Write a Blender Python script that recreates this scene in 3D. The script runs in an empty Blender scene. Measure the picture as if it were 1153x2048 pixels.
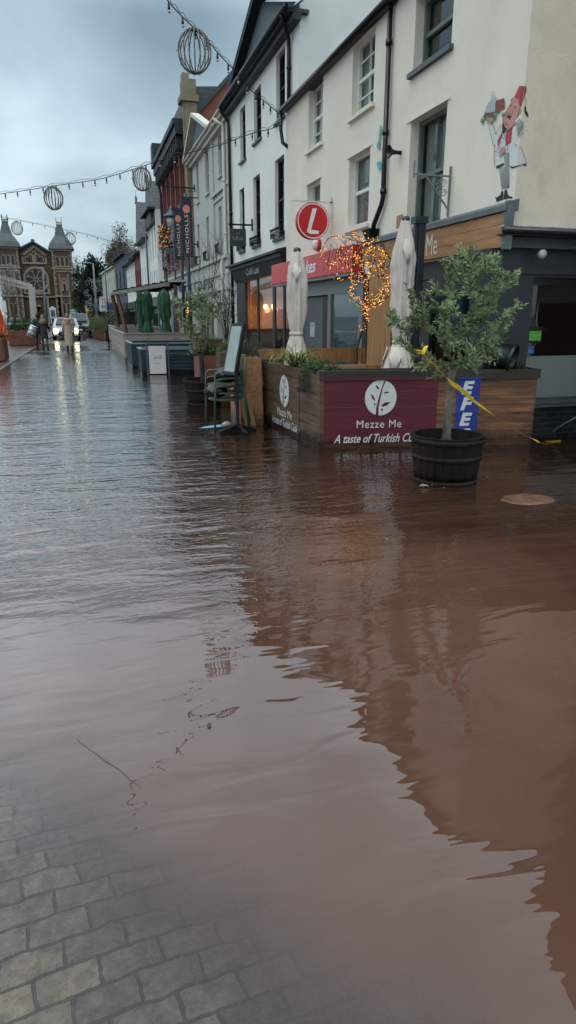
EXPOSURE = 0.84
import bpy, bmesh, math, random
from math import *
from mathutils import Vector, Matrix, noise
random.seed(7)
R = radians
scn = bpy.context.scene
COL = scn.collection
# ------------------------------------------------------------------ survey: photograph -> street co-ordinates
# x across the street (shops at x = 5.2), y along it, z up from the flood surface; the eye stands at (0, 0, 1.65)
F = 1300.; H = 1.65; PT = R(16.78); YW = R(16.84)
def ray(px, py):
    x = px-576.5; y = 1024-py
    f = F*cos(PT)+y*sin(PT); u = y*cos(PT)-F*sin(PT)
    return (x*cos(YW)+f*sin(YW), f*cos(YW)-x*sin(YW), u)
def onz(px, py, z=0.):
    r = ray(px, py); t = (z-H)/r[2]; return Vector((r[0]*t, r[1]*t, z))
def ony(px, py, Y):
    r = ray(px, py); t = Y/r[1]; return Vector((r[0]*t, Y, H+r[2]*t))
def onx(px, py, X):
    r = ray(px, py); t = X/r[0]; return Vector((X, r[1]*t, H+r[2]*t))
class Fr:
    """a vertical plane: s along it, d inwards, z up"""
    def __init__(s, x0, y0, x1, y1, inward=None):
        s.o = Vector((x0, y0, 0)); s.u = Vector((x1-x0, y1-y0, 0)); s.L = s.u.length; s.u.normalize()
        n = Vector((s.u.y, -s.u.x, 0))
        if n.dot(s.o) < 0: n = -n
        s.n = inward or n
    def p(s, a, d, z): return s.o+s.u*a+s.n*d+Vector((0, 0, z))
    def px(s, x, y, d=0.):
        r = ray(x, y); t = (s.o+s.n*d).dot(s.n)/(r[0]*s.n.x+r[1]*s.n.y)
        q = Vector((r[0]*t, r[1]*t, 0))
        return ((q-s.o).dot(s.u), H+r[2]*t)
FA = Fr(5.2, 0, 5.2, 1); FC = Fr(5.53, 0, 5.53, 1); FS = Fr(0, 7.58, 1, 7.58); FG = Fr(0, 7.68, 1, 7.68)
# ------------------------------------------------------------------ mesh builder
WM = {}
class MB:
    def __init__(s): s.v = []; s.f = []; s.m = []; s.sm = []; s.fl = {}
    def add(s, vs, fs, mi=0, smooth=False):
        b = len(s.v); s.v += [tuple(v) for v in vs]
        for f in fs: s.f.append(tuple(i+b for i in f)); s.m.append(mi); s.sm.append(smooth)
        return s
    def hexa(s, c, mi=0):
        return s.add(c, [(0,1,2,3),(7,6,5,4),(0,4,5,1),(1,5,6,2),(2,6,7,3),(3,7,4,0)], mi)
    def box(s, x0, x1, y0, y1, z0, z1, mi=0):
        return s.hexa([(x0,y0,z0),(x1,y0,z0),(x1,y1,z0),(x0,y1,z0),(x0,y0,z1),(x1,y0,z1),(x1,y1,z1),(x0,y1,z1)], mi)
    def fb(s, fr, a0, a1, d0, d1, z0, z1, mi=0):
        p = fr.p
        return s.hexa([p(a0,d0,z0),p(a1,d0,z0),p(a1,d1,z0),p(a0,d1,z0),p(a0,d0,z1),p(a1,d0,z1),p(a1,d1,z1),p(a0,d1,z1)], mi)
    def quad(s, a, b, c, d, mi=0): return s.add([a,b,c,d], [(0,1,2,3)], mi)
    def poly(s, pts, mi=0): return s.add(pts, [tuple(range(len(pts)))], mi)
    def ext(s, pts, off, mi=0):
        n = len(pts); off = Vector(off); q = [Vector(p) for p in pts]
        s.add(q+[p+off for p in q], [tuple(range(n)), tuple(range(2*n-1, n-1, -1))]+[(i,(i+1)%n,n+(i+1)%n,n+i) for i in range(n)], mi)
        return s
    def beam(s, a, b, w, h, mi=0, up=(0,0,1)):
        a = Vector(a); b = Vector(b); t = (b-a).normalized(); sd = t.cross(Vector(up))
        if sd.length < 1e-4: sd = Vector((1,0,0))
        sd.normalize(); u = sd.cross(t); sd = sd*w/2; u = u*h/2
        return s.hexa([a-sd-u,a+sd-u,b+sd-u,b-sd-u,a-sd+u,a+sd+u,b+sd+u,b-sd+u], mi)
    def tube(s, pts, r, n=6, mi=0, cap=True, smooth=True):
        pts = [Vector(p) for p in pts]; k = len(pts)
        if not isinstance(r, (list, tuple)): r = [r]*k
        vs = []; nx = None
        for i, p in enumerate(pts):
            t = (pts[min(i+1,k-1)]-pts[max(i-1,0)])
            if t.length < 1e-9: t = Vector((0,0,1))
            t.normalize()
            if nx is None:
                nx = t.cross(Vector((0,0,1)) if abs(t.z) < .9 else Vector((1,0,0)))
            nx = (nx-t*nx.dot(t))
            if nx.length < 1e-6: nx = t.orthogonal()
            nx.normalize(); b = t.cross(nx)
            for j in range(n): vs.append(p+(nx*cos(2*pi*j/n)+b*sin(2*pi*j/n))*r[i])
        fs = [(i*n+j, i*n+(j+1)%n, (i+1)*n+(j+1)%n, (i+1)*n+j) for i in range(k-1) for j in range(n)]
        if cap: fs += [tuple(range(n-1,-1,-1)), tuple(range((k-1)*n, k*n))]
        return s.add(vs, fs, mi, smooth)
    def lathe(s, c, prof, n=24, mi=0, sx=1, sy=1, fn=None, smooth=True, cap=True, M=None):
        c = Vector(c); vs = []; k = len(prof)
        for i, (r, z) in enumerate(prof):
            for j in range(n):
                a = 2*pi*j/n; rr = r*(fn(a, z) if fn else 1)
                v = Vector((rr*cos(a)*sx, rr*sin(a)*sy, z))
                if M is not None: v = M @ v
                vs.append(c+v)
        fs = [(i*n+j, i*n+(j+1)%n, (i+1)*n+(j+1)%n, (i+1)*n+j) for i in range(k-1) for j in range(n)]
        if cap: fs += [tuple(range(n-1,-1,-1)), tuple(range((k-1)*n, k*n))]
        return s.add(vs, fs, mi, smooth)
    def ball(s, c, r, mi=0, n=8, sz=1, sx=1, sy=1):
        pr = [(max(1e-3, r*sin(pi*i/6)), -r*cos(pi*i/6)*sz) for i in range(7)]
        return s.lathe(c, pr, n, mi, sx, sy)
    def octa(s, c, r, mi=0):
        c = Vector(c); v = [c+Vector(q)*r for q in ((1,0,0),(0,1,0),(-1,0,0),(0,-1,0),(0,0,1),(0,0,-1))]
        return s.add(v, [(0,1,4),(1,2,4),(2,3,4),(3,0,4),(1,0,5),(2,1,5),(3,2,5),(0,3,5)], mi)
    def build(s, name, mats, parent=None, loc=None):
        me = bpy.data.meshes.new(name); me.from_pydata(s.v, [], s.f)
        if not isinstance(mats, (list, tuple)): mats = [mats]
        for m in mats: me.materials.append(m)
        me.polygons.foreach_set('material_index', s.m); me.polygons.foreach_set('use_smooth', s.sm)
        me.update()
        o = bpy.data.objects.new(name, me); COL.objects.link(o); WM[o.name] = Matrix.Identity(4)
        if parent is not None:
            o.parent = parent; o.matrix_parent_inverse = WM[parent.name].inverted()
        return o
def bevel(o, w=.01, seg=2):
    m = o.modifiers.new('bevel', 'BEVEL'); m.width = w; m.segments = seg; m.limit_method = 'ANGLE'; m.angle_limit = R(40)
    return o
def tag(o, label, cat, group=None, kind=None):
    if label: o['label'] = label
    if cat: o['category'] = cat
    if group: o['group'] = group
    if kind: o['kind'] = kind
    return o
def thing(name, label, cat, loc=(0,0,0), group=None):
    o = bpy.data.objects.new(name, None); COL.objects.link(o); o.location = loc; o.empty_display_size = .2
    WM[o.name] = Matrix.Translation(loc)
    return tag(o, label, cat, group)
def setting(o, label=None, cat=None):
    o['kind'] = 'structure'
    if label: o['label'] = label
    if cat: o['category'] = cat
    return o
def dup(root, loc, rz=0., sc=1., label=None):
    c = root.copy(); COL.objects.link(c); c.location = loc; c.rotation_euler = (0,0,rz); c.scale = (sc,)*3
    if label: c['label'] = label
    def rec(a, b):
        for ch in list(a.children):
            d = ch.copy(); COL.objects.link(d); d.parent = b; rec(ch, d)
    rec(root, c); return c
# ------------------------------------------------------------------ materials
MT = {}
def newmat(name):
    m = bpy.data.materials.new(name); m.use_nodes = True; nt = m.node_tree; nt.nodes.clear(); return m, nt
class N:
    def __init__(s, nt): s.nt = nt
    def __call__(s, t, inp=None, **kw):
        n = s.nt.nodes.new(t)
        for k, v in kw.items(): setattr(n, k, v)
        for k, v in (inp or {}).items():
            if isinstance(v, bpy.types.NodeSocket): s.nt.links.new(v, n.inputs[k])
            else: n.inputs[k].default_value = v
        return n
    def math(s, op, a, b=0., c=None, clamp=False):
        d = {0: a, 1: b}
        if c is not None: d[2] = c
        return s('ShaderNodeMath', d, operation=op, use_clamp=clamp).outputs[0]
    def mix(s, f, a, b, mode='MIX'):
        n = s('ShaderNodeMix', data_type='RGBA', blend_type=mode)
        for k, v in ((0, f), (6, a), (7, b)):
            if isinstance(v, bpy.types.NodeSocket): s.nt.links.new(v, n.inputs[k])
            else: n.inputs[k].default_value = v
        return n.outputs[2]
    def noise(s, vec, scale, detail=3, rough=.55, dist=0.):
        return s('ShaderNodeTexNoise', {'Vector': vec, 'Scale': scale, 'Detail': detail, 'Roughness': rough, 'Distortion': dist}).outputs[0]
    def ramp(s, f, a, b):
        return s('ShaderNodeMapRange', {0: f, 1: a, 2: b, 3: 0., 4: 1.}).outputs[0]
    def obj(s, sc=(1,1,1)):
        t = s('ShaderNodeTexCoord').outputs['Object']
        return s('ShaderNodeMapping', {'Vector': t, 'Scale': sc}).outputs[0]
def c4(c, k=1.): return (min(1, c[0]*k), min(1, c[1]*k), min(1, c[2]*k), 1)
def pm(name, col, rough=.6, var=.12, vs=3., bump=0., bs=20., metal=0., stain=0., stretch=(1,1,1), spec=.5, island=0., emit=None, es=0., trans=0., coat=0., stcol=(.12,.12,.10), streak=(5,5,.5), wet=0.):
    if name in MT: return MT[name]
    m, nt = newmat(name); n = N(nt)
    v = n.obj(stretch)
    f = n.noise(v, vs, 4, .6)
    col_ = n.mix(n.ramp(f, .3, .7), c4(col, 1-var), c4(col, 1+var))
    if island:
        ri = n('ShaderNodeNewGeometry').outputs['Random Per Island']
        col_ = n.mix(n.math('MULTIPLY', n.math('SUBTRACT', ri, .5), island), col_, n.mix(1., col_, (.35,.35,.35,1), 'MULTIPLY'))
        hs = n('ShaderNodeHueSaturation', {'Hue': .5, 'Saturation': 1., 'Value': n.math('ADD', 1-island*.5, n.math('MULTIPLY', ri, island)), 'Color': col_})
        col_ = hs.outputs[0]
    if stain:
        s1 = n.noise(n.obj(streak), 1.6, 6, .7); s2 = n.noise(n.obj((.6,.6,.6)), 1., 3, .5)
        k = n.math('MULTIPLY', n.ramp(s1, .5, .75), n.math('MULTIPLY', n.ramp(s2, .35, .7), stain), clamp=True)
        col_ = n.mix(k, col_, c4(stcol))
    rg = n.math('ADD', rough-.06, n.math('MULTIPLY', f, .12)) if rough > .1 else rough
    if wet:
        zc = n('ShaderNodeSeparateXYZ', {0: n.obj()}).outputs[2]
        wk = n.math('SUBTRACT', 1., n.ramp(n.math('ADD', zc, n.math('MULTIPLY', n.math('SUBTRACT', n.noise(n.obj((1,1,.3)), 5., 5, .7), .5), wet*1.3)), wet*.35, wet), clamp=True)
        col_ = n.mix(n.math('MULTIPLY', wk, .85), col_, n.mix(1., col_, (.30,.22,.18,1), 'MULTIPLY')); rg = n.math('SUBTRACT', rg, n.math('MULTIPLY', wk, max(0., rough-.25)))
    b = n('ShaderNodeBsdfPrincipled', {'Base Color': col_, 'Roughness': rg, 'Metallic': metal, 'Specular IOR Level': spec})
    if coat: b.inputs['Coat Weight'].default_value = coat
    if emit: b.inputs['Emission Color'].default_value = c4(emit); b.inputs['Emission Strength'].default_value = es
    if trans: b.inputs['Transmission Weight'].default_value = trans
    if bump:
        bf = n.noise(v, bs, 5, .65)
        bn = n('ShaderNodeBump', {'Height': bf, 'Distance': bump, 'Strength': 1.}); nt.links.new(bn.outputs[0], b.inputs['Normal'])
    o = n('ShaderNodeOutputMaterial'); nt.links.new(b.outputs[0], o.inputs[0]); MT[name] = m; return m
def bricks(name, c1, c2, mortar, bw, bh, ax='x', rough=.8, ms=.012, bump=.01, stain=0., rot=0., spec=.4, offs=(0,0,0)):
    if name in MT: return MT[name]
    m, nt = newmat(name); n = N(nt)
    t = n('ShaderNodeTexCoord').outputs['Object']; sp = n('ShaderNodeSeparateXYZ', {0: t})
    if ax == 'z': vec = t
    else: vec = n('ShaderNodeCombineXYZ', {0: sp.outputs[0 if ax == 'x' else 1], 1: sp.outputs[2], 2: 0.}).outputs[0]
    vec = n('ShaderNodeMapping', {'Vector': vec, 'Rotation': (0,0,rot), 'Location': offs}).outputs[0]
    vd = n('ShaderNodeMixRGB', {0: .012, 1: vec, 2: n('ShaderNodeTexNoise', {'Vector': t, 'Scale': 3.}).outputs[1]}, blend_type='ADD').outputs[0]
    br = n('ShaderNodeTexBrick', {'Vector': vd, 'Color1': c4(c1), 'Color2': c4(c2), 'Mortar': c4(mortar), 'Scale': 1., 'Mortar Size': ms, 'Mortar Smooth': .3, 'Brick Width': bw, 'Row Height': bh, 'Bias': 0.})
    f = n.noise(t, 6., 5, .65)
    col = n.mix(n.ramp(f, .3, .75), n.mix(1., br.outputs[0], (.72,.72,.72,1), 'MULTIPLY'), br.outputs[0])
    if stain: col = n.mix(n.math('MULTIPLY', n.ramp(n.noise(t, .7, 4), .45, .7), stain), col, (.04,.045,.04,1))
    b = n('ShaderNodeBsdfPrincipled', {'Base Color': col, 'Roughness': rough, 'Specular IOR Level': spec})
    bn = n('ShaderNodeBump', {'Height': n.math('ADD', n.math('MULTIPLY', br.outputs[1], -1.), n.math('MULTIPLY', n.noise(t, 30., 4), .35)), 'Distance': bump, 'Strength': 1.})
    nt.links.new(bn.outputs[0], b.inputs['Normal'])
    o = n('ShaderNodeOutputMaterial'); nt.links.new(b.outputs[0], o.inputs[0]); MT[name] = m; return m
def emis(name, col, s):
    m, nt = newmat(name); n = N(nt)
    e = n('ShaderNodeEmission', {0: c4(col), 1: s}); o = n('ShaderNodeOutputMaterial'); nt.links.new(e.outputs[0], o.inputs[0]); return m
def glass(name, tint=(.9,.95,.95), clear=.75, rough=.02, base=(.05,.06,.06)):
    m, nt = newmat(name); n = N(nt)
    tr = n('ShaderNodeBsdfTransparent', {0: c4(tint)}); di = n('ShaderNodeBsdfDiffuse', {0: c4(base)})
    a = n('ShaderNodeMixShader', {0: clear, 1: di.outputs[0], 2: tr.outputs[0]})
    g = n('ShaderNodeBsdfGlossy', {'Color': (1,1,1,1), 'Roughness': rough})
    bf = n('ShaderNodeNewGeometry').outputs['Backfacing']
    fr = n('ShaderNodeFresnel', {0: n.math('SUBTRACT', 1.5, n.math('MULTIPLY', bf, 1.5-1/1.5))})
    mx = n('ShaderNodeMixShader', {0: fr.outputs[0], 1: a.outputs[0], 2: g.outputs[0]})
    o = n('ShaderNodeOutputMaterial'); nt.links.new(mx.outputs[0], o.inputs[0]); return m
white_r = pm('white_render', (.79,.80,.775), .85, .05, 1.2, .004, 60, stain=.30, stcol=(.40,.42,.40), streak=(1.6,1.6,.5))
cream_r = pm('cream_render', (.77,.73,.63), .85, .05, 1.0, .004, 60, stain=.34, stcol=(.46,.42,.33), streak=(1.4,1.4,.45))
side_r = pm('tan_render', (.76,.67,.54), .85, .09, 1.6, .006, 35, stain=.5, stcol=(.30,.27,.22), streak=(1.5,1.5,.9))
grey_r = pm('pale_grey_render', (.50,.51,.48), .85, .06, 1.4, .004, 50, stain=.5, stcol=(.25,.26,.25))
trim_c = pm('cream_trim', (.62,.60,.52), .7, .05, 4)
trim_g = pm('grey_stone_trim', (.42,.43,.41), .8, .08, 6, .003, 40, stain=.5)
darkgrey = pm('charcoal_paint', (.030,.036,.042), .5, .12, 3, .002, 30)
darksill = pm('slate_grey_paint', (.10,.12,.135), .6, .12, 5)
blackp = pm('black_paint', (.012,.013,.016), .35, .15, 8)
ironblue = pm('blue_column_paint', (.035,.06,.125), .4, .15, 6)
whitep = pm('white_paint', (.70,.71,.69), .45, .05, 6)
red_s = pm('red_sign', (.60,.022,.03), .35, .05, 2)
lead = pm('lead_flashing', (.14,.16,.18), .5, .2, 6, .004, 20, metal=.3)
slate = bricks('slate_tiles', (.09,.10,.12), (.13,.14,.15), (.03,.03,.035), .35, .22, 'x', .55, .01, .01)
slate_y = bricks('slate_tiles_street', (.09,.10,.12), (.13,.14,.15), (.03,.03,.035), .35, .22, 'y', .55, .01, .01)
pane_d = pm('window_glass', (.020,.024,.028), .04, .3, 2, spec=.6)
pane_l = pm('curtained_glass', (.10,.11,.115), .05, .35, 3, spec=.6, stretch=(6,6,.6))
wglass = None; room_m = pm('dark_room', (.035,.033,.03), .9); curt_m = [pm('net_curtain', (.40,.41,.40), .9), pm('grey_curtain', (.22,.23,.24), .9), pm('brown_curtain', (.20,.16,.13), .9)]
sash_b = pm('black_sash', (.014,.016,.02), .4)
wood = pm('weathered_plank', (.19,.088,.042), .7, .55, 2.2, .004, 8, stretch=(1,1,9), island=.85, stain=.7, stcol=(.03,.022,.016), streak=(1.2,1.2,4), wet=.30)
wood_y = pm('dark_plank', (.115,.072,.047), .75, .45, 2.2, .004, 8, stretch=(1,1,9), island=.5, stain=.65, stcol=(.02,.018,.016), streak=(1.2,1.2,4), wet=.22)
topwood = pm('wet_top_board', (.035,.028,.02), .6, .35, 2.5, .004, 8, stretch=(1,1,7))
signwood = pm('cedar_board', (.36,.185,.085), .6, .22, 1.6, .003, 7, stretch=(1,1,8), island=.3)
postwood = pm('timber_post', (.34,.17,.065), .6, .28, 2.0, .003, 8, stretch=(7,7,.7))
soil = pm('soil', (.03,.022,.016), .95, .3, 20, .02, 40)
bark = pm('bark', (.15,.13,.105), .85, .6, 7, .01, 30, stretch=(1,1,.4))
barkd = pm('dark_bark', (.03,.025,.022), .85, .3, 9)
leaf_o = pm('olive_leaf', (.235,.31,.14), .5, .25, 5, island=.9, spec=.5)
leaf_g = pm('green_leaf', (.055,.11,.03), .5, .3, 5, island=.9)
leaf_y = pm('grass_blade', (.20,.24,.055), .5, .3, 5, island=.8)
leaf_d = pm('dark_leaf', (.022,.040,.018), .6, .3, 3, island=.9)
leaf_b = pm('autumn_leaf', (.17,.14,.075), .7, .3, 3, island=.8)
corten = pm('rusty_steel', (.17,.062,.038), .75, .3, 3, .004, 40, stain=.6, stcol=(.05,.02,.018))
canv = pm('beige_canvas', (.60,.53,.475), .9, .09, 2, .012, 14, stain=.5, stcol=(.30,.27,.24))
wglass = glass('sash_glass', clear=.93, rough=.01)
# ------------------------------------------------------------------ lettering
def text(fr, s, a, z, w, h, d=-.004, ext=.002, mat=None, name='lettering', parent=None, shear=0., rot=0, flip=False, bold=0., sp=1.):
    """text filling the rectangle w x h whose lower left (as read) is (a, z) on a frame; reads along +u, or -u when flip"""
    cu = bpy.data.curves.new('t', 'FONT'); cu.body = s; cu.size = 1; cu.offset = bold; cu.shear = shear; cu.space_character = sp; cu.resolution_u = 3
    o = bpy.data.objects.new('t', cu); COL.objects.link(o)
    dg = bpy.context.evaluated_depsgraph_get(); me = bpy.data.meshes.new_from_object(o.evaluated_get(dg))
    bpy.data.objects.remove(o)
    vs = [v.co.copy() for v in me.vertices]
    x0 = min(v.x for v in vs); x1 = max(v.x for v in vs); y0 = min(v.y for v in vs); y1 = max(v.y for v in vs)
    b = MB(); sg = -1 if flip else 1; out = []
    for v in vs:
        fx = (v.x-x0)/(x1-x0); fy = (v.y-y0)/(y1-y0)
        if rot: fx, fy = 1-fy, fx          # reads upwards
        out.append((a+sg*fx*w, z+fy*h))
    fs = [tuple(p.vertices) for p in me.polygons]; bpy.data.meshes.remove(me)
    b.add([fr.p(q[0], d, q[1]) for q in out], fs)
    return b.build(name, mat, parent)
# ------------------------------------------------------------------ walls with real openings
def wall(b, fr, a0, a1, z0, z1, holes, depth=.2, mi=0, d=0.):
    xs = sorted({a0, a1}|{h[0] for h in holes}|{h[1] for h in holes}); zs = sorted({z0, z1}|{h[2] for h in holes}|{h[3] for h in holes})
    for i in range(len(xs)-1):
        for j in range(len(zs)-1):
            cx = (xs[i]+xs[i+1])/2; cz = (zs[j]+zs[j+1])/2
            if any(h[0] < cx < h[1] and h[2] < cz < h[3] for h in holes): continue
            b.quad(fr.p(xs[i],d,zs[j]), fr.p(xs[i+1],d,zs[j]), fr.p(xs[i+1],d,zs[j+1]), fr.p(xs[i],d,zs[j+1]), mi)
    for h in holes:
        p = fr.p; l, r, lo, hi = h[:4]; D = d+depth
        b.quad(p(l,d,lo),p(l,D,lo),p(l,D,hi),p(l,d,hi),mi); b.quad(p(r,d,lo),p(r,D,lo),p(r,D,hi),p(r,d,hi),mi)
        b.quad(p(l,d,lo),p(r,d,lo),p(r,D,lo),p(l,D,lo),mi); b.quad(p(l,d,hi),p(r,d,hi),p(r,D,hi),p(l,D,hi),mi)
def window(fr, l, r, lo, hi, root, depth=.2, fm=None, pmt=None, sill=None, nx=1, nz=2, midrail=True, fw=.055, bar=.022, sillh=.07, sillo=.07, dd=0.):
    """sash window: frame, its pane and its sill"""
    fm = fm or whitep; pmt = pmt or pane_d
    b = MB(); D = dd+depth-.07; D2 = dd+depth-.002
    b.fb(fr,l,l+fw,D,D2,lo,hi); b.fb(fr,r-fw,r,D,D2,lo,hi); b.fb(fr,l+fw,r-fw,D,D2,hi-fw,hi); b.fb(fr,l+fw,r-fw,D,D2,lo,lo+fw*1.3)
    mid = (lo+hi)/2
    if midrail: b.fb(fr,l+fw,r-fw,D+.01,D2,mid-.03,mid+.03)
    for i in range(1, nx): x = l+(r-l)*i/nx; b.fb(fr,x-bar/2,x+bar/2,D+.02,D2-.01,lo+fw,hi-fw)
    for (q0, q1) in ((lo, mid), (mid, hi)):
        for j in range(1, nz): z = q0+(q1-q0)*j/nz; b.fb(fr,l+fw,r-fw,D+.022,D2-.012,z-bar/2,z+bar/2)
    w = b.build('window', fm, root)
    g = MB(); g.fb(fr,l+.01,r-.01,D2-.005,D2+.001,lo+.01,hi-.01); g.build('pane', wglass, w)
    g = MB(); g.fb(fr,l-.3,r+.3,D2+.5,D2+.52,lo-.3,hi+.3); g.fb(fr,l-.3,l-.28,D2+.02,D2+.5,lo-.3,hi+.3); g.fb(fr,l-.3,r+.3,D2+.02,D2+.5,hi+.28,hi+.3); g.fb(fr,l-.3,r+.3,D2+.02,D2+.5,lo-.3,lo-.28); g.fb(fr,r+.28,r+.3,D2+.02,D2+.5,lo-.3,hi+.3); g.build('room', room_m, w)
    rnd = random.Random(int(l*37+lo*91)); kind = rnd.random(); W_ = r-l; g = MB()
    spans = [(l,r)] if kind < .55 else [(l,l+W_*.34),(r-W_*.3,r)]
    if pmt is pane_l or kind > .4:
        for (s0,s1) in spans:
            nn = 16; zl = lo if kind < .8 else lo+(hi-lo)*.45; vs = []
            for i in range(nn+1): s_ = s0+(s1-s0)*i/nn; vs += [fr.p(s_, D2+.07+.018*sin(i*1.9+l), zl), fr.p(s_, D2+.07+.008*sin(i*1.9+l), hi)]
            g.add(vs, [(2*i,2*i+2,2*i+3,2*i+1) for i in range(nn)], 0, True)
        g.build('curtain', curt_m[int(kind*10)%3], w)
    if sill:
        g = MB(); g.fb(fr,l-.07,r+.07,dd-sillo,dd+depth-.08,lo-sillh,lo-.001); g.build('sill', sill, w)
    return w
def pxwin(fr, xl, yt, yb, xr):
    a, zt = fr.px(xl, yt); _, zb = fr.px(xl, yb); c, _ = fr.px(xr, yb)
    return (c, a, zb, zt)
def gutter_pipe(name, pts, r, mat, root, brk=()):
    b = MB(); b.tube(pts, r, 8)
    for q in brk: b.lathe(q, [(r*1.25,-.04),(r*1.25,.04)], 10)
    return b.build(name, mat, root)
# ------------------------------------------------------------------ camera
cam = bpy.data.cameras.new('camera'); co = bpy.data.objects.new('camera', cam); COL.objects.link(co)
cam.sensor_fit = 'VERTICAL'; cam.sensor_height = 36; cam.lens = F/2048*36; cam.clip_end = 3000; cam.clip_start = .05
co.location = (0, 0, H); co.rotation_euler = (pi/2-PT, 0, -YW); scn.camera = co
scn.view_settings.view_transform = 'Standard'; scn.view_settings.look = 'None'; scn.view_settings.gamma = 1; scn.view_settings.exposure = EXPOSURE
# ------------------------------------------------------------------ overcast sky
SUN_EL, SUN_AZ = 38., -128.
wd = bpy.data.worlds.new('World'); scn.world = wd; wd.use_nodes = True; nt = wd.node_tree; nt.nodes.clear(); n = N(nt)
sky = n('ShaderNodeTexSky', sky_type='NISHITA', sun_disc=False, sun_elevation=R(SUN_EL), sun_rotation=R(SUN_AZ), air_density=1.5, dust_density=3.)
dr = n('ShaderNodeTexCoord').outputs['Generated']; sp = n('ShaderNodeSeparateXYZ', {0: dr}); z = n.math('MAXIMUM', sp.outputs[2], 0.)
q = n.math('ADD', z, .22)
cv = n('ShaderNodeCombineXYZ', {0: n.math('DIVIDE', sp.outputs[0], q), 1: n.math('DIVIDE', sp.outputs[1], q), 2: 0.}).outputs[0]
c1 = n('ShaderNodeTexNoise', {'Vector': n('ShaderNodeMapping', {'Vector': cv, 'Location': (3.3,1.9,0), 'Scale': (.9,.75,1)}).outputs[0], 'Scale': 1.15, 'Detail': 5., 'Roughness': .48, 'Distortion': .35}).outputs[0]
cl = n.ramp(c1, .36, .66)
base = n.mix(cl, (.18,.255,.30,1), (.48,.58,.63,1))
el = n('ShaderNodeValToRGB', {0: z}); cr = el.color_ramp
cr.elements[0].position = 0.; cr.elements[0].color = (.90,.91,.92,1); cr.elements[1].position = 1.; cr.elements[1].color = (4.2,3.7,3.35,1)
for p, v in ((.10,(1.02,1.02,1.02)), (.22,(.88,.9,.92)), (.35,(.80,.82,.84)), (.45,(2.3,2.12,2.1)), (.58,(2.55,2.3,2.18)), (.76,(2.3,2.05,1.9))):
    e = cr.elements.new(p); e.color = (*v, 1)
cloud = n.mix(1., base, el.outputs[0], 'MULTIPLY')
bgc = n('ShaderNodeBackground', {0: cloud, 1: 1.}); bgs = n('ShaderNodeBackground', {0: sky.outputs[0], 1: .05})
ad = n('ShaderNodeMixShader', {0: .12, 1: bgc.outputs[0], 2: bgs.outputs[0]})
n('ShaderNodeOutputWorld', {0: ad.outputs[0]})
sl = bpy.data.lights.new('sun', 'SUN'); sl.energy = 1.5; sl.angle = R(25); sl.color = (1,.96,.9)
so = bpy.data.objects.new('sun', sl); COL.objects.link(so); so.location = (-8,-6,20)
sd = Vector((sin(R(SUN_AZ))*cos(R(SUN_EL)), cos(R(SUN_AZ))*cos(R(SUN_EL)), sin(R(SUN_EL))))
so.rotation_euler = sd.to_track_quat('Z', 'Y').to_euler()
# ------------------------------------------------------------------ street bed and flood water
def sst(a, b, x):
    t = max(0., min(1., (x-a)/(b-a))); return t*t*(3-2*t)
def bed(x, y):
    s = (x+.51)*.82+(y-2.9)*.57             # distance beyond the edge of the submerged footway
    d = .003+.012*sst(-1.1,-.4,s)+.09*sst(-.52, .18, s)+.12*sst(.1, 4, s)
    n1 = noise.noise((x*.16, y*.10, 0)); n2 = noise.noise((x*.7, y*.28, 5.))
    far = sst(15, 33, y+n1*5-(x-1)*1.3)
    d = d*(1-far)+far*(.003+.022*n1+.017*n2)
    if y < 0: d = max(d, .05)
    if x > 5.2 or y < -3: d = max(d, .12)*(1-far)+d*far
    return -d
def lin(a, b, n): return [a+(b-a)*i/n for i in range(n)]
def sheet(xs, ys, zf, name, mat, attr=None):
    nx, ny = len(xs), len(ys); vs = [(x, y, zf(x, y)) for y in ys for x in xs]
    me = bpy.data.meshes.new(name)
    me.from_pydata(vs, [], [(j*nx+i, j*nx+i+1, (j+1)*nx+i+1, (j+1)*nx+i) for j in range(ny-1) for i in range(nx-1)])
    me.polygons.foreach_set('use_smooth', [True]*len(me.polygons)); me.materials.append(mat)
    if attr:
        at = me.attributes.new('depth', 'FLOAT', 'POINT')
        at.data.foreach_set('value', [attr(x, y) for x, y, _ in vs])
    o = bpy.data.objects.new(name, me); COL.objects.link(o); WM[o.name] = Matrix.Identity(4); return o
xs = [-1500,-500,-150,-69,-30]+lin(-18,-3,20)+lin(-3,8,60)+lin(8,20,14)+[20,30,60,150,500,1500]
ys = [-1500,-400,-100,-30,-12]+lin(-6,0,10)+lin(0,16,70)+lin(16,70,90)+lin(70,130,20)+[130,150,200,400,800,1500]
m, nt = newmat('stone_setts'); n = N(nt)
t = n('ShaderNodeTexCoord').outputs['Object']; Yg = n('ShaderNodeSeparateXYZ', {0: t}).outputs[1]
mp = n('ShaderNodeMapping', {'Vector': t, 'Rotation': (0,0,R(-9)), 'Location': (.03,.02,0)}).outputs[0]
wob = n('ShaderNodeTexNoise', {'Vector': t, 'Scale': 11., 'Detail': 3.}).outputs[1]
vd = n('ShaderNodeMixRGB', {0: .030, 1: mp, 2: wob}, blend_type='ADD').outputs[0]
br = n('ShaderNodeTexBrick', {'Vector': vd, 'Color1': (.35,.32,.29,1), 'Color2': (.20,.19,.18,1), 'Mortar': (.085,.07,.058,1), 'Scale': 1., 'Mortar Size': .0055, 'Mortar Smooth': .6, 'Brick Width': .165, 'Row Height': .092, 'Bias': .05})
f1 = n.noise(t, 22., 6, .7); f2 = n.noise(t, 3., 4, .6)
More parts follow.
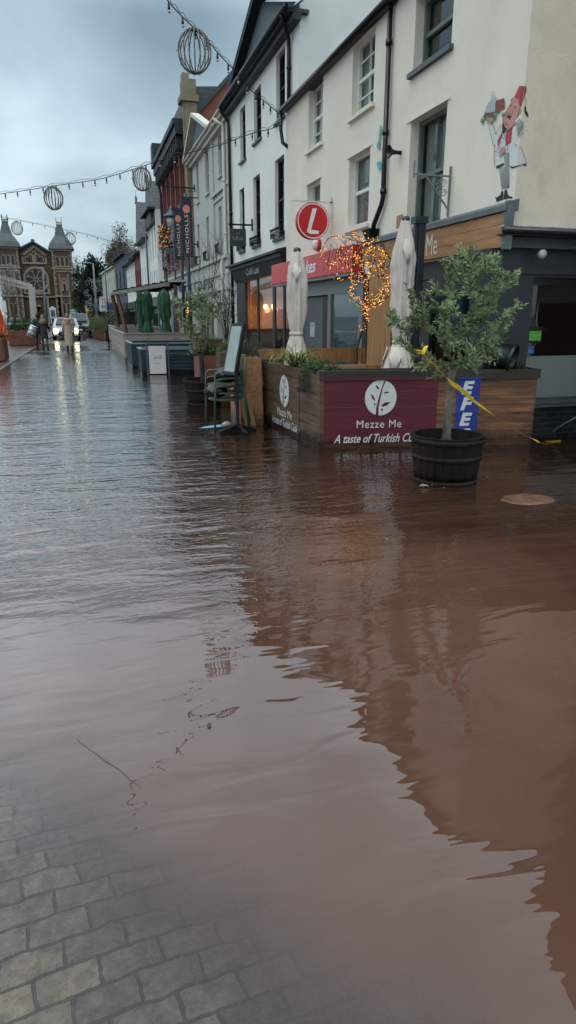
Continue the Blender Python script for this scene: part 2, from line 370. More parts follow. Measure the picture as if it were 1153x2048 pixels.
col = n.mix(n.ramp(f1, .38, .62), n.mix(1., br.outputs[0], (.42,.42,.40,1), 'MULTIPLY'), br.outputs[0]); col = n.mix(n.math('MULTIPLY', n.ramp(n.noise(t, 90., 3, .7), .52, .7), .5), col, (.035,.03,.025,1)); col = n.mix(n.math('MULTIPLY', n.ramp(n.noise(t, 55., 4, .7), .60, .72), .45), col, (.42,.38,.32,1))
col = n.mix(n.math('MULTIPLY', n.ramp(f2, .5, .7), .5), col, (.10,.08,.055,1))
hgt = n.math('ADD', n.math('MULTIPLY', br.outputs[1], -1.2), n.math('MULTIPLY', f1, .45))
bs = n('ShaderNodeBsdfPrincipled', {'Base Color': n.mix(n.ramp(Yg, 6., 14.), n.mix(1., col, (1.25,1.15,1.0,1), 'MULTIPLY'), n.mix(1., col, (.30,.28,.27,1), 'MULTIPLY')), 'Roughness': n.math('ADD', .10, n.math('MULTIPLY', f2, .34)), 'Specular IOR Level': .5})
bn = n('ShaderNodeBump', {'Height': hgt, 'Distance': .010, 'Strength': 1.}); nt.links.new(bn.outputs[0], bs.inputs['Normal'])
n('ShaderNodeOutputMaterial', {0: bs.outputs[0]})
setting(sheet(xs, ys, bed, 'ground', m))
# muddy water: turbidity follows the depth of water under each point
m, nt = newmat('flood_water'); n = N(nt)
t = n('ShaderNodeTexCoord').outputs['Object']; sp = n('ShaderNodeSeparateXYZ', {0: t}); X, Y = sp.outputs[0], sp.outputs[1]
dist = n.math('SQRT', n.math('ADD', n.math('MULTIPLY', X, X), n.math('MULTIPLY', Y, Y)))
patch = n.noise(t, .33, 3, .5)
lump = n.noise(t, 1.6, 3, .55)
def waves(ang, sx, sy, sc, det, ro, di=0.):
    v = n('ShaderNodeMapping', {'Vector': t, 'Rotation': (0,0,R(ang)), 'Scale': (sx, sy, 1)}).outputs[0]
    return n.noise(v, sc, det, ro, di)
w1 = waves(14, .75, 1.6, 1.15, 1, .4, .5)      # slow swell, 0.8 m
w2 = waves(8, .6, 2.1, 3.0, 2, .5, .5)         # ripples
w3 = waves(18, 1.3, 2.2, 7.0, 2, .6, .8)         # small wind ripples
# the breeze reaches the open middle of the street; the near water lies calm
gust = n.math('MULTIPLY', n.ramp(n.math('ADD', Y, n.math('MULTIPLY', patch, 3.)), 4.4, 7.6), n('ShaderNodeMapRange', {0: X, 1: 1.2, 2: 5.0, 3: 1., 4: .42}).outputs[0])
calm_far = n('ShaderNodeMapRange', {0: Y, 1: 22., 2: 40., 3: 1., 4: .3}).outputs[0]
gust = n.math('MULTIPLY', gust, calm_far)
h = n.math('ADD', n.math('MULTIPLY', w1, n.math('ADD', .013, n.math('MULTIPLY', gust, .008))),
    n.math('ADD', n.math('MULTIPLY', w2, n.math('ADD', .0042, n.math('MULTIPLY', gust, .0115))), n.math('MULTIPLY', w3, n.math('MULTIPLY', gust, .0078))))
bn = n('ShaderNodeBump', {'Height': h, 'Distance': 1., 'Strength': 1.}).outputs[0]
dep = n('ShaderNodeAttribute', attribute_name='depth').outputs['Fac']
opq = n.math('SUBTRACT', 1., n.math('POWER', 2.718, n.math('MULTIPLY', n.math('MAXIMUM', dep, 0.), n.math('MULTIPLY', n.math('ADD', .6, lump), -20.))))
mud = n.mix(n.ramp(n.noise(t, .8, 4, .55, 1.), .3, .7), (.118,.055,.036,1), (.154,.076,.051,1))
tr = n('ShaderNodeBsdfTransparent', {0: (.93,.88,.82,1)}); df = n('ShaderNodeBsdfDiffuse', {0: mud})
a = n('ShaderNodeMixShader', {0: opq, 1: tr.outputs[0], 2: df.outputs[0]})
g = n('ShaderNodeBsdfGlossy', {'Color': (.97,.97,1,1), 'Roughness': .012, 'Normal': bn})
bf = n('ShaderNodeNewGeometry').outputs['Backfacing']
fr = n('ShaderNodeFresnel', {0: n.math('SUBTRACT', 1.5, n.math('MULTIPLY', bf, 1.5-1/1.5)), 'Normal': bn})
fk = n.math('MULTIPLY', fr.outputs[0], 1.55, clamp=True)
mx = n('ShaderNodeMixShader', {0: fk, 1: a.outputs[0], 2: g.outputs[0]})
n('ShaderNodeOutputMaterial', {0: mx.outputs[0]})
wx = [-30]+lin(-18,-3,30)+lin(-3,8,80)+lin(8,18,12)+[18,30]; wy = [-25,-12]+lin(-6,0,10)+lin(0,16,90)+lin(16,75,180)+[75]
setting(sheet(wx, wy, lambda x, y: 0., 'water', m, lambda x, y: -bed(x, y)))
# raised footway on the left, clear of the flood
pav = bricks('brick_paving', (.19,.10,.075), (.13,.085,.07), (.05,.04,.035), .215, .105, 'z', .3, .008, .004)
b = MB(); b.box(-14,-2.72,17.5,80,-.3,.03); setting(b.build('pavement', pav))
b = MB(); b.box(-2.717,-2.60,17.4,80,-.3,.034); setting(b.build('kerb', pm('wet_kerb', (.13,.12,.11), .4, .2, 4)))
# tarmac lane and give way line in front of the chapel
b = MB(); b.box(-2.4,-.2,52,52.12,-.02,.022); b.box(-2.59,-2.3,31,31.08,-.02,.02); setting(b.build('road_marking', whitep))
b = MB(); P_ = [onz(x, y, -.002) for x, y in ((146,1468),(160,1486),(180,1500),(215,1526),(240,1541),(262,1562),(296,1588))]; b.tube(P_, [.001,.0035,.0035,.0045,.0038,.0045,.001], 6)  # gutter edge under the flood, added as a thin dark tube at the surface
tag(b.build('twig', pm('dark_gutter_edge', (.07,.045,.03), .3), None), 'long thin dark gutter edge just breaking the surface over the paving', 'twig')
# thin autumn air
b = MB(); b.box(-70,420,-30,520,-2.5,98); hz = b.build('haze', None, None)
m, nt = newmat('haze_air'); n = N(nt); pv = n('ShaderNodeVolumePrincipled', {'Color': (.80,.86,.90,1), 'Density': .0009, 'Anisotropy': .2}); oo = n('ShaderNodeOutputMaterial'); nt.links.new(pv.outputs[0], oo.inputs[1]); hz.data.materials.clear(); hz.data.materials.append(m); tag(hz, 'thin grey autumn haze over the street and hill', 'haze', kind='stuff')
# hills behind
def ridge(name, x0, x1, y, prof, col):
    b = MB(); nn = 90; P = []
    for i in range(nn+1):
        f = i/nn; x = x0+(x1-x0)*f
        zz = prof(f)+noise.noise((f*9, y, 0))*6+noise.noise((f*40, y, 3))*1.5
        P.append([(x, y-60+30*noise.noise((f*5,1,1)), -1), (x, y, zz*.6), (x, y+70, zz)])
    vs = [v for r in P for v in r]; b.add(vs, [(i*3+j, (i+1)*3+j, (i+1)*3+j+1, i*3+j+1) for i in range(nn) for j in range(2)], 0, True)
    setting(b.build(name, pm(name+'_woods', col, .95, .25, .05)))
ridge('hill', -20, 330, 400, lambda f: 10+52*math.exp(-((f-.27)/.16)**2)+6*f, (.10,.12,.10))
# ------------------------------------------------------------------ near corner restaurant (cream, painted waiter)
r1 = thing('corner_restaurant', 'cream rendered corner building with a painted moustached waiter and cedar fascia', 'building', (5.2, 7.58, 0))
hA = [(9.38, 10.50, 2.98, 4.57), (9.38, 10.52, 5.24, 6.2)]
b = MB(); wall(b, FA, 7.58, 11.2, 2.45, 6.55, hA, .22); b.build('street_wall', cream_r, r1)
b = MB(); wall(b, FS, 5.2, 13, 2.62, 6.55, [], .2); b.poly([(5.2,7.58,6.55),(13,7.58,6.55),(9.1,7.58,9.6)]); b.build('side_wall', side_r, r1)
b = MB(); b.add([(5.02,7.5,6.5),(5.02,11.2,6.5),(9.1,11.2,9.7),(9.1,7.5,9.7),(13.2,7.5,6.5),(13.2,11.2,6.5),(5.02,7.5,6.42),(5.02,11.2,6.42),(9.1,7.5,9.62),(13.2,7.5,6.42)], [(0,1,2,3),(3,2,5,4),(0,3,8,6),(3,4,9,8)]); b.build('roof', slate_y, r1)
b = MB(); b.tube([(5.05,7.5,6.5),(5.05,11.2,6.5)], .06, 10); b.build('eaves_gutter', blackp, r1)
b = MB(); b.box(7.15,13,5.9,7.4,-.2,9.5); b.build('rear_wing', pm('brown_roughcast', (.13,.085,.065), .9, .25, 2), r1)
b = MB(); b.box(6.2,12,9.9,11.1,2.6,6.3); b.box(9.6,9.7,7.9,11,-.1,2.6); b.box(5.6,9.7,11.0,11.1,-.1,2.6); b.box(5.5,9.7,7.9,11,2.6,2.65); b.build('inner_wall', pm('dim_interior', (.05,.045,.04), .9), r1)
greensash = pm('sage_sash', (.13,.16,.15), .5)
for i, h in enumerate(hA):
    window(FA, *h, r1, .22, greensash, pane_d if i else pane_l, darksill, 2 if i == 0 else 1, 1, True, .06)
b = MB(); b.fb(FA, 9.30, 10.62, -.025, .0, 4.57, 4.60); b.build('drip_mould', cream_r, r1)
# fascia of cedar boards with lead capping
b = MB()
for i in range(3):
    z0 = 2.47+i*.135; b.fb(FA, 7.53, 10.3 if i else 11.35, -.14, -.03, z0, z0+.131); 
    if i: b.fb(FA, 10.303, 11.9, -.14, -.03, z0, z0+.131)
b.build('fascia_board', signwood, r1)
b = MB(); b.fb(FA, 7.47, 11.95, -.18, .0, 2.88, 2.94); b.hexa([FA.p(7.47,-.18,2.943),FA.p(11.95,-.18,2.943),FA.p(11.95,0,2.943),FA.p(7.47,0,2.943),FA.p(7.47,-.15,2.96),FA.p(11.95,-.15,2.96),FA.p(11.95,0,3.02),FA.p(7.47,0,3.02)])
b.fb(FA, 7.46, 7.527, -.16, -.06, 2.44, 2.99); b.build('fascia_capping', lead, r1)
gt = thing('green_trough', 'dark green trough hung inside the shopfront behind the olive tree', 'trough', (5.0,8.8,1.6))
b = MB(); b.hexa([(4.98,8.25,1.68),(5.12,8.25,1.68),(5.12,9.2,1.68),(4.98,9.2,1.68),(4.93,8.2,1.90),(5.15,8.2,1.90),(5.15,9.25,1.90),(4.93,9.25,1.90)]); bevel(b.build('trough', pm('trough_green', (.01,.055,.05), .4), gt), .02)
b = MB(); b.fb(FA,8.2,9.25,-.29,-.04,1.903,1.93); b.build('rim', pm('trough_green', (.01,.055,.05), .4), gt)
a, zt = FA.px(876, 466, -.15); a2, zb = FA.px(851, 516, -.15)
text(FA, 'Me', a2, 2.52, a2-a, .29, -.145, .004, trim_c, 'lettering', r1, flip=True)
text(FA, 'Mezze', a2+.14+.66, 2.52, .66, .29, -.145, .004, trim_c, 'lettering', r1, flip=True)
# shopfront under the fascia
b = MB()
b.fb(FA, 7.68, 11.9, .02, .12, 2.2, 2.47); b.fb(FA, 7.68, 8.12, .0, .4, -.1, 2.21); b.fb(FA, 9.55, 9.68, .02, .14, -.1, 2.2)
b.fb(FA, 8.12, 9.55, .03, .14, -.1, .62); b.fb(FA, 8.12, 9.55, .02, .12, 1.98, 2.2); b.fb(FA, 10.42, 10.6, .0, .14, -.1, 2.2); b.fb(FA, 9.68, 10.42, .05, .12, 2.05, 2.2)
b.build('shopfront', darkgrey, r1)
clearg = glass('shop_glass', clear=.8)
b = MB(); b.fb(FA, 8.12, 9.55, .07, .08, .62, 1.98); b.build('window_pane', clearg, r1)
dr_ = MB(); dr_.fb(FA, 9.70, 10.40, .09, .13, 0, 2.04); d_ = dr_.build('door', pm('brown_door', (.07,.035,.025), .4), r1)
b = MB()
for i in range(7):
    zc = .25+i*.25; b.lathe(FA.p(10.05, .085, zc), [(.10,-.012),(.115,0),(.10,.012)], 12, M=Matrix.Rotation(pi/2,3,'Y'))
b.build('lattice', pm('door_pink_glass', (.30,.14,.12), .3), d_)
# timber clad pier
b = MB()
for i in range(5):
    s0 = 10.66+i*.20; b.fb(FA, s0, s0+.196, -.12, .10, -.1, 2.47)
b.build('timber_pier', postwood, r1)
b = MB(); b.box(5.6,14,7.9,12,-.2,.05); b.build('shop_floor', pm('dark_floor', (.06,.05,.045), .4), r1)
# ----- alley front: charcoal panelling, cornice gutter, windows
b = MB()
holes = [(5.67, 7.35, .56, 2.13), (7.6, 9.4, .56, 2.13)]
wall(b, FG, 5.08, 12, -.2, 2.62, holes, .10, d=-.02)
b.fb(FG, 5.08, 12, -.05, -.021, 2.17, 2.22); b.fb(FG, 4.99, 5.08, -.02, .4, -.2, 2.47)
b.build('alley_shopfront', darkgrey, r1)
plb = bricks('dark_glazed_brick', (.012,.018,.018), (.02,.026,.026), (.035,.04,.04), .22, .075, 'x', .25, .008, .004)
b = MB(); b.fb(FG, 5.4, 12, -.05, -.023, -.2, .44); b.build('plinth', plb, r1)
b = MB(); b.fb(FG, 5.45, 12, -.09, -.02, .445, .475); b.fb(FG, 5.5, 12, -.05, -.02, .48, .55); b.build('window_sill', pm('wet_grey_sill', (.07,.08,.085), .3), r1)
frost = pm('frosted_film', (.17,.20,.19), .3, .1, 1.2, spec=.6)
for h in holes:
    b = MB(); l, r, lo, hi = h; b.fb(FG,l,l+.03,.03,.08,lo,hi); b.fb(FG,r-.05,r,.03,.08,lo,hi); b.fb(FG,l,r,.03,.08,hi-.09,hi); w = b.build('window', blackp, r1)
    b = MB(); b.fb(FG,l+.03,r-.05,.045,.05,1.13,hi-.09); b.build('pane', glass('alley_glass', clear=.85, base=(.02,.02,.02)), w)
    b = MB(); b.fb(FG,l+.03,r-.05,.043,.052,lo,1.128); b.build('frosted_pane', frost, w)
    b = MB(); b.fb(FG,l+.04,r-.06,.075,.08,1.82,hi-.09); b.build('blind', pm('brown_blind', (.055,.040,.036), .8), w)
# fascia band and gutter cornice above
b = MB(); b.fb(FG, 5.07, 12, -.14, -.021, 2.47, 2.50); b.fb(FG, 5.09, 12, -.11, -.021, 2.503, 2.60); b.build('cornice', pm('cornice_paint', (.045,.055,.065), .45, .2, 3), r1)
b = MB(); b.tube([(5.0,7.44,2.655),(12,7.44,2.655)], .045, 10); b.fb(FG, 5.0, 12, -.24, -.1, 2.603, 2.62); b.build('gutter', blackp, r1)
b = MB(); b.fb(FG, 5.02, 12, -.19, -.1, 2.70, 2.72); b.build('flashing', pm('flaking_white', (.45,.45,.42), .8, .5, 14), r1)
b = MB(); b.lathe((5.63,7.50,2.40), [(.01,-.055),(.05,-.045),(.058,0),(.05,.03),(.01,.04)], 14, M=Matrix.Rotation(R(80),3,'X')); b.build('bulkhead_lamp', pm('frosted_lamp', (.42,.44,.42), .25), r1)
# stickers on the alley glass
st = MB(); st.fb(FG, 5.685, 5.885, -.004, .002, 1.30, 1.51); sk = st.build('window_sticker', pm('sticker_black', (.012,.02,.015), .4), r1)
b = MB(); b.fb(FG, 5.69, 5.875, -.007, -.0045, 1.335, 1.455); b.build('green_panel', pm('sticker_green', (.12,.42,.06), .4), sk)
dk = pm('sticker_ink', (.01,.05,.015), .4)
text(FG, 'HYGIENE RATING', 5.70, 1.42, .165, .02, -.008, mat=dk, parent=sk); text(FG, '0 1 2 3 4 5', 5.70, 1.36, .165, .026, -.008, mat=dk, parent=sk)
b = MB(); b.fb(FG, 5.69, 5.79, -.004, .002, 1.17, 1.22); b.fb(FG, 5.69, 5.79, -.004, .002, 1.235, 1.255); b.build('card_sticker', pm('sticker_blue', (.06,.14,.42), .4), sk)
# hanging plant inside the alley window
hp = thing('hanging_planter', 'macrame rope hanger with a small spider plant inside the dark alley window', 'hanging plant', (5.95, 7.85, 1.2))
b = MB()
for i in range(4):
    a = i*pi/2; b.tube([(5.9,7.84,1.85),(5.9+.01*cos(a),7.84+.01*sin(a),1.58),(5.9+.06*cos(a),7.84+.06*sin(a),1.36),(5.9,7.84,1.22)], .006, 5)
b.build('rope_hanger', canv, hp)
b = MB(); b.lathe((5.9,7.84,1.29), [(.02,0),(.045,.0),(.06,.09),(.055,.09),(.05,.07)], 14); b.build('pot', pm('terracotta', (.33,.14,.09), .8), hp)
b = MB()
for i in range(14):
    a = i*2.4; l = .12+.08*random.random()
    b.tube([(5.9,7.84,1.38),(5.9+cos(a)*l*.5,7.84+sin(a)*l*.4,1.38+l*.7),(5.9+cos(a)*l,7.84+sin(a)*l*.6,1.38+l*.5)], [.006,.005,.001], 4)
b.build('leaves', pm('pale_leaf', (.16,.22,.10), .6), hp)
# ----- the painted waiter: paint on both sides of the corner
def cside(P): r = ray(*P); return r[0]*7.58-r[1]*5.2
LAY = [0]
def paint(b, pts, mi, zoom=True):
    if zoom: pts = [(x/7.586+940, 150+y/7.586) for x, y in pts]
    LAY[0] += 1; off = -.0016-LAY[0]*.00022
    def clip(P, sgn):
        out = []; 
        for i in range(len(P)):
            A, B = P[i-1], P[i]; fa = cside(A)*sgn; fb_ = cside(B)*sgn
            if (fa <= 0) != (fb_ <= 0):
                t = fa/(fa-fb_); out.append((A[0]+(B[0]-A[0])*t, A[1]+(B[1]-A[1])*t))
            if fb_ <= 0: out.append(B)
        return out
    for sgn, fr, lim in ((1, FA, 7.58), (-1, FS, 5.2)):
        Q = clip(pts, sgn)
        if len(Q) < 3: continue
        V = []
        for x, y in Q:
            a, z = fr.px(x, y); a = max(a, lim); V.append(fr.p(a, off, z))
        b.poly(V, mi)
def stroke(b, pts, w, mi, zoom=True):
    for i in range(len(pts)-1):
        (x0,y0),(x1,y1) = pts[i], pts[i+1]; L = hypot(x1-x0, y1-y0) or 1; nx, ny = -(y1-y0)/L*w/2, (x1-x0)/L*w/2
        LAY[0] -= 1; paint(b, [(x0+nx,y0+ny),(x1+nx,y1+ny),(x1-nx,y1-ny),(x0-nx,y0-ny)], mi, zoom)
    LAY[0] += 1
mw, mk, mr, msk, mgy, mgr, mbr, mdr = range(8)
b = MB()
paint(b, [(500,745),(650,740),(720,780),(735,960),(700,1050),(680,1390),(610,1385),(600,1160),(530,1190),(520,1340),(420,1400),(395,1395),(390,1200),(410,1060),(390,1075),(320,760),(370,720),(415,900),(470,780)], mw)
paint(b, [(705,1045),(770,1120),(855,1345),(850,1375),(660,1400),(640,1380)], mw)
paint(b, [(495,850),(420,1000),(420,1075),(435,1080),(500,920)], mr); paint(b, [(560,860),(655,775),(632,1025),(545,1080),(540,965)], mr)
paint(b, [(445,1160),(600,1150),(600,1385),(645,1410),(600,1715),(485,1745),(445,1400),(525,1340),(530,1185)], mw)
for i in range(9):
    f = i/8; stroke(b, [(450+150*f, 1395), (492+105*f, 1735-20*f)], 9, mk)
for i in range(4): stroke(b, [(535+20*i,1180),(540+18*i,1390)], 8, mk)
paint(b, [(400,1385),(520,1335),(530,1365),(420,1425)], mk); paint(b, [(590,1375),(660,1390),(845,1340),(858,1375),(835,1385),(800,1362),(650,1420)], mk)
paint(b, [(390,1840),(410,1860),(470,1820),(490,1755),(515,1760),(510,1890),(410,1925)], mk); paint(b, [(535,1745),(570,1740),(580,1810),(620,1850),(652,1835),(640,1880),(600,1870),(515,1890)], mk)
paint(b, [(690,350),(750,370),(760,480),(740,600),(700,740),(640,800),(560,865),(525,780),(508,700),(520,620),(575,540),(590,490),(640,400)], msk)
paint(b, [(760,165),(850,170),(858,235),(825,350),(775,495),(745,400),(740,370),(675,350)], mr); paint(b, [(785,170),(850,175),(858,235),(822,350),(775,490),(760,420)], mdr)
paint(b, [(580,490),(640,500),(665,560),(640,590),(585,585)], msk); paint(b, [(768,490),(790,520),(775,580),(745,590),(745,530)], msk)
paint(b, [(585,610),(600,600),(620,620),(650,615),(610,685),(595,655),(570,645),(572,620)], mk)
paint(b, [(500,735),(520,730),(545,800),(575,810),(550,860),(525,900),(500,870)], mk)
stroke(b, [(590,490),(575,540),(520,620),(508,700),(520,780)], 7, mk); stroke(b, [(580,580),(620,592),(650,585),(662,555),(655,530)], 7, mk); stroke(b, [(545,700),(560,760),(590,750)], 6, mk)
stroke(b, [(610,450),(630,480),(650,440)], 7, mk); stroke(b, [(680,470),(692,520),(705,480)], 7, mk); stroke(b, [(770,500),(755,560),(700,740),(640,800),(560,865)], 6, mk); stroke(b, [(665,345),(632,400)], 12, mk)
stroke(b, [(835,350),(850,400),(845,470)], 6, mk); paint(b, [(845,460),(850,540),(885,600),(880,650),(830,570),(822,500)], mk)
paint(b, [(700,710),(740,640),(790,680),(820,760),(800,880),(745,950),(728,860),(715,780)], mw)
for i in range(6): stroke(b, [(705+12*i,720-12*i),(735+14*i,800-8*i),(745+10*i,930-25*i)], 6, mk)
for i in range(6): stroke(b, [(722,760+32*i),(815,720+34*i)], 5, mk)
stroke(b, [(340,250),(335,300),(380,320),(380,260),(355,245)], 7, mgy); paint(b, [(345,320),(425,350),(400,560),(230,600),(265,480),(330,370)], mgy)
paint(b, [(415,395),(535,350),(540,510),(400,570),(400,430)], mbr)
for k in range(34):
    f = random.random(); x = 200+360*f; y = 640-120*f+random.uniform(-30,60); 
    if f < .3 and random.random() < .6: y += 90*random.random()
    stroke(b, [(x,y),(x+random.uniform(-15,15),y+random.uniform(30,70))], 14, mgr)
for k in range(7): x = 210+random.random()*170; paint(b, [(x,600-.1*x),(x+28,605-.1*x),(x+20,660-.1*x),(x-5,650-.1*x)], mbr)
paint(b, [(280,660),(370,650),(375,700),(330,745),(300,710)], msk); paint(b, [(480,1130),(530,1090),(555,1100),(550,1170),(500,1220),(465,1245),(470,1190)], msk)
stroke(b, [(310,770),(385,1075),(410,1060)], 6, mk); stroke(b, [(370,720),(412,905),(500,745)], 6, mk); stroke(b, [(405,1070),(390,1250),(400,1400)], 7, mk); stroke(b, [(400,1160),(470,1180)], 6, mk)
stroke(b, [(505,900),(450,1160)], 6, mk); stroke(b, [(505,880),(540,970),(600,850)], 6, mk); stroke(b, [(632,1025),(545,1085)], 7, mk); stroke(b, [(710,1045),(770,1120),(850,1345)], 6, mk); stroke(b, [(600,1060),(600,1160)], 6, mk)
for y in (965,1025,1090): paint(b, [(500-.17*(y-965),y-10),(515-.17*(y-965),y+8),(492-.17*(y-965),y+12)], mk)
# teal flourish by the pipe
NT = 0
PALS = [pm('paint_white', (.66,.68,.66), .6, .04), pm('paint_black', (.02,.022,.026), .6), pm('paint_red', (.45,.055,.07), .6), pm('paint_skin', (.52,.25,.22), .6), pm('paint_silver', (.42,.45,.50), .6), pm('paint_green', (.05,.22,.09), .6), pm('paint_brown', (.25,.06,.05), .6), pm('paint_dark_red', (.33,.04,.05), .6)]
b.build('wall_painting', PALS, r1); b = MB()
paint(b, [(763,250),(766,252),(762,290),(759,288)], NT, False); paint(b, [(759,283),(763,290),(762,299),(757,297),(756,290)], NT, False); paint(b, [(756,325),(765,322),(766,338),(760,340)], NT, False)
b.build('wall_motif', pm('paint_teal', (.10,.42,.47), .6), r1)
# ornate bracket on the wall
br_ = thing('sign_bracket', 'empty scrolled iron sign bracket beside the grey first floor window', 'bracket', (5.2, 9.13, 3.3))
b = MB(); y_ = 9.12; b.beam((5.17,y_,3.02),(5.17,y_,3.68),.035,.012); b.beam((5.17,y_,3.55),(4.60,y_,3.55),.03,.02); b.beam((5.16,y_,3.13),(4.78,y_,3.54),.022,.02); b.beam((4.60,y_,3.50),(4.60,y_,3.72),.02,.02)
b.build('frame', pm('grey_iron', (.20,.23,.22), .5), br_)
b = MB()
for (cx, cz, r0) in ((5.05,3.45,.07),(4.95,3.47,.05),(5.08,3.33,.055),(5.0,3.37,.045)):
    b.tube([(cx+cos(a*.5)*r0*(1-a/26), y_, cz+sin(a*.5)*r0*(1-a/26)) for a in range(20)], .006, 5)
b.build('scroll', pm('grey_iron', (.2,.23,.22), .5), br_)
# ------------------------------------------------------------------ betting shop (cream, red fascia)
r2 = thing('betting_shop', 'cream rendered building with sash windows above a long red shop fascia', 'building', (5.2, 11.2, 0))
hB = [pxwin(FA,707,92,235,746), pxwin(FA,618,180,303,644.6), pxwin(FA,699,317.5,458,736), pxwin(FA,615,371,455,640)]
b = MB(); wall(b, FA, 11.2, 17.32, 2.4, 6.42, hB, .18); b.build('street_wall', cream_r, r2)
for i, h in enumerate(hB): window(FA, *h, r2, .18, whitep, pane_l, cream_r, 2 if i < 2 else 1, 2 if i < 2 else 1)
for h in hB[2:]:
    b = MB(); b.fb(FA, h[0]-.1, h[1]+.1, -.02, .0, h[3]+.001, h[3]+.03); b.build('drip_mould', cream_r, r2)
b = MB(); b.fb(FA, 11.15, 17.36, -.10, .2, 6.423, 6.47); b.tube([(5.07,11.1,6.47),(5.07,17.4,6.47)], .06, 10); b.build('gutter', blackp, r2)
for i in range(7):
    pass
b = MB(); b.hexa([(5.2,11.2,6.47),(9,11.2,6.47),(9,17.3,6.47),(5.2,17.3,6.47),(5.2,11.2,6.50),(9,11.2,8.1),(9,17.3,8.1),(5.2,17.3,6.50)]); b.build('roof', slate_y, r2)
ft = MB(); ft.fb(FA, 12.25, 18.0, -.22, -.02, 2.46, 2.95); fa_ = bevel(ft.build('shop_fascia', red_s, r2), .01)
a, _ = FA.px(632, 540, -.22); a9, _ = FA.px(594, 545, -.22); wl_ = (a9-a)*1.55
text(FA, 'Ladbrokes', a+wl_, 2.57, wl_, .29, -.226, .004, pm('sign_white', (.8,.8,.8), .5), 'lettering', fa_, shear=.25, flip=True, bold=.022)
b = MB(); b.fb(FA, 12.2, 17.2, .0, .1, 2.1, 2.46, ); b.fb(FA, 12.2, 12.4, .0, .1, -.1, 2.1); b.fb(FA, 13.98, 14.16, .0, .1, -.1, 2.1); b.fb(FA, 16.2, 16.4, .0, .1, -.1, 2.1); b.fb(FA, 12.4, 13.98, .02, .09, -.1, .35)
b.build('shopfront', pm('grey_metal_frame', (.17,.18,.19), .45), r2)
b = MB(); b.fb(FA, 12.4, 13.98, .04, .05, .35, 2.1); b.build('window_pane', glass('teal_glass', clear=.35, base=(.10,.17,.18)), r2)
b = MB(); b.fb(FA, 14.16, 16.2, .9, .95, 0, 2.3); b.fb(FA, 12.3, 16.9, 1.5, 1.55, 0, 2.4); b.fb(FA, 17.0, 17.1, .1, 4, 0, 2.6); b.fb(FA, 12.0, 17.0, .1, 1.5, 2.42, 2.45); b.build('inner_wall', pm('inner_dark', (.05,.055,.065), .6), r2)
b = MB(); b.fb(FA, 14.17, 14.75, .10, .12, 0, 2.08); b.build('door', pm('inner_wine', (.05,.012,.02), .5), r2)
b = MB(); b.fb(FA, 14.75, 16.2, .10, .12, 0, 2.08); b.build('shutter', pm('shutter_grey', (.085,.095,.115), .5, .1, 2), r2)
b = MB(); b.fb(FA, 15.28, 15.62, .09, .099, 1.17, 1.5); ps = b.build('poster', pm('poster_paper', (.40,.40,.42), .6, .35, 14), r2)
text(FA, 'NOTICE', 15.58, 1.42, .26, .035, .086, mat=darkgrey, parent=ps, flip=True)
b = MB(); b.fb(FA,12.25,17.9,-.2,-.03,2.40,2.458); b.build('fascia_soffit', pm('grey_metal_frame', (.2,.2,.2)), r2)
# disc sign
sg = thing('disc_sign', 'round red projecting shop sign with a white slanted L', 'sign', (4.73, 13.9, 3.35))
DF = Fr(0, 13.9, 1, 13.9)
(cx, cz) = DF.px(627, 442); rr = abs(DF.px(659, 442)[0]-cx)
MX = Matrix.Rotation(pi/2, 3, 'X')
b = MB(); b.lathe((cx,13.97,cz), [(.001,-.065),(rr,-.065),(rr+.008,0),(rr,.065),(.001,.065)], 40, M=MX, smooth=False); b.build('disc', red_s, sg)
b = MB(); vs = []; 
for i in range(48):
    a = 2*pi*i/48; vs += [(cx+cos(a)*rr*.90,13.902,cz+sin(a)*rr*.90),(cx+cos(a)*rr*.96,13.902,cz+sin(a)*rr*.96)]
b.add(vs, [(2*i,2*i+1,(2*i+3)%96,(2*i+2)%96) for i in range(48)]); b.build('ring', MT['sign_white'], sg)
L = [(641,418),(651,418),(637,457),(643,459),(656,459),(653,468),(622,467),(618,461),(622,450)]
L = [(625.3,416.6),(634.5,416.6),(622.5,459.5),(638.5,462),(637,468),(621,468),(614.5,463.5),(616,455.5)]
b = MB(); b.poly([DF.p(DF.px(x,y)[0], -.004, DF.px(x,y)[1]) for x, y in L]); b.build('letter', MT['sign_white'], sg)
b = MB(); zt = DF.px(627,402)[1]; b.beam((5.2,13.97,zt),(4.3,13.97,zt),.03,.03); b.beam((5.17,13.97,zt-.3),(5.17,13.97,zt+.1),.05,.03); b.beam((cx-.1,13.97,zt),(cx-.1,13.97,cz+rr*.9),.015,.015); b.beam((cx+.1,13.97,zt),(cx+.1,13.97,cz+rr*.9),.015,.015); b.build('bracket', whitep, sg)
# alarm box, floodlight, pipes
al = thing('alarm_box', 'white and red bell box above the red shop fascia', 'alarm', (5.2,14.75,3.17))
b = MB(); b.lathe((5.16,14.75,3.17), [(.13,-.04),(.14,0),(.13,.03)], 20, M=Matrix.Rotation(pi/2,3,'Y')); b.build('rim', red_s, al)
b = MB(); b.lathe((5.10,14.75,3.17), [(.02,-.05),(.10,-.04),(.12,.0),(.12,.05)], 20, M=Matrix.Rotation(pi/2,3,'Y')); b.build('cover', whitep, al)
fl = thing('horn_speaker', 'black horn loudspeaker on the cream wall beside the long downpipe', 'speaker', (5.2,11.0,4.3))
q = onx(795,305,5.13); b = MB(); MY = Matrix.Rotation(-pi/2,3,'Y')
b.lathe((5.2,q.y,q.z), [(.03,0),(.03,.10),(.045,.16),(.10,.22),(.105,.23),(.085,.2),(.02,.15)], 16, M=MY); b.build('horn', blackp, fl)
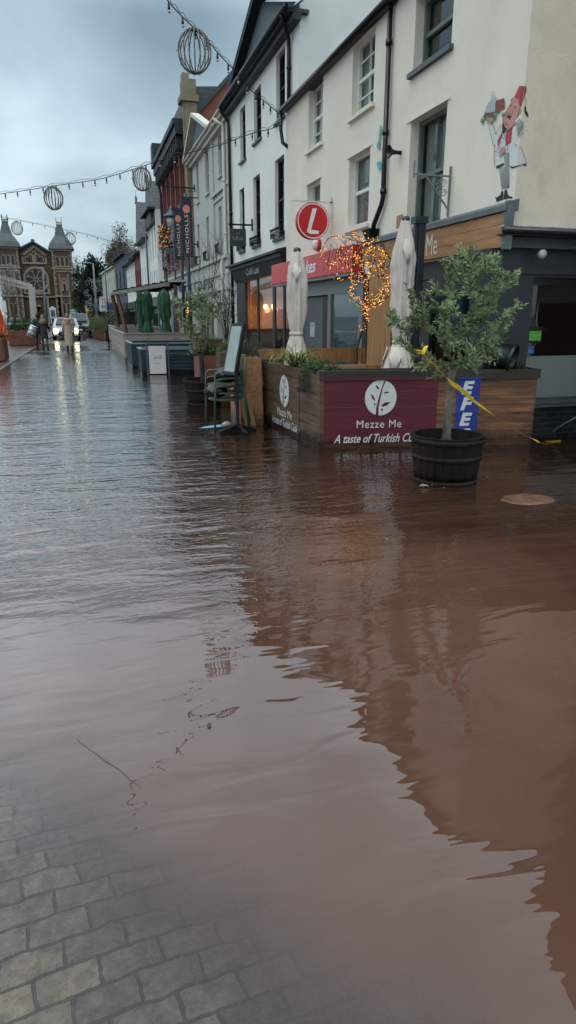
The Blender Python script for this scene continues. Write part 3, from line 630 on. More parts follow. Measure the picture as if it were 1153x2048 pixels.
P = [onx(783,0,5.13), onx(766,409,5.13)]; yb = P[1].y
pp = thing('drainpipe', 'long black downpipe ending in a hopper between the two cream buildings', 'pipe', (5.13,yb,3.2))
gutter_pipe('pipe', [(5.13,yb,6.5),(5.13,yb,3.62),(5.13,yb+.05,3.5),(5.12,yb+.32,3.22),(5.12,yb+.36,3.1)], .045, blackp, pp, [(5.13,yb,z) for z in (3.7,4.6,5.9)])
b = MB(); hy = yb+.38; b.hexa([(5.03,hy-.09,2.97),(5.19,hy-.09,2.97),(5.19,hy+.09,2.97),(5.03,hy+.09,2.97),(4.98,hy-.16,3.14),(5.19,hy-.16,3.14),(5.19,hy+.16,3.14),(4.98,hy+.16,3.14)]); b.build('hopper', blackp, pp)
b = MB(); b.fb(FA, 10.62, 10.86, -.004, .0, 3.06, 3.26); b.build('plaster_patch', pm('bare_plaster', (.36,.20,.12), .9, .2, 8), r1)
# ------------------------------------------------------------------ cafe building (white, black sashes, pediment)
r3 = thing('cafe_building', 'tall white rendered building with black sash windows, pediment and charcoal cafe front', 'building', (5.53, 17.32, 0))
hC = [pxwin(FC,552.6,114.5,248,570.7), pxwin(FC,507.5,185.6,289.7,523.5), pxwin(FC,479.8,222,328,492.6), pxwin(FC,550,322.6,480,569), pxwin(FC,506.5,357,494.7,522), pxwin(FC,479,381.6,505,491)]
b = MB(); wall(b, FC, 17.32, 25.3, 2.9, 8.44, hC, .17); b.build('street_wall', white_r, r3)
for i, h in enumerate(hC): window(FC, *h, r3, .17, sash_b, pane_d if i < 3 else pane_l, darksill, 1, 2, True, .07)
for h in hC[3:]:
    b = MB(); l, r, lo = h[0], h[1], h[2]; b.fb(FC, l-.05, r+.05, -.14, -.12, lo+.02, lo+.05); b.fb(FC, l-.05, r+.05, -.14, -.12, lo+.13, lo+.15); b.fb(FC,l-.05,l-.03,-.12,0,lo+.02,lo+.15); b.fb(FC,r+.03,r+.05,-.12,0,lo+.02,lo+.15)
    for k in range(9):
        y = l-.03+(r-l+.06)*k/8; b.fb(FC, y-.012, y+.012, -.138, -.122, lo+.0, lo+.20); b.lathe(FC.p(y,-.13,lo+.20), [(.012,0),(.028,.03),(.002,.08)], 6)
    b.build('window_guard', blackp, r3)
b = MB(); b.poly([(5.531,17.32,2.5),(14.5,17.32,2.5),(14.5,17.32,8.6),(10,17.32,11.95),(5.531,17.32,8.72)]); b.build('gable_wall', white_r, r3)
b = MB(); b.fb(FC, 17.2, 25.3, -.33, .2, 8.50, 8.58); b.fb(FC, 17.2, 25.3, -.20, -.0, 8.36, 8.497); b.tube([(5.15,17.2,8.60),(5.15,25.3,8.60)], .065, 10); b.build('eaves', pm('navy_eaves', (.045,.06,.075), .5, .15, 3), r3)
navy = MT['navy_eaves']
b = MB(); b.hexa([(5.3,17.4,8.6),(10,17.4,8.6),(10,25.2,8.6),(5.3,25.2,8.6),(5.3,17.4,8.62),(10,17.4,12),(10,25.2,12),(5.3,25.2,8.62)]); b.build('roof', slate_y, r3)
yc, ya, zb_, za = 18.2, 20.6, 8.93, 11.6; ye = 24.3
yc = 16.7; ya = 20.1; zb_ = 8.62; za = 9.88; ye = 23.5
pd = MB(); pd.poly([(5.35,yc+.3,zb_),(5.35,ye-.3,zb_),(5.35,ya,za-.1)]); pd.build('pediment', pm('pediment_grey', (.10,.13,.15), .7, .1, 3), r3)
b = MB(); b.beam((5.28,yc,zb_+.02),(5.28,ya,za),.36,.12,up=(0,0,1)); b.beam((5.28,ye,zb_+.02),(5.28,ya,za-.01),.36,.12); b.beam((5.12,yc,zb_+.08),(5.12,ya,za+.06),.07,.07); b.beam((5.12,ye,zb_+.08),(5.12,ya,za+.05),.07,.07); b.build('pediment_cornice', navy, r3)
# shopfront
b = MB(); b.fb(FC, 18.0, 24.75, -.42, .0, 3.30, 3.36); b.hexa([FC.p(18,-.42,3.363),FC.p(24.75,-.42,3.363),FC.p(24.75,0,3.363),FC.p(18,0,3.363),FC.p(18,-.38,3.38),FC.p(24.75,-.38,3.38),FC.p(24.75,0,3.47),FC.p(18,0,3.47)])
b.fb(FC, 18.05, 24.65, -.30, .0, 3.2, 3.297); b.hexa([FC.p(18.1,-.10,2.8),FC.p(24.6,-.10,2.8),FC.p(24.6,0,2.8),FC.p(18.1,0,2.8),FC.p(18.1,-.24,3.197),FC.p(24.6,-.24,3.197),FC.p(24.6,0,3.197),FC.p(18.1,0,3.197)])
b.fb(FC, 23.3, 24.6, -.05, .04, -.1, 2.8); b.fb(FC, 21.55, 21.72, -.02, .03, -.1, 2.8); b.fb(FC, 19.55, 19.8, -.02, .03, -.1, 2.8); b.fb(FC, 18.55, 18.7, -.02, .03, -.1, 2.8); b.fb(FC, 17.4, 17.75, -.03, .03, -.1, 2.8)
b.fb(FC, 17.75, 18.55, -.02, .03, -.1, .45); b.build('shopfront', darkgrey, r3)
txg = pm('brushed_letters', (.42,.44,.45), .4)
# sloping fascia lettering stands just clear of the board
tf = Fr(5.35, 0, 5.35, 1); text(tf, 'Coffi Lab.', 22.35, 2.93, 1.75, .19, -.035, .003, txg, 'lettering', r3, flip=True)
for (l, r) in ((17.75,18.55),(18.7,19.55),(19.8,21.55),(21.72,23.3)):
    b = MB(); b.fb(FC, l+.002, r-.002, .0, .008, -.1 if l > 18 else .45, 2.8); b.build('window_pane', clearg, r3)
peach = pm('peach_plaster', (.60,.28,.15), .8, .06, 2)
b = MB(); b.box(5.62,9.5,24.0,24.1,0,2.9); b.box(8.5,8.6,17.5,24,0,2.9); b.build('room_wall', peach, r3)
b = MB(); b.box(5.62,8.5,17.5,24,2.85,2.9); b.box(5.62,8.5,23.9,23.98,-.05,1.2); b.box(5.62,8.5,17.5,24,-.1,.02); b.build('room_lining', pm('cafe_dark', (.035,.03,.03), .6), r3)
b = MB(); b.box(8.40,8.49,17.6,23.8,.02,1.2); b.build('room_counter', MT['cafe_dark'], r3)
for k, (yy, xx) in enumerate(((23.4,6.25),(22.9,6.4))):
    pl = thing('pendant_lamp', ['glowing pendant lamp in the cafe window, farther one','glowing pendant lamp in the cafe window, nearer one'][k], 'lamp', (xx,yy,1.9), 'lit pendant lamps in the cafe')
    b = MB(); b.tube([(xx,yy,2.85),(xx,yy,2.05)], .008, 5); b.build('cord', blackp, pl)
    b = MB(); b.ball((xx,yy,1.97), .085, n=12); b.build('bulb', emis('lamp_glow', (1,.50,.14), 7), pl)
    ld = bpy.data.lights.new('pendant_light','POINT'); ld.energy = 16; ld.color = (1,.55,.28); ld.shadow_soft_size = .1
    lo_ = bpy.data.objects.new('pendant_light', ld); COL.objects.link(lo_); lo_.location = (xx,yy-.15,1.85)
ch = thing('cafe_chair', 'red upholstered chair behind the cafe glass', 'chair', (6.1,20.9,0))
b = MB(); b.lathe((6.15,20.9,.45), [(.05,0),(.26,.02),(.27,.08),(.05,.10)], 16); b.build('seat', pm('red_leather', (.22,.035,.03), .4), ch)
b = MB(); vs=[]
for i in range(9):
    a = R(-70+i*22); 
    for zz, rr_ in ((.5,.25),(.75,.30),(.98,.28)): vs.append((6.15+cos(a)*rr_, 20.9+sin(a)*rr_, zz)); 
b.add(vs, [(i*3+j,i*3+3+j,i*3+4+j,i*3+1+j) for i in range(8) for j in range(2)], 0, True); o = b.build('backrest', MT['red_leather'], ch); sm = o.modifiers.new('s','SOLIDIFY'); sm.thickness = .05
for (dx,dy) in ((-.18,-.18),(.18,-.18),(-.18,.18),(.18,.18)):
    b = MB(); b.tube([(6.15+dx,20.9+dy,0),(6.15+dx*.8,20.9+dy*.8,.46)], .015, 6); b.build('leg', blackp, ch)
# projecting square sign
cs = thing('hanging_sign', 'small dark square hanging sign for the cafe on an iron arm', 'sign', (5.4,22.2,4.3))
q0 = Fr(0,22.2,1,22.2)
(xa, za2) = q0.px(459.5,457); (xb_, zb2) = q0.px(492.5,493)
b = MB(); b.fb(q0, xa, xb_, -.02, .02, zb2, za2); b.build('board', pm('sign_charcoal', (.05,.07,.085), .5), cs)
text(q0, 'Coffi Lab.', xa+.09, (za2+zb2)/2-.07, (xb_-xa)-.18, .11, -.024, mat=txg, parent=cs)
b = MB(); b.tube([q0.p((xa+xb_)/2-.05,-.024,(za2+zb2)/2+.10),q0.p((xa+xb_)/2+.04,-.024,(za2+zb2)/2+.16),q0.p((xa+xb_)/2+.06,-.024,(za2+zb2)/2+.08)], .008, 4); b.build('emblem', txg, cs)
zz = q0.px(470,449)[1]; b = MB(); b.beam((5.53,22.2,zz),(xa-.03,22.2,zz),.05,.05); b.beam((5.5,22.2,zz-.18),(5.5,22.2,zz+.18),.05,.04); b.beam((xa+.1,22.2,zz),(xa+.1,22.2,za2),.015,.015); b.beam((xb_-.1,22.2,zz),(xb_-.1,22.2,za2),.015,.015); b.build('arm', blackp, cs)
# pipes
pp = thing('drainpipe', 'black downpipe with swan neck at the far end of the white cafe building', 'pipe', (5.4,25.2,0))
yy = 25.15; gutter_pipe('pipe', [(5.15,yy,8.58),(5.17,yy,8.45),(5.43,yy,8.15),(5.45,yy,8.0),(5.45,yy,.2)], .055, blackp, pp, [(5.45,yy,z) for z in (7.6,5.2,3.4,1.5)])
pp = thing('drainpipe', 'black downpipe high on the near end of the white cafe building', 'pipe', (5.4,17.8,6))
gutter_pipe('pipe', [(5.15,17.6,8.58),(5.2,17.6,8.48),(5.45,17.95,8.2),(5.46,17.97,8.0),(5.46,17.97,6.1)], .05, blackp, pp, [(5.46,17.97,7.6)])
pp = thing('drainpipe', 'short black curled pipe at the left end of the cream building gutter', 'pipe', (5.1,17.3,6))
gutter_pipe('pipe', [(5.07,17.34,6.45),(5.07,17.36,6.05),(5.10,17.3,5.75),(5.2,17.2,5.65)], .045, blackp, pp)
# ------------------------------------------------------------------ pale grey terrace with small pediment
r4 = thing('grey_terrace', 'pale grey stucco building with a small pediment and pilastered shopfront', 'building', (5.53,25.3,0))
hD = [pxwin(FC,*q) for q in ((436,276,357,445),(437.4,415,508,446),(410,307,393,419.7),(392.4,332,409,399.7),(412.7,436,522,420.5),(395,450.5,532,402))]
b = MB(); wall(b, FC, 25.3, 34.3, 3.2, 8.45, hD, .14); b.build('street_wall', grey_r, r4)
for i, h in enumerate(hD): window(FC, *h, r4, .14, trim_g, pane_l, grey_r, 1, 1, True, .06)
b = MB()
for s in (25.6, 28.55): b.fb(FC, s, s+.35, -.06, 0, 3.75, 8.3)
b.fb(FC, 25.5, 28.95, -.09, 0, 6.25, 6.38); b.fb(FC, 25.5, 28.95, -.05, 0, 6.0, 6.1); b.build('pilaster', grey_r, r4)
b = MB(); b.fb(FC, 25.3, 34.3, -.28, 0, 8.453, 8.56); b.fb(FC, 25.3, 34.3, -.16, 0, 8.3, 8.45); b.tube([(5.2,25.3,8.6),(5.2,34.3,8.6)], .05, 8); b.build('eaves', trim_c, r4)
b = MB(); b.poly([(5.35,28.3,8.6),(5.35,33.8,8.6),(5.35,31.3,9.75)]); b.build('pediment', MT['pediment_grey'], r4)
b = MB(); b.beam((5.3,27.9,8.62),(5.3,31.3,9.88),.34,.14); b.beam((5.3,34.2,8.62),(5.3,31.3,9.87),.34,.14); b.build('pediment_cornice', trim_c, r4)
b = MB(); b.hexa([(5.35,25.3,8.57),(9,25.3,8.57),(9,34.2,8.57),(5.35,34.2,8.57),(5.35,25.3,8.6),(9,25.3,10.2),(9,34.2,10.2),(5.35,34.2,8.6)]); b.build('roof', slate_y, r4)
for h in (hD[1], hD[4], hD[5]):
    l, r, lo = h[0], h[1], h[2]; b = MB(); b.fb(FC, l-.05, r+.05, -.2, 0, lo-.02, lo+.01)
    for k in range(5): y = l+(r-l)*k/4; b.beam(FC.p(y,-.17,lo), FC.p(y+.05,-.19,lo+.32), .03, .03); b.ball(FC.p(y,-.17,lo+.3), .05, 0, 6)
    b.build('window_guard', blackp, r4)
# shopfront storey
b = MB(); wall(b, FC, 25.3, 45, -.1, 3.2, [(26.3,28.2,.5,2.2),(28.9,30.6,0,2.2),(31.2,33.2,.5,2.5),(35.2,37.2,.4,2.55),(38.5,40.5,.4,2.55),(41.8,43.8,.4,2.55)], .25, d=-.12)
b.fb(FC, 25.3, 45, -.3, -.121, 3.72, 3.86); b.fb(FC, 25.3, 45, -.2, -.0, 3.2, 3.72); b.fb(FC, 25.3, 45, -.24, -.12, 2.62, 2.70)
for s in (25.5,30.75,33.5,34.6,37.5,41.0,44.2): b.fb(FC, s, s+.35, -.2, -.121, 0, 3.2); b.fb(FC, s-.05, s+.4, -.24, -.2, 1.0, 1.08)
b.build('shopfront', grey_r, r4)
b = MB(); b.fb(FC, 26.2, 43.9, .08, .12, .0, 2.6); b.build('shop_window', pane_l, r4)
tx = pm('dark_letters', (.03,.035,.05), .5)
tf = Fr(5.33, 0, 5.33, 1)
# fascia lettering and plaque placed where the photograph shows them
tf2 = Fr(5.33,0,5.33,1); a0, z0 = tf2.px(404,588); a1, z1 = tf2.px(425,570)
text(tf2, 'NICHOLLS', a0, 2.78, a0-a1, .34, -.004, .003, tx, 'lettering', r4, flip=True, bold=.01)
b = MB(); pl0, _ = tf2.px(358.5,565); pl1, _ = tf2.px(369,565); b.fb(tf2, pl1, pl0, -.03, 0, 2.95, 3.3); b.build('plaque', tx, r4)
lf = MB(); 
for i in range(900):
    s = 35.6+random.random()*1.2; z = .6+random.random()*1.95; p = FC.p(s, -.3+random.random()*.12, z); lf.octa(p, .05 if i%3 else .03, i%3 == 0)
gl = lf.build('lit_garland', [leaf_d, emis('garland_glow', (1,.5,.12), 1.0)], None); tag(gl, 'tall green garland with warm lights hanging in the pale shop window', 'garland')
pp = thing('drainpipe', 'white downpipe on the pale grey terrace', 'pipe', (5.3,26,0))
gutter_pipe('pipe', [(5.2,26.5,8.56),(5.25,26.1,8.35),(5.40,25.95,8.25),(5.40,25.9,8.1),(5.40,25.9,3.9),(5.22,25.9,3.6),(5.22,25.9,.2)], .06, trim_c, pp, [(5.4,25.9,z) for z in (6.4,4.6)])
# thin iron sign arms
for k, (y, z, x) in enumerate(((33.2,7.35,4.0),(33.0,4.9,3.9),(31.5,4.75,4.0))):
    if k == 2: continue
    ar = thing('wall_bracket', ['empty iron sign arm high on the pale grey wall','lower iron sign arm with a small hanging board on the pale grey wall'][k], 'bracket', (5.53,y,z))
    b = MB(); b.beam((5.53,y,z),(x,y,z),.05,.05); b.beam((5.5,y,z-.15),(5.5,y,z+.15),.05,.04); b.beam((5.4,y,z-.14),(x+.1,y,z-.14),.02,.02); b.build('arm', blackp, ar)
    if k: b = MB(); b.box(x+.1,5.3,y-.02,y+.02,z-.45,z-.2); b.build('board', darksill, ar)
# ------------------------------------------------------------------ red brick store with stone pilaster
r5 = thing('brick_store', 'ornate red brick and stone store with black bracketed eaves and stone pier', 'building', (5.4,34.3,0))
redb = bricks('red_brick', (.30,.075,.055), (.22,.06,.05), (.20,.15,.13), .23, .08, 'y', .85, .01, .008)
orb = bricks('orange_brick', (.42,.12,.06), (.33,.10,.06), (.24,.19,.16), .30, .11, 'x', .85, .014, .008)
ston = pm('buff_stone', (.25,.20,.14), .85, .25, 2, .006, 20, stain=.8, stcol=(.08,.075,.06))
FE = Fr(5.45,0,5.45,1); hE = []
for i in range(5):
    for (l, h_) in ((6.3, 9.2),(3.95+.2,5.6)):
        hE.append((35.4+i*1.9, 36.5+i*1.9, l, h_))
b = MB(); wall(b, FE, 34.3, 45.1, 3.86, 10.6, hE, .3); b.build('street_wall', redb, r5)
for h in hE: window(FE, *h, r5, .3, pm('plum_frame', (.12,.05,.06), .6), pane_d, None, 2, 2, True, .1)
b = MB()
for z0, z1, d in ((5.75,6.05,-.25),(5.6,5.75,-.12),(9.45,9.9,-.12),(3.86,4.1,-.15)): b.fb(FE, 34.32, 45.6, d, -.001, z0, z1)
b.fb(FE, 33.9, 34.6, -.15, .42, 3.86, 11.1); b.fb(FE, 33.8, 34.7, -.35, .5, 11.1, 11.35); b.fb(FE, 33.85, 34.65, -.22, .40, 11.35, 12.0); b.fb(FE, 33.95,34.1,-.24,-.15,9.6,11.1); b.fb(FE,33.95,34.5,-.2,.1,12.0,12.25)
b.build('stone_dressing', ston, r5)
b = MB()
for i in range(6): s = 34.75+i*1.9; b.fb(FE, s, s+.4, -.1, -.002, 6.05, 9.45)
b.build('brick_pier', redb, r5)
b = MB(); b.fb(FE, 34.8, 45.2, -.62, .3, 10.35, 10.6); b.fb(FE, 34.8, 45.2, -.5, .3, 9.95, 10.34)
for i in range(15): s = 35.1+i*.68; b.fb(FE, s, s+.18, -.45, 0, 9.4, 9.94)
b.fb(FE, 44.2, 45.2, -.6, .3, 10.6, 11.6); b.tube([FE.p(44.9,-.3,9.6),FE.p(44.9,-.15,8.9),FE.p(44.9,-.12,4)], .09, 6); b.build('eaves', pm('black_cornice', (.035,.042,.055), .6, .2, 3, stain=.3), r5)
b = MB()
gx = [(6.0,10.4),(9.8,10.4),(9.8,14.6),(8.9,13.9),(7.92,12.75),(6.6,11.35),(6.1,11.0)]
b.poly([(x,34.5,z) for x, z in gx]); b.build('gable_wall', orb, r5)
b = MB(); b.beam((5.9,34.4,10.75),(9.9,34.4,14.85),.14,.16); b.build('bargeboard', MT['navy_eaves'], r5)
b = MB(); b.hexa([(5.5,34.6,10.6),(9,34.6,10.6),(9,45.6,10.6),(5.5,45.6,10.6),(5.6,34.6,11.9),(9,34.6,12.2),(9,45.6,12.2),(5.6,45.6,11.9)]); b.build('roof', slate_y, r5)
# ------------------------------------------------------------------ farther terrace houses
def house(name, label, x0, y0, x1, y1, h, wm, rows, ncol, ww, fm, pn, eave, roofh=1.6, eavem=None, gf=None, shop=None, rm=None):
    r = thing(name, label, 'building', (x0, y0, 0)); fr = Fr(x0, y0, x1, y1); L_ = fr.L; hs = []
    for (lo, hi) in rows:
        for i in range(ncol):
            c = L_*(i+.5)/ncol; hs.append((c-ww/2, c+ww/2, lo, hi))
    b = MB(); wall(b, fr, 0, L_, -.2, h, hs, .2); b.quad(fr.p(0,0,-.2), fr.p(0,9,-.2), fr.p(0,9,h), fr.p(0,0,h)); b.quad(fr.p(L_,0,-.2), fr.p(L_,9,-.2), fr.p(L_,9,h), fr.p(L_,0,h)); b.build('wall', wm, r)
    for q in hs: window(fr, *q, r, .2, fm, pn, None, 1, 1, True, .07)
    if roofh > 0:
        b = MB(); b.add([fr.p(-.05,-eave,h),fr.p(L_+.05,-eave,h),fr.p(L_+.05,4.5,h+roofh),fr.p(-.05,4.5,h+roofh),fr.p(L_+.05,9,h),fr.p(-.05,9,h)], [(0,1,2,3),(3,2,4,5),(0,3,5),(1,4,2)]); b.build('roof', rm or slate_y, r)
    b = MB(); b.fb(fr, -.05, L_+.05, -eave, 0, h-.02, h+.12); b.build('eaves', eavem or navy, r)
    if shop:
        b = MB(); b.fb(fr, .3, L_-.3, -.12, -.002, 2.3, 2.9); b.fb(fr, .3,.6,-.12,-.002,0,2.3); b.fb(fr,L_-.6,L_-.3,-.12,-.002,0,2.3); b.build('shop_fascia', shop, r)
        b = MB(); b.fb(fr, .6, L_-.6, -.04, -.002, .5, 2.3); b.build('shop_window', pane_d, r)
    return r, fr
blueg = pm('slate_blue_render', (.075,.10,.14), .8, .08, 2, stain=.3)
creamy = pm('warm_cream_render', (.52,.53,.42), .8, .05, 2)
hA1, frF = house('slate_roofed_house', 'white house with a steep slate roof and finials next to the brick store', 5.0, 45.8, 4.95, 50.5, 8.2, white_r, [(5.3,7.2),(3.3,4.6)], 3, .6, grey_r, pane_d, .5, .0, MT['black_cornice'], shop=darksill)
b = MB(); b.hexa([(4.72,46,7.4),(9,46,7.4),(9,50.5,7.4),(4.72,50.5,7.4),(4.74,48.0,10.2),(9,48.0,10.2),(9,48.3,10.2),(4.74,48.3,10.2)]); b.hexa([(4.4,51,6.9),(9,51,6.9),(9,55,6.9),(4.4,55,6.9),(4.42,52.8,9.6),(9,52.8,9.6),(9,53.1,9.6),(4.42,53.1,9.6)]); 
b.build('steep_roof', slate, hA1)
b = MB()
for (x, y, z) in ((4.76,48.1,10.1),(4.44,52.9,9.5)): b.lathe((x,y,z), [(.12,0),(.06,.2),(.10,.35),(.02,.55),(.01,.9)], 6)
b.build('finial', ston, hA1)
hs2, _ = house('white_house', 'narrow white house with tall chimney, left of the slate roofed house', 4.9, 50.6, 4.75, 56, 6.9, white_r, [(3.4,5.2)], 3, .5, grey_r, pane_l, .45, 1.8, shop=darksill)
b = MB(); b.box(5.6,6.8,55.2,56,7,9.9); b.box(5.5,6.9,55.1,56.1,9.9,10.1); b.build('chimney', MT['black_cornice'], hs2)
house('red_brick_house', 'small orange brick house with white framed windows in the far terrace', 4.74, 56.1, 4.66, 61, 6.4, redb, [(3.2,5.3)], 3, .9, whitep, pane_l, .4, 1.6, shop=darksill)
hs3, _ = house('white_terrace', 'long white terrace house with four narrow windows in the far row', 4.65, 61.1, 4.5, 70, 6.2, white_r, [(3.3,5.2)], 4, .7, grey_r, pane_l, .5, 1.7, shop=blackp)
b = MB(); b.box(5.6,6.8,61.5,62.6,6.5,9.0); b.box(5.5,6.9,61.4,62.7,9.0,9.2); b.build('chimney', MT['black_cornice'], hs3)
hs4, _ = house('blue_grey_building', 'dark blue grey rendered building in the far row', 4.45, 70.1, 3.95, 81, 7.5, blueg, [(3.6,6.2)], 3, 1.2, blueg, pane_d, .35, 1.0, MT['black_cornice'], shop=blackp)
hs5, fr5 = house('cream_store', 'cream store with tall narrow dark windows and white shop sign at the row end', 3.9, 81.2, 2.95, 97, 7.0, creamy, [(3.3,6.1)], 7, .8, whitep, pane_d, .25, 0, creamy)
b = MB(); b.fb(fr5, -.5, 15.8, -1.2, -.002, 2.35, 3.1); b.build('canopy', pm('canopy_blue', (.05,.09,.25), .5), hs5)
b = MB(); b.fb(fr5, 1.0, 8.0, -1.25, -1.203, 2.2, 3.6); sb_ = b.build('sign_board', whitep, hs5)
cfw = Fr(2.0, 81.0, 3.1, 81.0)
b = MB(); b.fb(cfw, .05, 1.95, -.05, 0, 2.15, 3.75); sb2 = b.build('sign_board', whitep, hs5)
text(cfw, 'TESCO', .2, 3.05, 1.6, .5, -.06, mat=red_s, parent=sb2, bold=.01); text(cfw, 'express', .2, 2.35, 1.6, .5, -.06, mat=tx, parent=sb2, bold=.01)
# houses' backs: nothing of them can be seen from the street
# ================================================================== street furniture
FPF = Fr(2.8,7.82,5.63,7.33); FPL = Fr(2.8,7.82,2.68,10.26)
def planks(b, fr, a0, a1, d0, d1, z0, z1, h=.115, gap=.005, jit=.004):
    z = z0; rnd = random.Random(3)
    while z < z1-.02:
        t = min(z+h-gap, z1); j = rnd.uniform(0, jit); b.fb(fr, a0, a1, d0+j, d1, z, t); z += h
pf = thing('timber_planter', 'long timber planter with a maroon painted restaurant sign and blue lettering', 'planter', (2.8,7.82,0))
Lf = FPF.L
b = MB(); planks(b, FPF, .0, Lf-.03, .0, .03, -.15, .87); planks(b, FPF, 0, Lf, .33, .36, -.15, .87); b.fb(FPF, Lf-.029, Lf, .0, .328, -.15, .87); b.build('board', wood, pf)
b = MB(); b.fb(FPF, -.02, Lf+.03, -.022, .045, .872, .99); b.fb(FPF, -.02, Lf+.03, .31, .375, .872, .99); b.fb(FPF, Lf-.03, Lf+.028, .047, .308, .872, .988); b.build('top_board', topwood, pf)
b = MB(); b.fb(FPF, .04, Lf-.04, .05, .3, .5, .90); b.build('soil', soil, pf)
maroon = pm('maroon_paint', (.115,.010,.024), .62, .28, 2.5, .003, 8, wet=.16, stretch=(1,1,6), island=.25, stain=.35, stcol=(.03,.008,.012), streak=(1,1,3))
bluep = pm('blue_paint', (.012,.035,.26), .6, .2, 2.5, .003, 8, island=.2, stain=.3, stcol=(.01,.015,.06))
lett = pm('painted_white', (.62,.63,.62), .7, .12, 12)
a0, z1_ = FPF.px(641, 757); a1, _ = FPF.px(878, 757)
b = MB(); planks(b, FPF, a0, a1, -.0045, -.001, .075, .87); b.fb(FPF, a0, a1, -.026, -.023, .872, .905); pn_ = b.build('painted_panel', maroon, pf)
def fpx(x, y): return FPF.px(630+x/4.4346, 730+y/4.4346)
def disc_logo(fr, f, par, dd, back, lm):
    (cx, cz) = f(584, 290); rx = abs(f(725,290)[0]-f(444,290)[0])/2; rz = abs(f(584,132)[1]-f(584,447)[1])/2
    b = MB(); b.poly([fr.p(cx+rx*cos(i*pi/18), dd, cz+rz*sin(i*pi/18)) for i in range(36)]); b.build('logo_disc', lm, par)
    b = MB()
    def pl(P): b.poly([fr.p(f(x,y)[0], dd-.0012, f(x,y)[1]) for x, y in P])
    pl([(618,134),(630,140),(600,210),(582,290),(566,370),(564,448),(536,447),(545,380),(566,290),(588,215)])
    for P in ([(538,175),(560,188),(574,215),(552,212)],[(605,248),(630,236),(668,236),(640,252)],[(492,255),(520,272),(538,320),(510,300)],[(585,362),(620,332),(672,325),(640,358),(600,370)]): pl(P)
    for (x, y, r) in ((531,347,9),(595,395,10)): pl([(x+r*cos(i*pi/6), y+r*1.1*sin(i*pi/6)) for i in range(12)])
    b.build('logo_leaves', back, par)
disc_logo(FPF, fpx, pn_, -.0065, maroon, lett)
q0 = fpx(370,560); q1 = fpx(770,470); text(FPF, 'Mezze Me', q0[0], q0[1], q1[0]-q0[0], abs(q1[1]-q0[1])-.02, -.0065, .001, lett, 'lettering', pn_, sp=1.1)
q0 = fpx(168,695); q1 = fpx(1010,600); text(FPF, 'A taste of Turkish Cuisine', q0[0], q0[1], q1[0]-q0[0], .115, -.0065, .001, lett, 'lettering', pn_, shear=.35, bold=.012)
a0, _ = FPF.px(916, 760); a1, _ = FPF.px(962, 760)
b = MB(); planks(b, FPF, a0, a1, -.0045, -.001, .075, .87); b.fb(FPF, a0, a1, -.026, -.023, .872, .895); bp_ = b.build('painted_panel', bluep, pf)
zt = .86
for i, ch_ in enumerate('EFES'): text(FPF, ch_, a0+.06, zt-.205*(i+1)+.02, .17, .172, -.0065, .001, lett, 'lettering', bp_, shear=.2, bold=.045)
pl2 = thing('timber_planter', 'shorter timber planter side panel with a white disc logo facing the street', 'planter', (2.7,9,0))
L2 = FPL.L
b = MB(); planks(b, FPL, .03, L2, .0, .03, -.15, .99, h=.14); planks(b, FPL, .4, L2, .33, .36, -.15, .99, h=.14); b.fb(FPL, L2-.03, L2+.03, .03, .33, -.15, .99); b.build('board', wood_y, pl2)
MB().fb(FPL, -.012, .075, -.014, .05, -.15, .992).build('post', wood_y, pl2); MB().fb(FPL, .76, .83, -.01, -.0, -.15, .9).build('post', wood_y, pl2); MB().fb(FPL, L2-.02, L2+.06, -.02, .02, -.15, 1.0).build('post', wood_y, pl2)
b = MB(); b.fb(FPL, .38, L2-.04, .04, .32, .6, .95); b.build('soil', soil, pl2)
def lpx(x, y):  # side logo: read from the street
    cx = FPL.px(569.5,782); rz = abs(FPL.px(569.5,751)[1]-FPL.px(569.5,814)[1])/2; k = rz/157
    return (cx[0]-(x-584)*k, cx[1]-(y-290)*k)
disc_logo(FPL, lpx, pl2, -.005, pm('logo_dark', (.05,.035,.03), .8), lett)
A = FPL.px(556,824)[0]; B_ = FPL.px(585,832)[0]; text(FPL, 'Mezze Me', A, .225, A-B_, .115, -.006, .001, lett, 'lettering', pl2, flip=True)
A = FPL.px(545,840)[0]; B_ = FPL.px(600,870)[0]; text(FPL, 'A taste of Turkish Cuisine', A, .075, A-B_, .115, -.006, .001, lett, 'lettering', pl2, flip=True, shear=.35, bold=.012)
# seating behind: bench rails
bn_ = thing('timber_bench', 'long wooden bench back behind the planters below the red fascia', 'bench', (3.6,10.6,0))
b = MB(); b.box(2.62,4.60,10.62,10.66,.90,1.13); b.box(2.62,4.75,10.2,10.6,.60,.65); b.build('board', postwood, bn_)
b = MB(); 
for x in (2.9,3.95,4.5): MB().box(x,x+.08,10.56,10.62,-.1,1.05).build('post', postwood, bn_)
rl = thing('timber_bench', 'low pale timber rail just behind the maroon planter', 'bench', (3.8,8.6,0))
b = MB(); b.box(2.95,5.05,8.75,8.83,.93,.985); b.box(3.0,5.0,8.9,9.3,.5,.55); b.build('board', postwood, rl)
b = MB(); 
for x in (3.0,4.0,4.95): MB().box(x,x+.07,8.76,8.82,-.1,.93).build('post', postwood, rl)
# awning post
ap = thing('awning_post', 'tall charcoal metal post standing behind the second furled beige parasol', 'post', (4.75,9,0))
b = MB(); b.box(4.66,4.76,8.98,9.08,-.1,2.97); b.box(4.60,4.65,9.0,9.06,-.1,2.9); bevel(b.build('pole', pm('post_grey', (.035,.045,.055), .4), ap), .006)
b = MB(); b.box(4.58,4.78,8.96,9.10,2.90,2.99); b.box(4.70,4.74,8.96,8.98,2.2,2.26); b.build('cap', MT['post_grey'], ap)
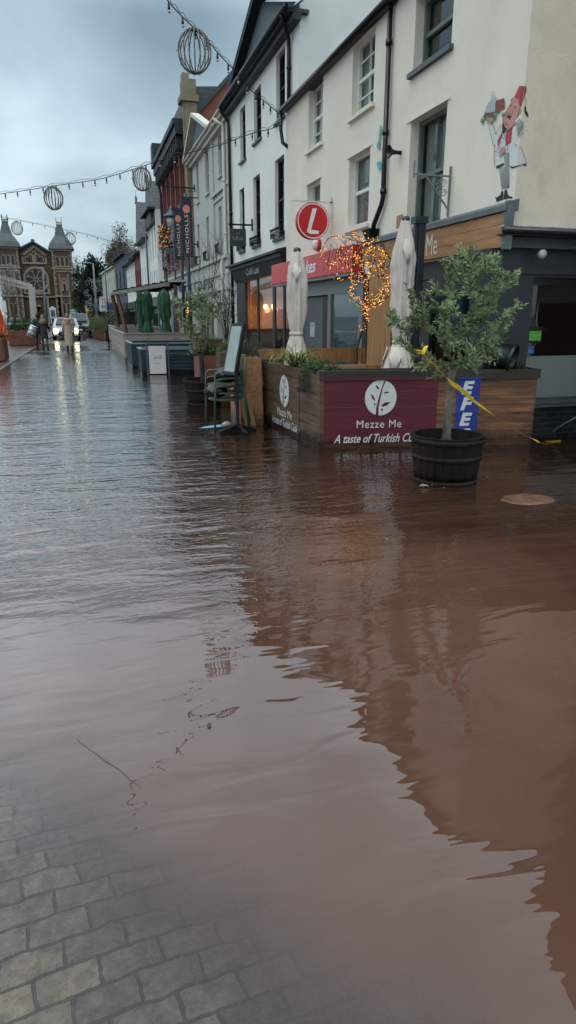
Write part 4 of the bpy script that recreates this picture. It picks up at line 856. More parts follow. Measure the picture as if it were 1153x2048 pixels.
# ----- furled parasols
def parasol(name, label, loc, prof, mat, tilt=None, n=72, seed=1, group=None, lo=0., polem=None):
    r = thing(name, label, 'parasol', loc, group); x, y, _ = loc; rnd = random.Random(seed)
    ph = rnd.random()*6
    def fn(a, z):
        k = 1+.09*cos(6*a+ph+z*1.2+.9*noise.noise((cos(a),sin(a),z*1.5)))+.06*cos(15*a+z*3.0)+.07*cos(3*a+z*4)+.22*noise.noise((cos(a)*2.2+seed,sin(a)*2.2,z*2.6))+.10*noise.noise((cos(a)*5,sin(a)*5+seed,z*7))
        return k
    zs = []; 
    for i in range(len(prof)-1):
        (r0,z0),(r1,z1) = prof[i], prof[i+1]; m_ = max(1, int(abs(z1-z0)/.03))
        for j in range(m_):
            f = j/m_; zs.append((r0+(r1-r0)*f, z0+(z1-z0)*f))
    zs.append(prof[-1])
    b = MB(); b.lathe((x,y,0), zs, n, fn=fn, cap=False)
    o = b.build('canopy', mat, r); sm = o.modifiers.new('s','SOLIDIFY'); sm.thickness = .008
    zt = max(z for _, z in prof)
    b = MB(); b.tube([(x,y,lo),(x,y,zt+.02)], .026, 10); b.build('pole', polem or MT['post_grey'], r)
    b = MB(); b.lathe((x,y,zt), [(.05,-.01),(.055,.0),(.05,.035),(.02,.05)], 14); b.build('cap', MT['post_grey'], r)
    return r, zs, fn
def flap(r, x, y, pts, mat):
    b = MB(); b.add(pts, [(i, i+1, i+2) for i in range(0, len(pts)-2)] , 0, True); o = b.build('canopy_flap', mat, r); sm = o.modifiers.new('s','SOLIDIFY'); sm.thickness = .006
p1 = ony(592, 502, 9.5); zt = p1.z; px_ = p1.x+.02; UY = 9.5
r_, zs, fn = parasol('parasol', 'furled beige parasol tied at the waist, standing before the red fascia', (px_,UY,0), [(.17,.90),(.145,1.1),(.125,1.25),(.085,1.40),(.10,1.5),(.13,1.75),(.135,2.05),(.125,2.25),(.09,2.42),(.045,zt)], canv, lo=.5)
b = MB(); b.lathe((px_,UY,1.40), [(.103,-.02),(.107,0),(.103,.02)], 28, fn=lambda a, z: fn(a, 1.4)); b.build('tie_strap', canv, r_)
def drape(b, cx, cy, z, h, r, n=5, seed=0):
    """loose hems of the folded cloth that lap over one another round the bundle"""
    rnd = random.Random(seed)
    for i in range(n):
        a = 2*pi*i/n+rnd.random()*.5; w = .9; vs = []
        for j in range(7):
            f = j/6-.5; aa = a+f*w
            vs.append((cx+cos(aa)*(r*.75), cy+sin(aa)*(r*.75), z+h*.9)); vs.append((cx+cos(aa)*r*1.08, cy+sin(aa)*r*1.08, z+h*.4+abs(f)*.05)); vs.append((cx+cos(aa)*r*(1.12+.08*cos(j*2)), cy+sin(aa)*r*(1.12+.08*cos(j*2)), z+abs(f)*h*1.1))
        b.add(vs, [(j*3+k, j*3+3+k, j*3+4+k, j*3+1+k) for j in range(6) for k in range(2)], 0, True)
b = MB(); drape(b, px_, UY, 2.10, .30, .128, 3, 3); o = b.build('canopy_flap', canv, r_); sm = o.modifiers.new('s','SOLIDIFY'); sm.thickness = .006; b = MB(); drape(b, px_, UY, .86, .4, .15, 5, 8); o = b.build('canopy_hem', canv, r_); sm = o.modifiers.new('s','SOLIDIFY'); sm.thickness = .006
p2 = ony(812, 440, 8.55); zt = p2.z; qx = p2.x
b2 = [(.22,.92),(.18,1.05),(.09,1.30),(.105,1.42),(.14,1.7),(.15,2.1),(.145,2.4),(.11,2.62),(.05,zt)]
r_, zs, fn = parasol('parasol', 'furled beige parasol beside the charcoal post, skirt swinging to the left', (qx,8.55,0), b2, canv, seed=5, lo=.5)
b = MB(); drape(b, qx, 8.55, 2.30, .36, .145, 3, 5); o = b.build('canopy_flap', canv, r_); sm = o.modifiers.new('s','SOLIDIFY'); sm.thickness = .006; b = MB(); drape(b, qx-.05, 8.55, .86, .42, .17, 5, 9); o = b.build('canopy_hem', canv, r_); sm = o.modifiers.new('s','SOLIDIFY'); sm.thickness = .006
b = MB(); b.lathe((qx,8.55,1.30), [(.106,-.02),(.110,0),(.106,.02)], 28, fn=lambda a, z: fn(a, 1.3)); b.build('tie_strap', canv, r_)
grn = pm('bottle_green_canvas', (.022,.085,.036), .85, .2, 3, .003, 60)
for k, (x, Y, ph, w) in enumerate(((298,36,0,.25),(332,30,1,.235))):
    b0 = ony(x, 660, Y); tp = ony(x, 582 if k == 0 else 580, Y).z
    parasol('parasol', ['furled dark green parasol nearer the far end of the cream enclosure, broad and rounded', 'furled dark green parasol in front of the pale shopfront, slim with pinched waist'][k], (b0.x,Y,0), [(w*1.05,.80),(w*.98,1.0),(w*.68,1.38),(w*.92,1.7),(w*1.08,tp-.55),(w*.95,tp-.2),(w*.6,tp-.05),(.06,tp)], grn, seed=8+k)
b0 = ony(299,660,36)
parasol('parasol', 'furled dark green parasol overlapped by its broad neighbour', (b0.x-.30,36.7,0), [(.20,.85),(.17,1.3),(.20,1.8),(.2,2.4),(.1,2.75),(.05,2.85)], grn, seed=12)
org = pm('orange_canvas', (.75,.10,.025), .8, .12, 3)
parasol('parasol', 'bright orange furled parasol at the left edge behind a flower planter', (-3.15,27.8,0), [(.36,.75),(.30,1.1),(.24,1.6),(.14,2.2),(.05,2.75)], org, seed=4)
# ----- barrels
def barrel(loc, label):
    r = thing('barrel_planter', label, 'barrel planter', (0,0,0), 'half barrel planters')
    R0, R1, Hh = .300, .372, .49
    def prof(z): f = (z+.1)/(Hh+.1); return R0+(R1-R0)*(f**.85)
    for k in range(1):
        b = MB(); ns = 26
        for i in range(ns):
            a0 = 2*pi*i/ns+.0035; a1 = 2*pi*(i+1)/ns-.0035; vs = []; nz = 7
            dr_ = random.uniform(-.003,.003)
            for j in range(nz):
                z = -.1+(Hh+.1+random.uniform(-.004,.002)*(j==nz-1))*j/(nz-1); rr = prof(min(z,Hh))+dr_
                for a in (a0, (a0+a1)/2, a1): vs.append((rr*cos(a), rr*sin(a), z))
                for a in (a0, a1): vs.append(((rr-.028)*cos(a), (rr-.028)*sin(a), z))
            fs = []
            for j in range(nz-1):
                o_ = j*5; p_ = o_+5
                fs += [(o_,o_+1,p_+1,p_),(o_+1,o_+2,p_+2,p_+1),(o_+3,p_+3,p_+4,o_+4),(o_,p_,p_+3,o_+3),(o_+2,o_+4,p_+4,p_+2)]
            t_ = (nz-1)*5; fs += [(t_,t_+1,t_+2,t_+4,t_+3)]
            b.add(vs, fs)
        b.build('staves', pm('barrel_oak', (.017,.0115,.0085), .75, .5, 3, .004, 12, stretch=(5,5,.6), island=.7, stain=.4, stcol=(.04,.03,.022), wet=.14, spec=.25), r)
    for z in (.02, .27, .44):
        b = MB(); b.lathe((0,0,z), [(prof(z-.025)+.004,-.025),(prof(z)+.008,-.024),(prof(z)+.009,.024),(prof(z+.025)+.003,.025)], 40, cap=False); b.build('hoop', pm('rusty_hoop', (.020,.014,.011), .75, .5, 9, .002, 40, spec=.25), r)
    b = MB(); b.lathe((0,0,.36), [(.335,0),(.2,.02),(.02,.025)], 30); b.build('soil', soil, r)
    r.location = loc; r['label'] = label; return r
bc = Vector((3.50,5.88,0))
bar1 = barrel(bc, 'half barrel planter standing in the flood before the maroon sign')
fb_ = onz(407, 812); d_ = Vector((fb_.x, fb_.y, 0)).normalized(); bc2 = fb_+d_*.31
bar2 = dup(bar1, bc2, .7, 1.0, 'half barrel planter farther down the street beside the stacked green chairs')
# ----- foliage helpers
def leafquad(b, p, d, l, w, mi=0, bend=.15):
    d = d.normalized(); s = d.cross(Vector((random.uniform(-1,1),random.uniform(-1,1),random.uniform(-1,1))))
    if s.length < .05: s = d.orthogonal()
    s.normalize(); nn = s.cross(d)
    m_ = p+d*l*.5+nn*l*bend*.5
    b.add([p, m_+s*w*.5, p+d*l-nn*l*bend*.3, m_-s*w*.5], [(0,1,2),(0,2,3)], mi)
def grow(root, fork, targets, trunk, barkm, leafm, leaf=(.055,.013), dens=60, r0=.02, name='crown', bare=False, twig=.9):
    nodes = [(Vector(fork), None, 0)]; paths = []
    targets = sorted(targets, key=lambda t: (t-Vector(fork)).length)
    for t in targets:
        df = (t-nodes[0][0]).length
        best = min(range(len(nodes)), key=lambda i: (nodes[i][0]-t).length+.35*(nodes[i][0]-nodes[0][0]).length)
        A = nodes[best][0]; k = max(2, int((t-A).length/.06)); P = [A]; pi_ = best
        mid = (A+t)/2+Vector((0,0,-.06*(t-A).length))+Vector((random.uniform(-.03,.03),)*3)
        for i in range(1, k+1):
            f = i/k; q = A*(1-f)**2+mid*2*f*(1-f)+t*f*f; nodes.append((q, pi_, nodes[pi_][2]+1)); pi_ = len(nodes)-1; P.append(q)
        paths.append((P, (A-nodes[0][0]).length))
    b = MB()
    if trunk: b.tube(*trunk, n=10)
    for P, da in paths:
        ra = max(.0035, r0*math.exp(-da*2.4)); b.tube(P, [ra+(.0018-ra)*i/(len(P)-1) for i in range(len(P))], 5)
    b.build('trunk', barkm, root)
    if bare: return paths
    b = MB()
    for P, da in paths:
        L_ = sum((P[i+1]-P[i]).length for i in range(len(P)-1)); nl = int(L_*dens*twig)
        for i in range(nl):
            f = random.random()**.8; j = min(len(P)-2, int(f*(len(P)-1))); p = P[j].lerp(P[j+1], random.random()); d = (P[j+1]-P[j]).normalized()
            sd = Vector((random.gauss(0,1),random.gauss(0,1),random.gauss(0,1))); sd -= d*sd.dot(d); sd.normalize()
            leafquad(b, p, d*.75+sd*.8, leaf[0]*random.uniform(.7,1.25), leaf[1]*random.uniform(.8,1.3), 0)
        # short leafy side twigs
        for i in range(int(L_*16*twig)):
            f = random.uniform(.25,1); j = min(len(P)-2, int(f*(len(P)-1))); p = P[j]; d = (P[j+1]-P[j]).normalized()
            sd = Vector((random.gauss(0,1),random.gauss(0,1),random.gauss(.3,1))).normalized(); dd = (d+sd*.9).normalized(); tl = random.uniform(.05,.13)
            for m_ in range(9):
                q = p+dd*tl*(m_/8); s2 = Vector((random.gauss(0,1),random.gauss(0,1),random.gauss(0,1))); leafquad(b, q, dd*.9+s2*.45, leaf[0]*random.uniform(.6,1.1), leaf[1], 0)
    b.build(name, leafm, root); return paths
# ----- olive tree in the near barrel
ol = thing('olive_tree', 'young olive tree with silvery leaves growing in the near half barrel', 'tree', bc)
Y0 = 5.88
def T(x, y, dy=None): return ony(760+x/2.934, 420+y/2.934, Y0+(random.uniform(-.30,.30) if dy is None else dy))
tips = [(560,235),(470,250),(510,290),(430,300),(400,340),(640,265),(690,280),(815,360),(740,370),(700,430),(600,300),(800,540),(750,610),(740,680),(600,560),(560,420),(520,400),(480,380),(330,450),(300,480),(190,470),(185,530),(215,545),(60,590),(65,640),(50,670),(100,750),(130,720),(200,640),(250,590),(350,580),(380,620),(420,560),(450,500),(620,640),(700,700),(660,760),(600,820),(590,900),(540,880),(480,900),(420,880),(350,900),(330,970),(240,830),(205,860),(300,700),(360,740),(420,700),(500,650),(560,720),(640,720),(520,780),(580,600),(460,600),(680,560),(690,500),(640,450),(590,480),(540,330),(610,370),(660,340),(450,430),(500,470),(560,520),(620,520),(480,720),(440,780),(540,640),(720,760),(690,830),(640,880),(300,560),(260,500),(150,640),(90,620),(120,680),(280,860),(260,920),(640,600),(720,640),(570,820),(610,760),(390,480),(410,400)]
fork = ony(908,732,Y0); tb = bc+Vector((.03,0,.36))
tr1 = [tb, ony(893,878,Y0), ony(896,830,Y0), ony(900,790,Y0), ony(903,755,Y0), fork]
grow(ol, fork, [T(*t) for t in tips]+[T(t[0]+random.uniform(-40,40), t[1]+random.uniform(-40,40)) for t in tips if 230 < t[1] < 860 and t[0] > 380], (tr1, [.052,.047,.040,.036,.038,.044]), bark, leaf_o, (.064,.0175), 185, .024)
# second olive
ol2 = thing('olive_tree', 'smaller olive tree in the farther half barrel, partly bare', 'tree', bc2)
Y1 = bc2.y
tg = [ony(x, y, Y1+random.uniform(-.3,.3)) for x, y in ((372,600),(385,590),(395,600),(405,610),(380,625),(365,610),(358,620),(372,645),(390,650),(402,640),(415,630),(425,610),(430,590),(410,590),(420,650),(440,640),(395,670),(380,675),(410,660),(362,640),(350,600),(435,620),(375,585),(400,575),(388,610),(412,600),(398,625),(425,635),(368,665),(384,700),(376,655),(405,645))]
fk = ony(403,706,Y1); grow(ol2, fk, tg, ([bc2+Vector((0,0,.36)), ony(407,755,Y1), ony(404,725,Y1), fk], [.055,.05,.045,.042]), barkd, leaf_o, (.075,.024), 120, .026)
def wisp(name, label, base, spread, hgt, nst, barkm, leafm=None, dens=8):
    r = thing(name, label, 'shrub', base); b = MB(); lb = MB(); base = Vector(base)
    for i in range(nst):
        a = random.random()*6.28; s = spread*random.uniform(.3,1); P = []
        for k in range(7):
            f = k/6; P.append(base+Vector((cos(a)*s*f**1.4+random.uniform(-.03,.03)*f, sin(a)*s*f**1.4, hgt*f*random.uniform(.97,1.03)*(.75+.25*(i%4)/3))))
        b.tube(P, [.011-.0095*k/6 for k in range(7)], 4)
        for m_ in range(5):
            j = random.randint(2,5); d = Vector((random.uniform(-1,1),random.uniform(-1,1),1.2)).normalized()*hgt*.22
            b.tube([P[j], P[j]+d*.5, P[j]+d+Vector((0,0,.03))], [.006,.004,.001], 3)
            if leafm:
                for q in range(dens): leafquad(lb, P[j]+d*random.random(), Vector((random.gauss(0,1),random.gauss(0,1),.4)), .05, .025)
    b.build('stems', barkm, r)
    if leafm: lb.build('leaves', leafm, r)
    return r
def clump(name, label, cen, rad, n, leaf, mats, blade=False, cat='plant', up=.5):
    r = thing(name, label, cat, cen); b = MB(); cen = Vector(cen)
    for i in range(n):
        a = random.random()*6.28; q = random.random()**.6
        if blade:
            p = cen+Vector((cos(a)*rad[0]*.3*q, sin(a)*rad[1]*.3*q, 0)); l = leaf[0]*random.uniform(.6,1.1); d = Vector((cos(a)*(.35+q), sin(a)*(.35+q), 1.2)).normalized()
            s = Vector((-sin(a),cos(a),0))*leaf[1]/2; m1 = p+d*l*.5; m2 = p+d*l*.85+Vector((cos(a)*l*.28*q,sin(a)*l*.28*q,-.15*l*(q+.3)))
            e = m2+Vector((cos(a)*l*.2,sin(a)*l*.2,-.25*l*(q+.2)))
            b.add([p-s,p+s,m1+s,m1-s,m2+s*.7,m2-s*.7,e], [(0,1,2,3),(3,2,4,5),(5,4,6)], 0)
        else:
            v = Vector((random.gauss(0,1),random.gauss(0,1),random.gauss(0,1))).normalized(); rr = random.random()**.4
            bump_ = 1+.35*noise.noise(v*2.2+cen); p = cen+Vector((v.x*rad[0], v.y*rad[1], abs(v.z)*rad[2]))*rr*bump_
            leafquad(b, p, v+Vector((0,0,up)), leaf[0]*random.uniform(.6,1.2), leaf[1])
    b.build('leaves', mats, r); return r
q = ony(588,738,9.0); clump('ornamental_grass', 'yellow green tuft of arching grass on the near timber planter', (2.86,9.05,.96), (.3,.3), 170, (.42,.012), leaf_y, True)
clump('herb_plant', 'bushy green herb plant at the planter corner beside the grass tuft', (2.93,8.25,.93), (.26,.35,.17), 900, (.04,.02), leaf_g)
clump('trailing_plant', 'dark trailing plant hanging down the side planter near its corner', (2.72,8.25,.70), (.07,.16,.26), 500, (.035,.012), leaf_d, up=-.6)
for i, (s, w, lb) in enumerate(((1.35,.18,'low green sprig behind the maroon panel, below the swinging parasol skirt'),(1.75,.14,'small sprig of leaves in the soil left of the olive trunk'),(2.62,.16,'dark leafy shrub on the planter end beside the tipped pot'))):
    p = FPF.p(s,.18,.93); clump('herb_plant', lb, p, (w,.12,.12+.05*(i==2)), 420, (.035,.016), leaf_g if i < 2 else leaf_d)
# tipped plant pot
tp = thing('plant_pot', 'black plastic plant pot tipped on its side on the planter end', 'pot', (5.1,7.35,1.1))
M_ = (-Vector((.62,-.72,-.22))).to_track_quat('Z','Y').to_matrix()
cpt = FPF.p(2.40,.12,1.16)
b = MB(); b.lathe(cpt, [(.01,.17),(.135,.17),(.14,.16),(.165,-.13),(.178,-.135),(.18,-.17),(.165,-.175),(.155,-.16),(.13,.13),(.01,.14)], 28, M=M_.inverted() if False else M_, cap=False); b.build('pot', pm('black_plastic', (.016,.018,.021), .35), tp)
b = MB(); 
for i in range(14): leafquad(b, cpt+Vector((-.12,0,-.02))+Vector((random.uniform(-.05,.02),random.uniform(-.05,.05),random.uniform(-.1,.16))), Vector((random.gauss(0,1),random.gauss(0,1),-1)), .10, .035)
b.build('dry_leaves', pm('dead_leaf', (.22,.12,.07), .8), tp)
# yellow barrier tape
ty = pm('yellow_tape', (.75,.50,.02), .5, .08, 5)
tape = thing('barrier_tape', 'yellow warning tape tied through the olive tree down into the water', 'tape', (4,6.2,.5))
def ribbon(b, P, w, tw, up=Vector((0,0,1))):
    vs = []
    for i, p in enumerate(P):
        t = (P[min(i+1,len(P)-1)]-P[max(i-1,0)]).normalized(); s = t.cross(Vector((0,-1,0)).lerp(up, .5+.5*sin(tw*i))).normalized(); ww = w*(.45+.55*abs(cos(tw*i*.7+.3))); vs += [p+s*ww/2, p-s*ww/2]
    b.add(vs, [(2*i,2*i+1,2*i+3,2*i+2) for i in range(len(P)-1)], 0, True)
TP = [ony(x, y, Y) for x, y, Y in ((846,706,5.5),(858,718,5.55),(872,732,5.6),(890,752,5.7),(905,768,5.80),(918,775,5.9),(950,803,6.2),(985,828,6.5),(1020,853,6.8),(1050,870,7.0),(1078,884,7.0))]
PP = []
for i in range(len(TP)-1): PP += [TP[i].lerp(TP[i+1], k/4) for k in range(4)]
b = MB(); ribbon(b, PP+[TP[-1]], .046, .23); b.build('tape', ty, tape)
e_ = onz(1078,885,.008); f_ = onz(1122,881,.008); b = MB(); ribbon(b, [e_, e_.lerp(f_,.3)+Vector((0,0,.008)), e_.lerp(f_,.6), f_], .022, .2, Vector((.2,1,.3))); b.build('tail', ty, tape)
b = MB()
for (dx, dz, l) in ((-.06,.03,.1),(.03,.07,.1),(-.05,.0,.12)): p = TP[0]; ribbon(b, [p, p+Vector((dx*.6,-.02,dz*.8)), p+Vector((dx*1.3,.0,dz*.9))], .04, .6)
b.build('bow', ty, tape)
# debris, sandbag, pole in the water
dp = thing('broom_handle', 'grey pole leaning out of the water at the alley corner', 'pole', (5.9,7.2,0))
A = onz(1085,872); B_ = ony(1153,834,7.3); b = MB(); b.tube([A-Vector((0,0,.05)), A.lerp(B_,.6), B_, B_+(B_-A)*.4], .012, 8); b.build('pole', pm('grey_pole', (.16,.19,.19), .4), dp)
b = MB(); b.beam(A+Vector((-.12,0,.02)), A+Vector((.05,.03,.05)), .05, .05); b.build('head', pm('brown_head', (.10,.05,.035), .7), dp)
# submerged round cover just under the surface
q = onz(1057,1000,-.012); b = MB(); b.lathe((q.x,q.y,-.03), [(.02,.036),(.20,.035),(.26,.033),(.30,.020),(.33,-.1)], 48, sx=1.0, sy=.72, fn=lambda a, z: 1+.08*noise.noise((cos(a)*1.5,sin(a)*1.5,z*9))); o = b.build('manhole_cover', pm('silty_cover', (.24,.125,.082), .12, .3, 7, .003, 20, spec=1.), None)
tag(o, 'pale round cover showing just under the brown water before the alley', 'cover')
# ----- stacked green chairs
gm = pm('green_metal', (.07,.10,.055), .4, .1, 6)
def chair(loc, label, dz, first=None):
    if first: return dup(first, (loc[0]+.0, loc[1], loc[2]+dz), .12, 1., label)
    r = thing('garden_chair', label, 'chair', (0,0,0), 'stacked green chairs')
    for sy in (-1, 1):
        b = MB(); b.tube([(-.24,sy*.24,-.1),(-.22,sy*.23,.42),(-.21,sy*.235,.62),(-.17,sy*.24,.645),(.10,sy*.24,.66),(.2,sy*.22,.66)], .014, 8); b.build('armrest', gm, r)
        b = MB(); b.tube([(.33,sy*.24,-.1),(.24,sy*.21,.40),(.25,sy*.20,.60),(.29,sy*.19,.86)], .014, 8); b.build('leg', gm, r)
    b = MB(); b.lathe((0,0,.42), [(.01,.0),(.22,.0),(.245,.01),(.24,.03),(.01,.02)], 20); b.build('seat', gm, r)
    b = MB(); 
    for y in (-.12,-.06,0,.06,.12): b.beam((.245,y,.44),(.285,y,.84),.03,.008)
    b.tube([(.29,-.19,.86),(.30,-.1,.885),(.30,.1,.885),(.29,.19,.86)], .014, 8); b.build('backrest', gm, r)
    r.location = loc; r.rotation_euler = (0,0,.12); return r
cx0 = (1.98,9.92,0)
c0 = chair(cx0, 'lowest green metal chair of the stack by the planter', 0); chair(cx0, 'middle green metal chair in the stack by the planter', .10, c0); chair(cx0, 'topmost green metal chair of the stack, half hidden by bags', .20, c0)
bagm = pm('bin_bag', (.012,.012,.014), .22, .1, 5, .02, 9)
for k, (p, s, lb) in enumerate((((1.84,9.86,.56),(.17,.16,.10),'black bin bag lying on the lower seat of the green chairs'),((2.02,9.86,.80),(.19,.18,.12),'black bin bag piled on top of the green chair stack'))):
    b = MB(); b.lathe(p, [(.02,-1)]+[(sin(pi*i/12), -cos(pi*i/12)) for i in range(1,12)]+[(.02,1)], 26, sx=s[0], sy=s[1], fn=lambda a, z: 1+.10*sin(5*a+z*3)+.07*cos(9*a-z*5)); 
    b.v = [(x, y, p[2]+(z-p[2])*s[2]) for x, y, z in b.v]; o = b.build('bin_bag', bagm, None); tag(o, lb, 'bag')
# ----- menu stand
ms = thing('menu_stand', 'black menu stand on a cross foot with a tilted glazed case', 'menu stand', (2.10,9.42,0))
bx, by = 2.07, 9.42
b = MB(); b.beam((bx,by,.03),(bx,by,1.12),.045,.045); b.build('pole', blackp, ms)
b = MB()
for a in (.2,1.77,3.34,4.9): b.hexa([Vector((bx,by,0))+Vector(v) for v in [(cos(a)*.03-sin(a)*.03,sin(a)*.03+cos(a)*.03,.0),(cos(a)*.30-sin(a)*.03,sin(a)*.30+cos(a)*.03,.0),(cos(a)*.30+sin(a)*.03,sin(a)*.30-cos(a)*.03,.0),(cos(a)*.03+sin(a)*.03,sin(a)*.03-cos(a)*.03,.0),(cos(a)*.03-sin(a)*.03,sin(a)*.03+cos(a)*.03,.11),(cos(a)*.30-sin(a)*.03,sin(a)*.30+cos(a)*.03,.03),(cos(a)*.30+sin(a)*.03,sin(a)*.30-cos(a)*.03,.03),(cos(a)*.03+sin(a)*.03,sin(a)*.03-cos(a)*.03,.11)]])
b.build('foot', blackp, ms)
w = Vector((.115,-.30,0)); u = Vector((.16,.06,.71)); nrm = w.cross(u).normalized()
if nrm.x > 0: nrm = -nrm
c = Vector((bx-.02,by-.0,1.19))-nrm*(-.03)
def panel(b, c, w, u, t, off): 
    o_ = c+nrm*off; b.hexa([o_-w/2-u/2-nrm*t, o_+w/2-u/2-nrm*t, o_+w/2-u/2, o_-w/2-u/2, o_-w/2+u/2-nrm*t, o_+w/2+u/2-nrm*t, o_+w/2+u/2, o_-w/2+u/2])
b = MB(); panel(b, c, w, u, .05, 0); b.build('case', blackp, ms)
b = MB(); panel(b, c, w*.80, u*.88, .003, .004); b.build('menu_sheet', pm('menu_paper', (.30,.36,.35), .08, .15, 5), ms)
# litter
lt = thing('plastic_litter', 'blue and clear plastic wrapper floating by the menu stand', 'litter', (1.75,9.8,0))
A = onz(398,856,.008); B_ = onz(450,852,.02); b = MB(); b.add([A,A+Vector((.1,.06,.01)),A.lerp(B_,.5)+Vector((0,.05,.015)),B_+Vector((0,.06,.02)),B_+Vector((0,-.03,.0)),A.lerp(B_,.5)+Vector((0,-.05,.0)),A+Vector((.1,-.05,.0))], [(0,1,6),(1,2,5,6),(2,3,4,5)]); b.build('wrapper', pm('blue_film', (.20,.45,.60), .25), lt)
b = MB(); b.lathe(B_+Vector((.03,0,.02)), [(.005,-.03),(.07,-.01),(.075,.02),(.03,.05),(.003,.055)], 9, fn=lambda a,z: 1+.3*sin(3*a+z*60), sy=.6); b.build('bag', pm('clear_film', (.50,.40,.34), .2), lt)
l2 = MB(); q = onz(838,972,.004)
for i in range(9): p = q+Vector((random.uniform(-.02,.22),random.uniform(-.09,.05),.004+.01*random.random())); l2.tube([p,p+Vector((.04,.01,.012)),p+Vector((.07,-.02,.002))], [.004,.009,.003], 5)
tag(l2.build('litter', pm('husk', (.42,.28,.22), .7), None), 'scraps of pale husk against the near barrel base', 'litter')
# ----- OSB box planter with lavender
osb = pm('strand_board', (.34,.16,.075), .8, .45, 22, .004, 40, stretch=(1,1,2.2), stain=.45, stcol=(.08,.035,.02), wet=.25)
ob = thing('box_planter', 'strand board box planter with a bushy lavender behind the chairs', 'planter', (2.45,10.2,0))
b = MB(); b.hexa([(2.26,10.02,-.1),(2.62,10.0,-.1),(2.64,10.5,-.1),(2.2,10.5,-.1),(2.24,10.04,1.04),(2.60,10.02,1.02),(2.62,10.5,1.04),(2.2,10.5,1.05)]); b.build('box', osb, ob)
b = MB(); b.beam((2.40,9.93,-.05),(2.30,10.0,.52),.16,.012,up=(0,1,0)); b.build('loose_board', pm('ply', (.27,.155,.075), .8, .2, 6), ob)
clump('lavender', 'grey green lavender bush in the strand board box', (2.42,10.22,1.02), (.24,.22,.26), 900, (.06,.008), pm('lavender_leaf', (.09,.13,.08), .6, island=.8), up=1.6)
wisp('rosemary', 'upright sprigs rising above the lavender bush', (2.3,10.3,1.05), .14, .5, 7, barkd, leaf_o, 7)
# corten planter behind the farther barrel, with bare and leafy shrub
cp = thing('steel_planter', 'rusty steel planter between the farther barrel and the chair stack', 'planter', (2.6,14,0))
A = ony(398,712,14.0); B_ = ony(442,712,14.0); b = MB(); b.box(A.x,B_.x,14.0,14.7,-.1,A.z); bevel(b.build('box', corten, cp), .01); MB().box(B_.x+.02,B_.x+.5,14.05,14.7,-.1,A.z+.06).build('side_box', corten, cp)
w_ = ony(460,715,12.4); bw = thing('box_planter', 'small dark wooden planter just right of the rusty steel one', 'planter', (w_.x,12.4,0)); b = MB(); planks(b, Fr(ony(440,715,12.4).x,12.4,ony(480,715,12.4).x,12.4), 0, .38, 0, .4, -.1, ony(440,706,12.4).z, .13); b.build('board', wood_y, bw)
clump('herb_plant', 'low green plant spilling over the rusty steel planter', ((A.x+B_.x)/2,14.3,A.z-.02), (.34,.3,.20), 800, (.07,.035), leaf_g)
clump('herb_plant', 'yellowish small shrub on the small dark wooden planter', (w_.x+.05,12.6,1.02), (.2,.2,.20), 500, (.05,.025), pm('yellow_leaf', (.19,.20,.05), .6, island=.7))
wisp('bare_shrub', 'tall bare branching shrub rising behind the farther barrel', ((A.x+B_.x)/2,14.35,A.z), .75, 2.75, 9, bark)
wisp('bare_shrub', 'thin leafy upright shrub right of the tall bare one', (B_.x+.25,14.6,A.z), .35, 1.7, 9, barkd, leaf_o, 9)
# ----- navy slatted cafe planters and cream enclosures
def enclosure(name, label, x0, x1, y0, y1, h, m, slat=.11, cap=None, wallt=.12, capw=.06, bev=0):
    r = thing(name, label, 'planter', (x0,y0,0)); b = MB()
    z = -.1
    while z < h-.05:
        t = min(z+slat-.02, h-.04)
        for (a0,a1,c0,c1) in ((x0,x1,y0,y0+.04),(x0,x0+.04,y0+.041,y1-.001),(x0+.041,x1,y1-.04,y1),(x1-.04,x1,y0+.041,y1-.041)): b.box(a0,a1,c0,c1,z,t)
        z += slat
    b.build('slats', m, r)
    for (x, y) in ((x0-.015,y0-.015),(x1-.06,y0-.015),(x0-.015,y1-.06)): MB().box(x,x+.075,y,y+.075,-.1,h-.042).build('post', m, r)
    nm = int((x1-x0)/1.1)
    for i in range(1, nm): x = x0+(x1-x0)*i/nm; MB().box(x,x+.06,y0-.012,y0-.001,-.1,h-.042).build('post', m, r)
    b = MB()
    for (a0,a1,c0,c1) in ((x0-.04,x1,y0-.04,y0+capw),(x0-.04,x0+capw,y0+capw+.001,y1),(x0+capw+.001,x1,y1-capw,y1)): b.box(a0,a1,c0,c1,h-.04,h)
    b.build('cap_rail', cap or m, r)
    b = MB(); b.box(x0+.05,x1-.05,y0+.05,y1-.05,h-.25,h-.17); b.build('soil', soil, r) if y1-y0 < 1.5 else None
    return r
navyp = pm('navy_slats', (.022,.036,.055), .5, .2, 4, wet=.15); cap_g = pm('grey_green_cap', (.20,.25,.25), .35, .1, 5)
ztop = ony(285,697,19.95).z; xR = 3.55
enclosure('slatted_planter', 'near navy slatted barrier with a white hanging board in front', 1.55, xR, 19.95, 21.1, ztop, navyp, .10, cap_g)
enclosure('slatted_planter', 'second navy slatted barrier just behind the near one', 1.46, xR+.3, 22.6, 25.5, ony(260,686,22.6).z, navyp, .10, cap_g)
cmf = pm('greige_boards', (.30,.27,.24), .65, .1, 3, wet=.15)
enclosure('boarded_enclosure', 'near greige boarded terrace enclosure along the kerb', 1.46, 4.5, 26.8, 39.5, ony(250,666,26.8).z, cmf, .30, cmf)
enclosure('boarded_enclosure', 'far greige boarded terrace enclosure below the pergola', 1.72, 4.6, 40.2, 52, ony(233,654,40.2).z, cmf, .30, cmf)
af = thing('hanging_board', 'white board lettered in grey hung in a dark tube frame', 'sign', (1.9,19.7,0))
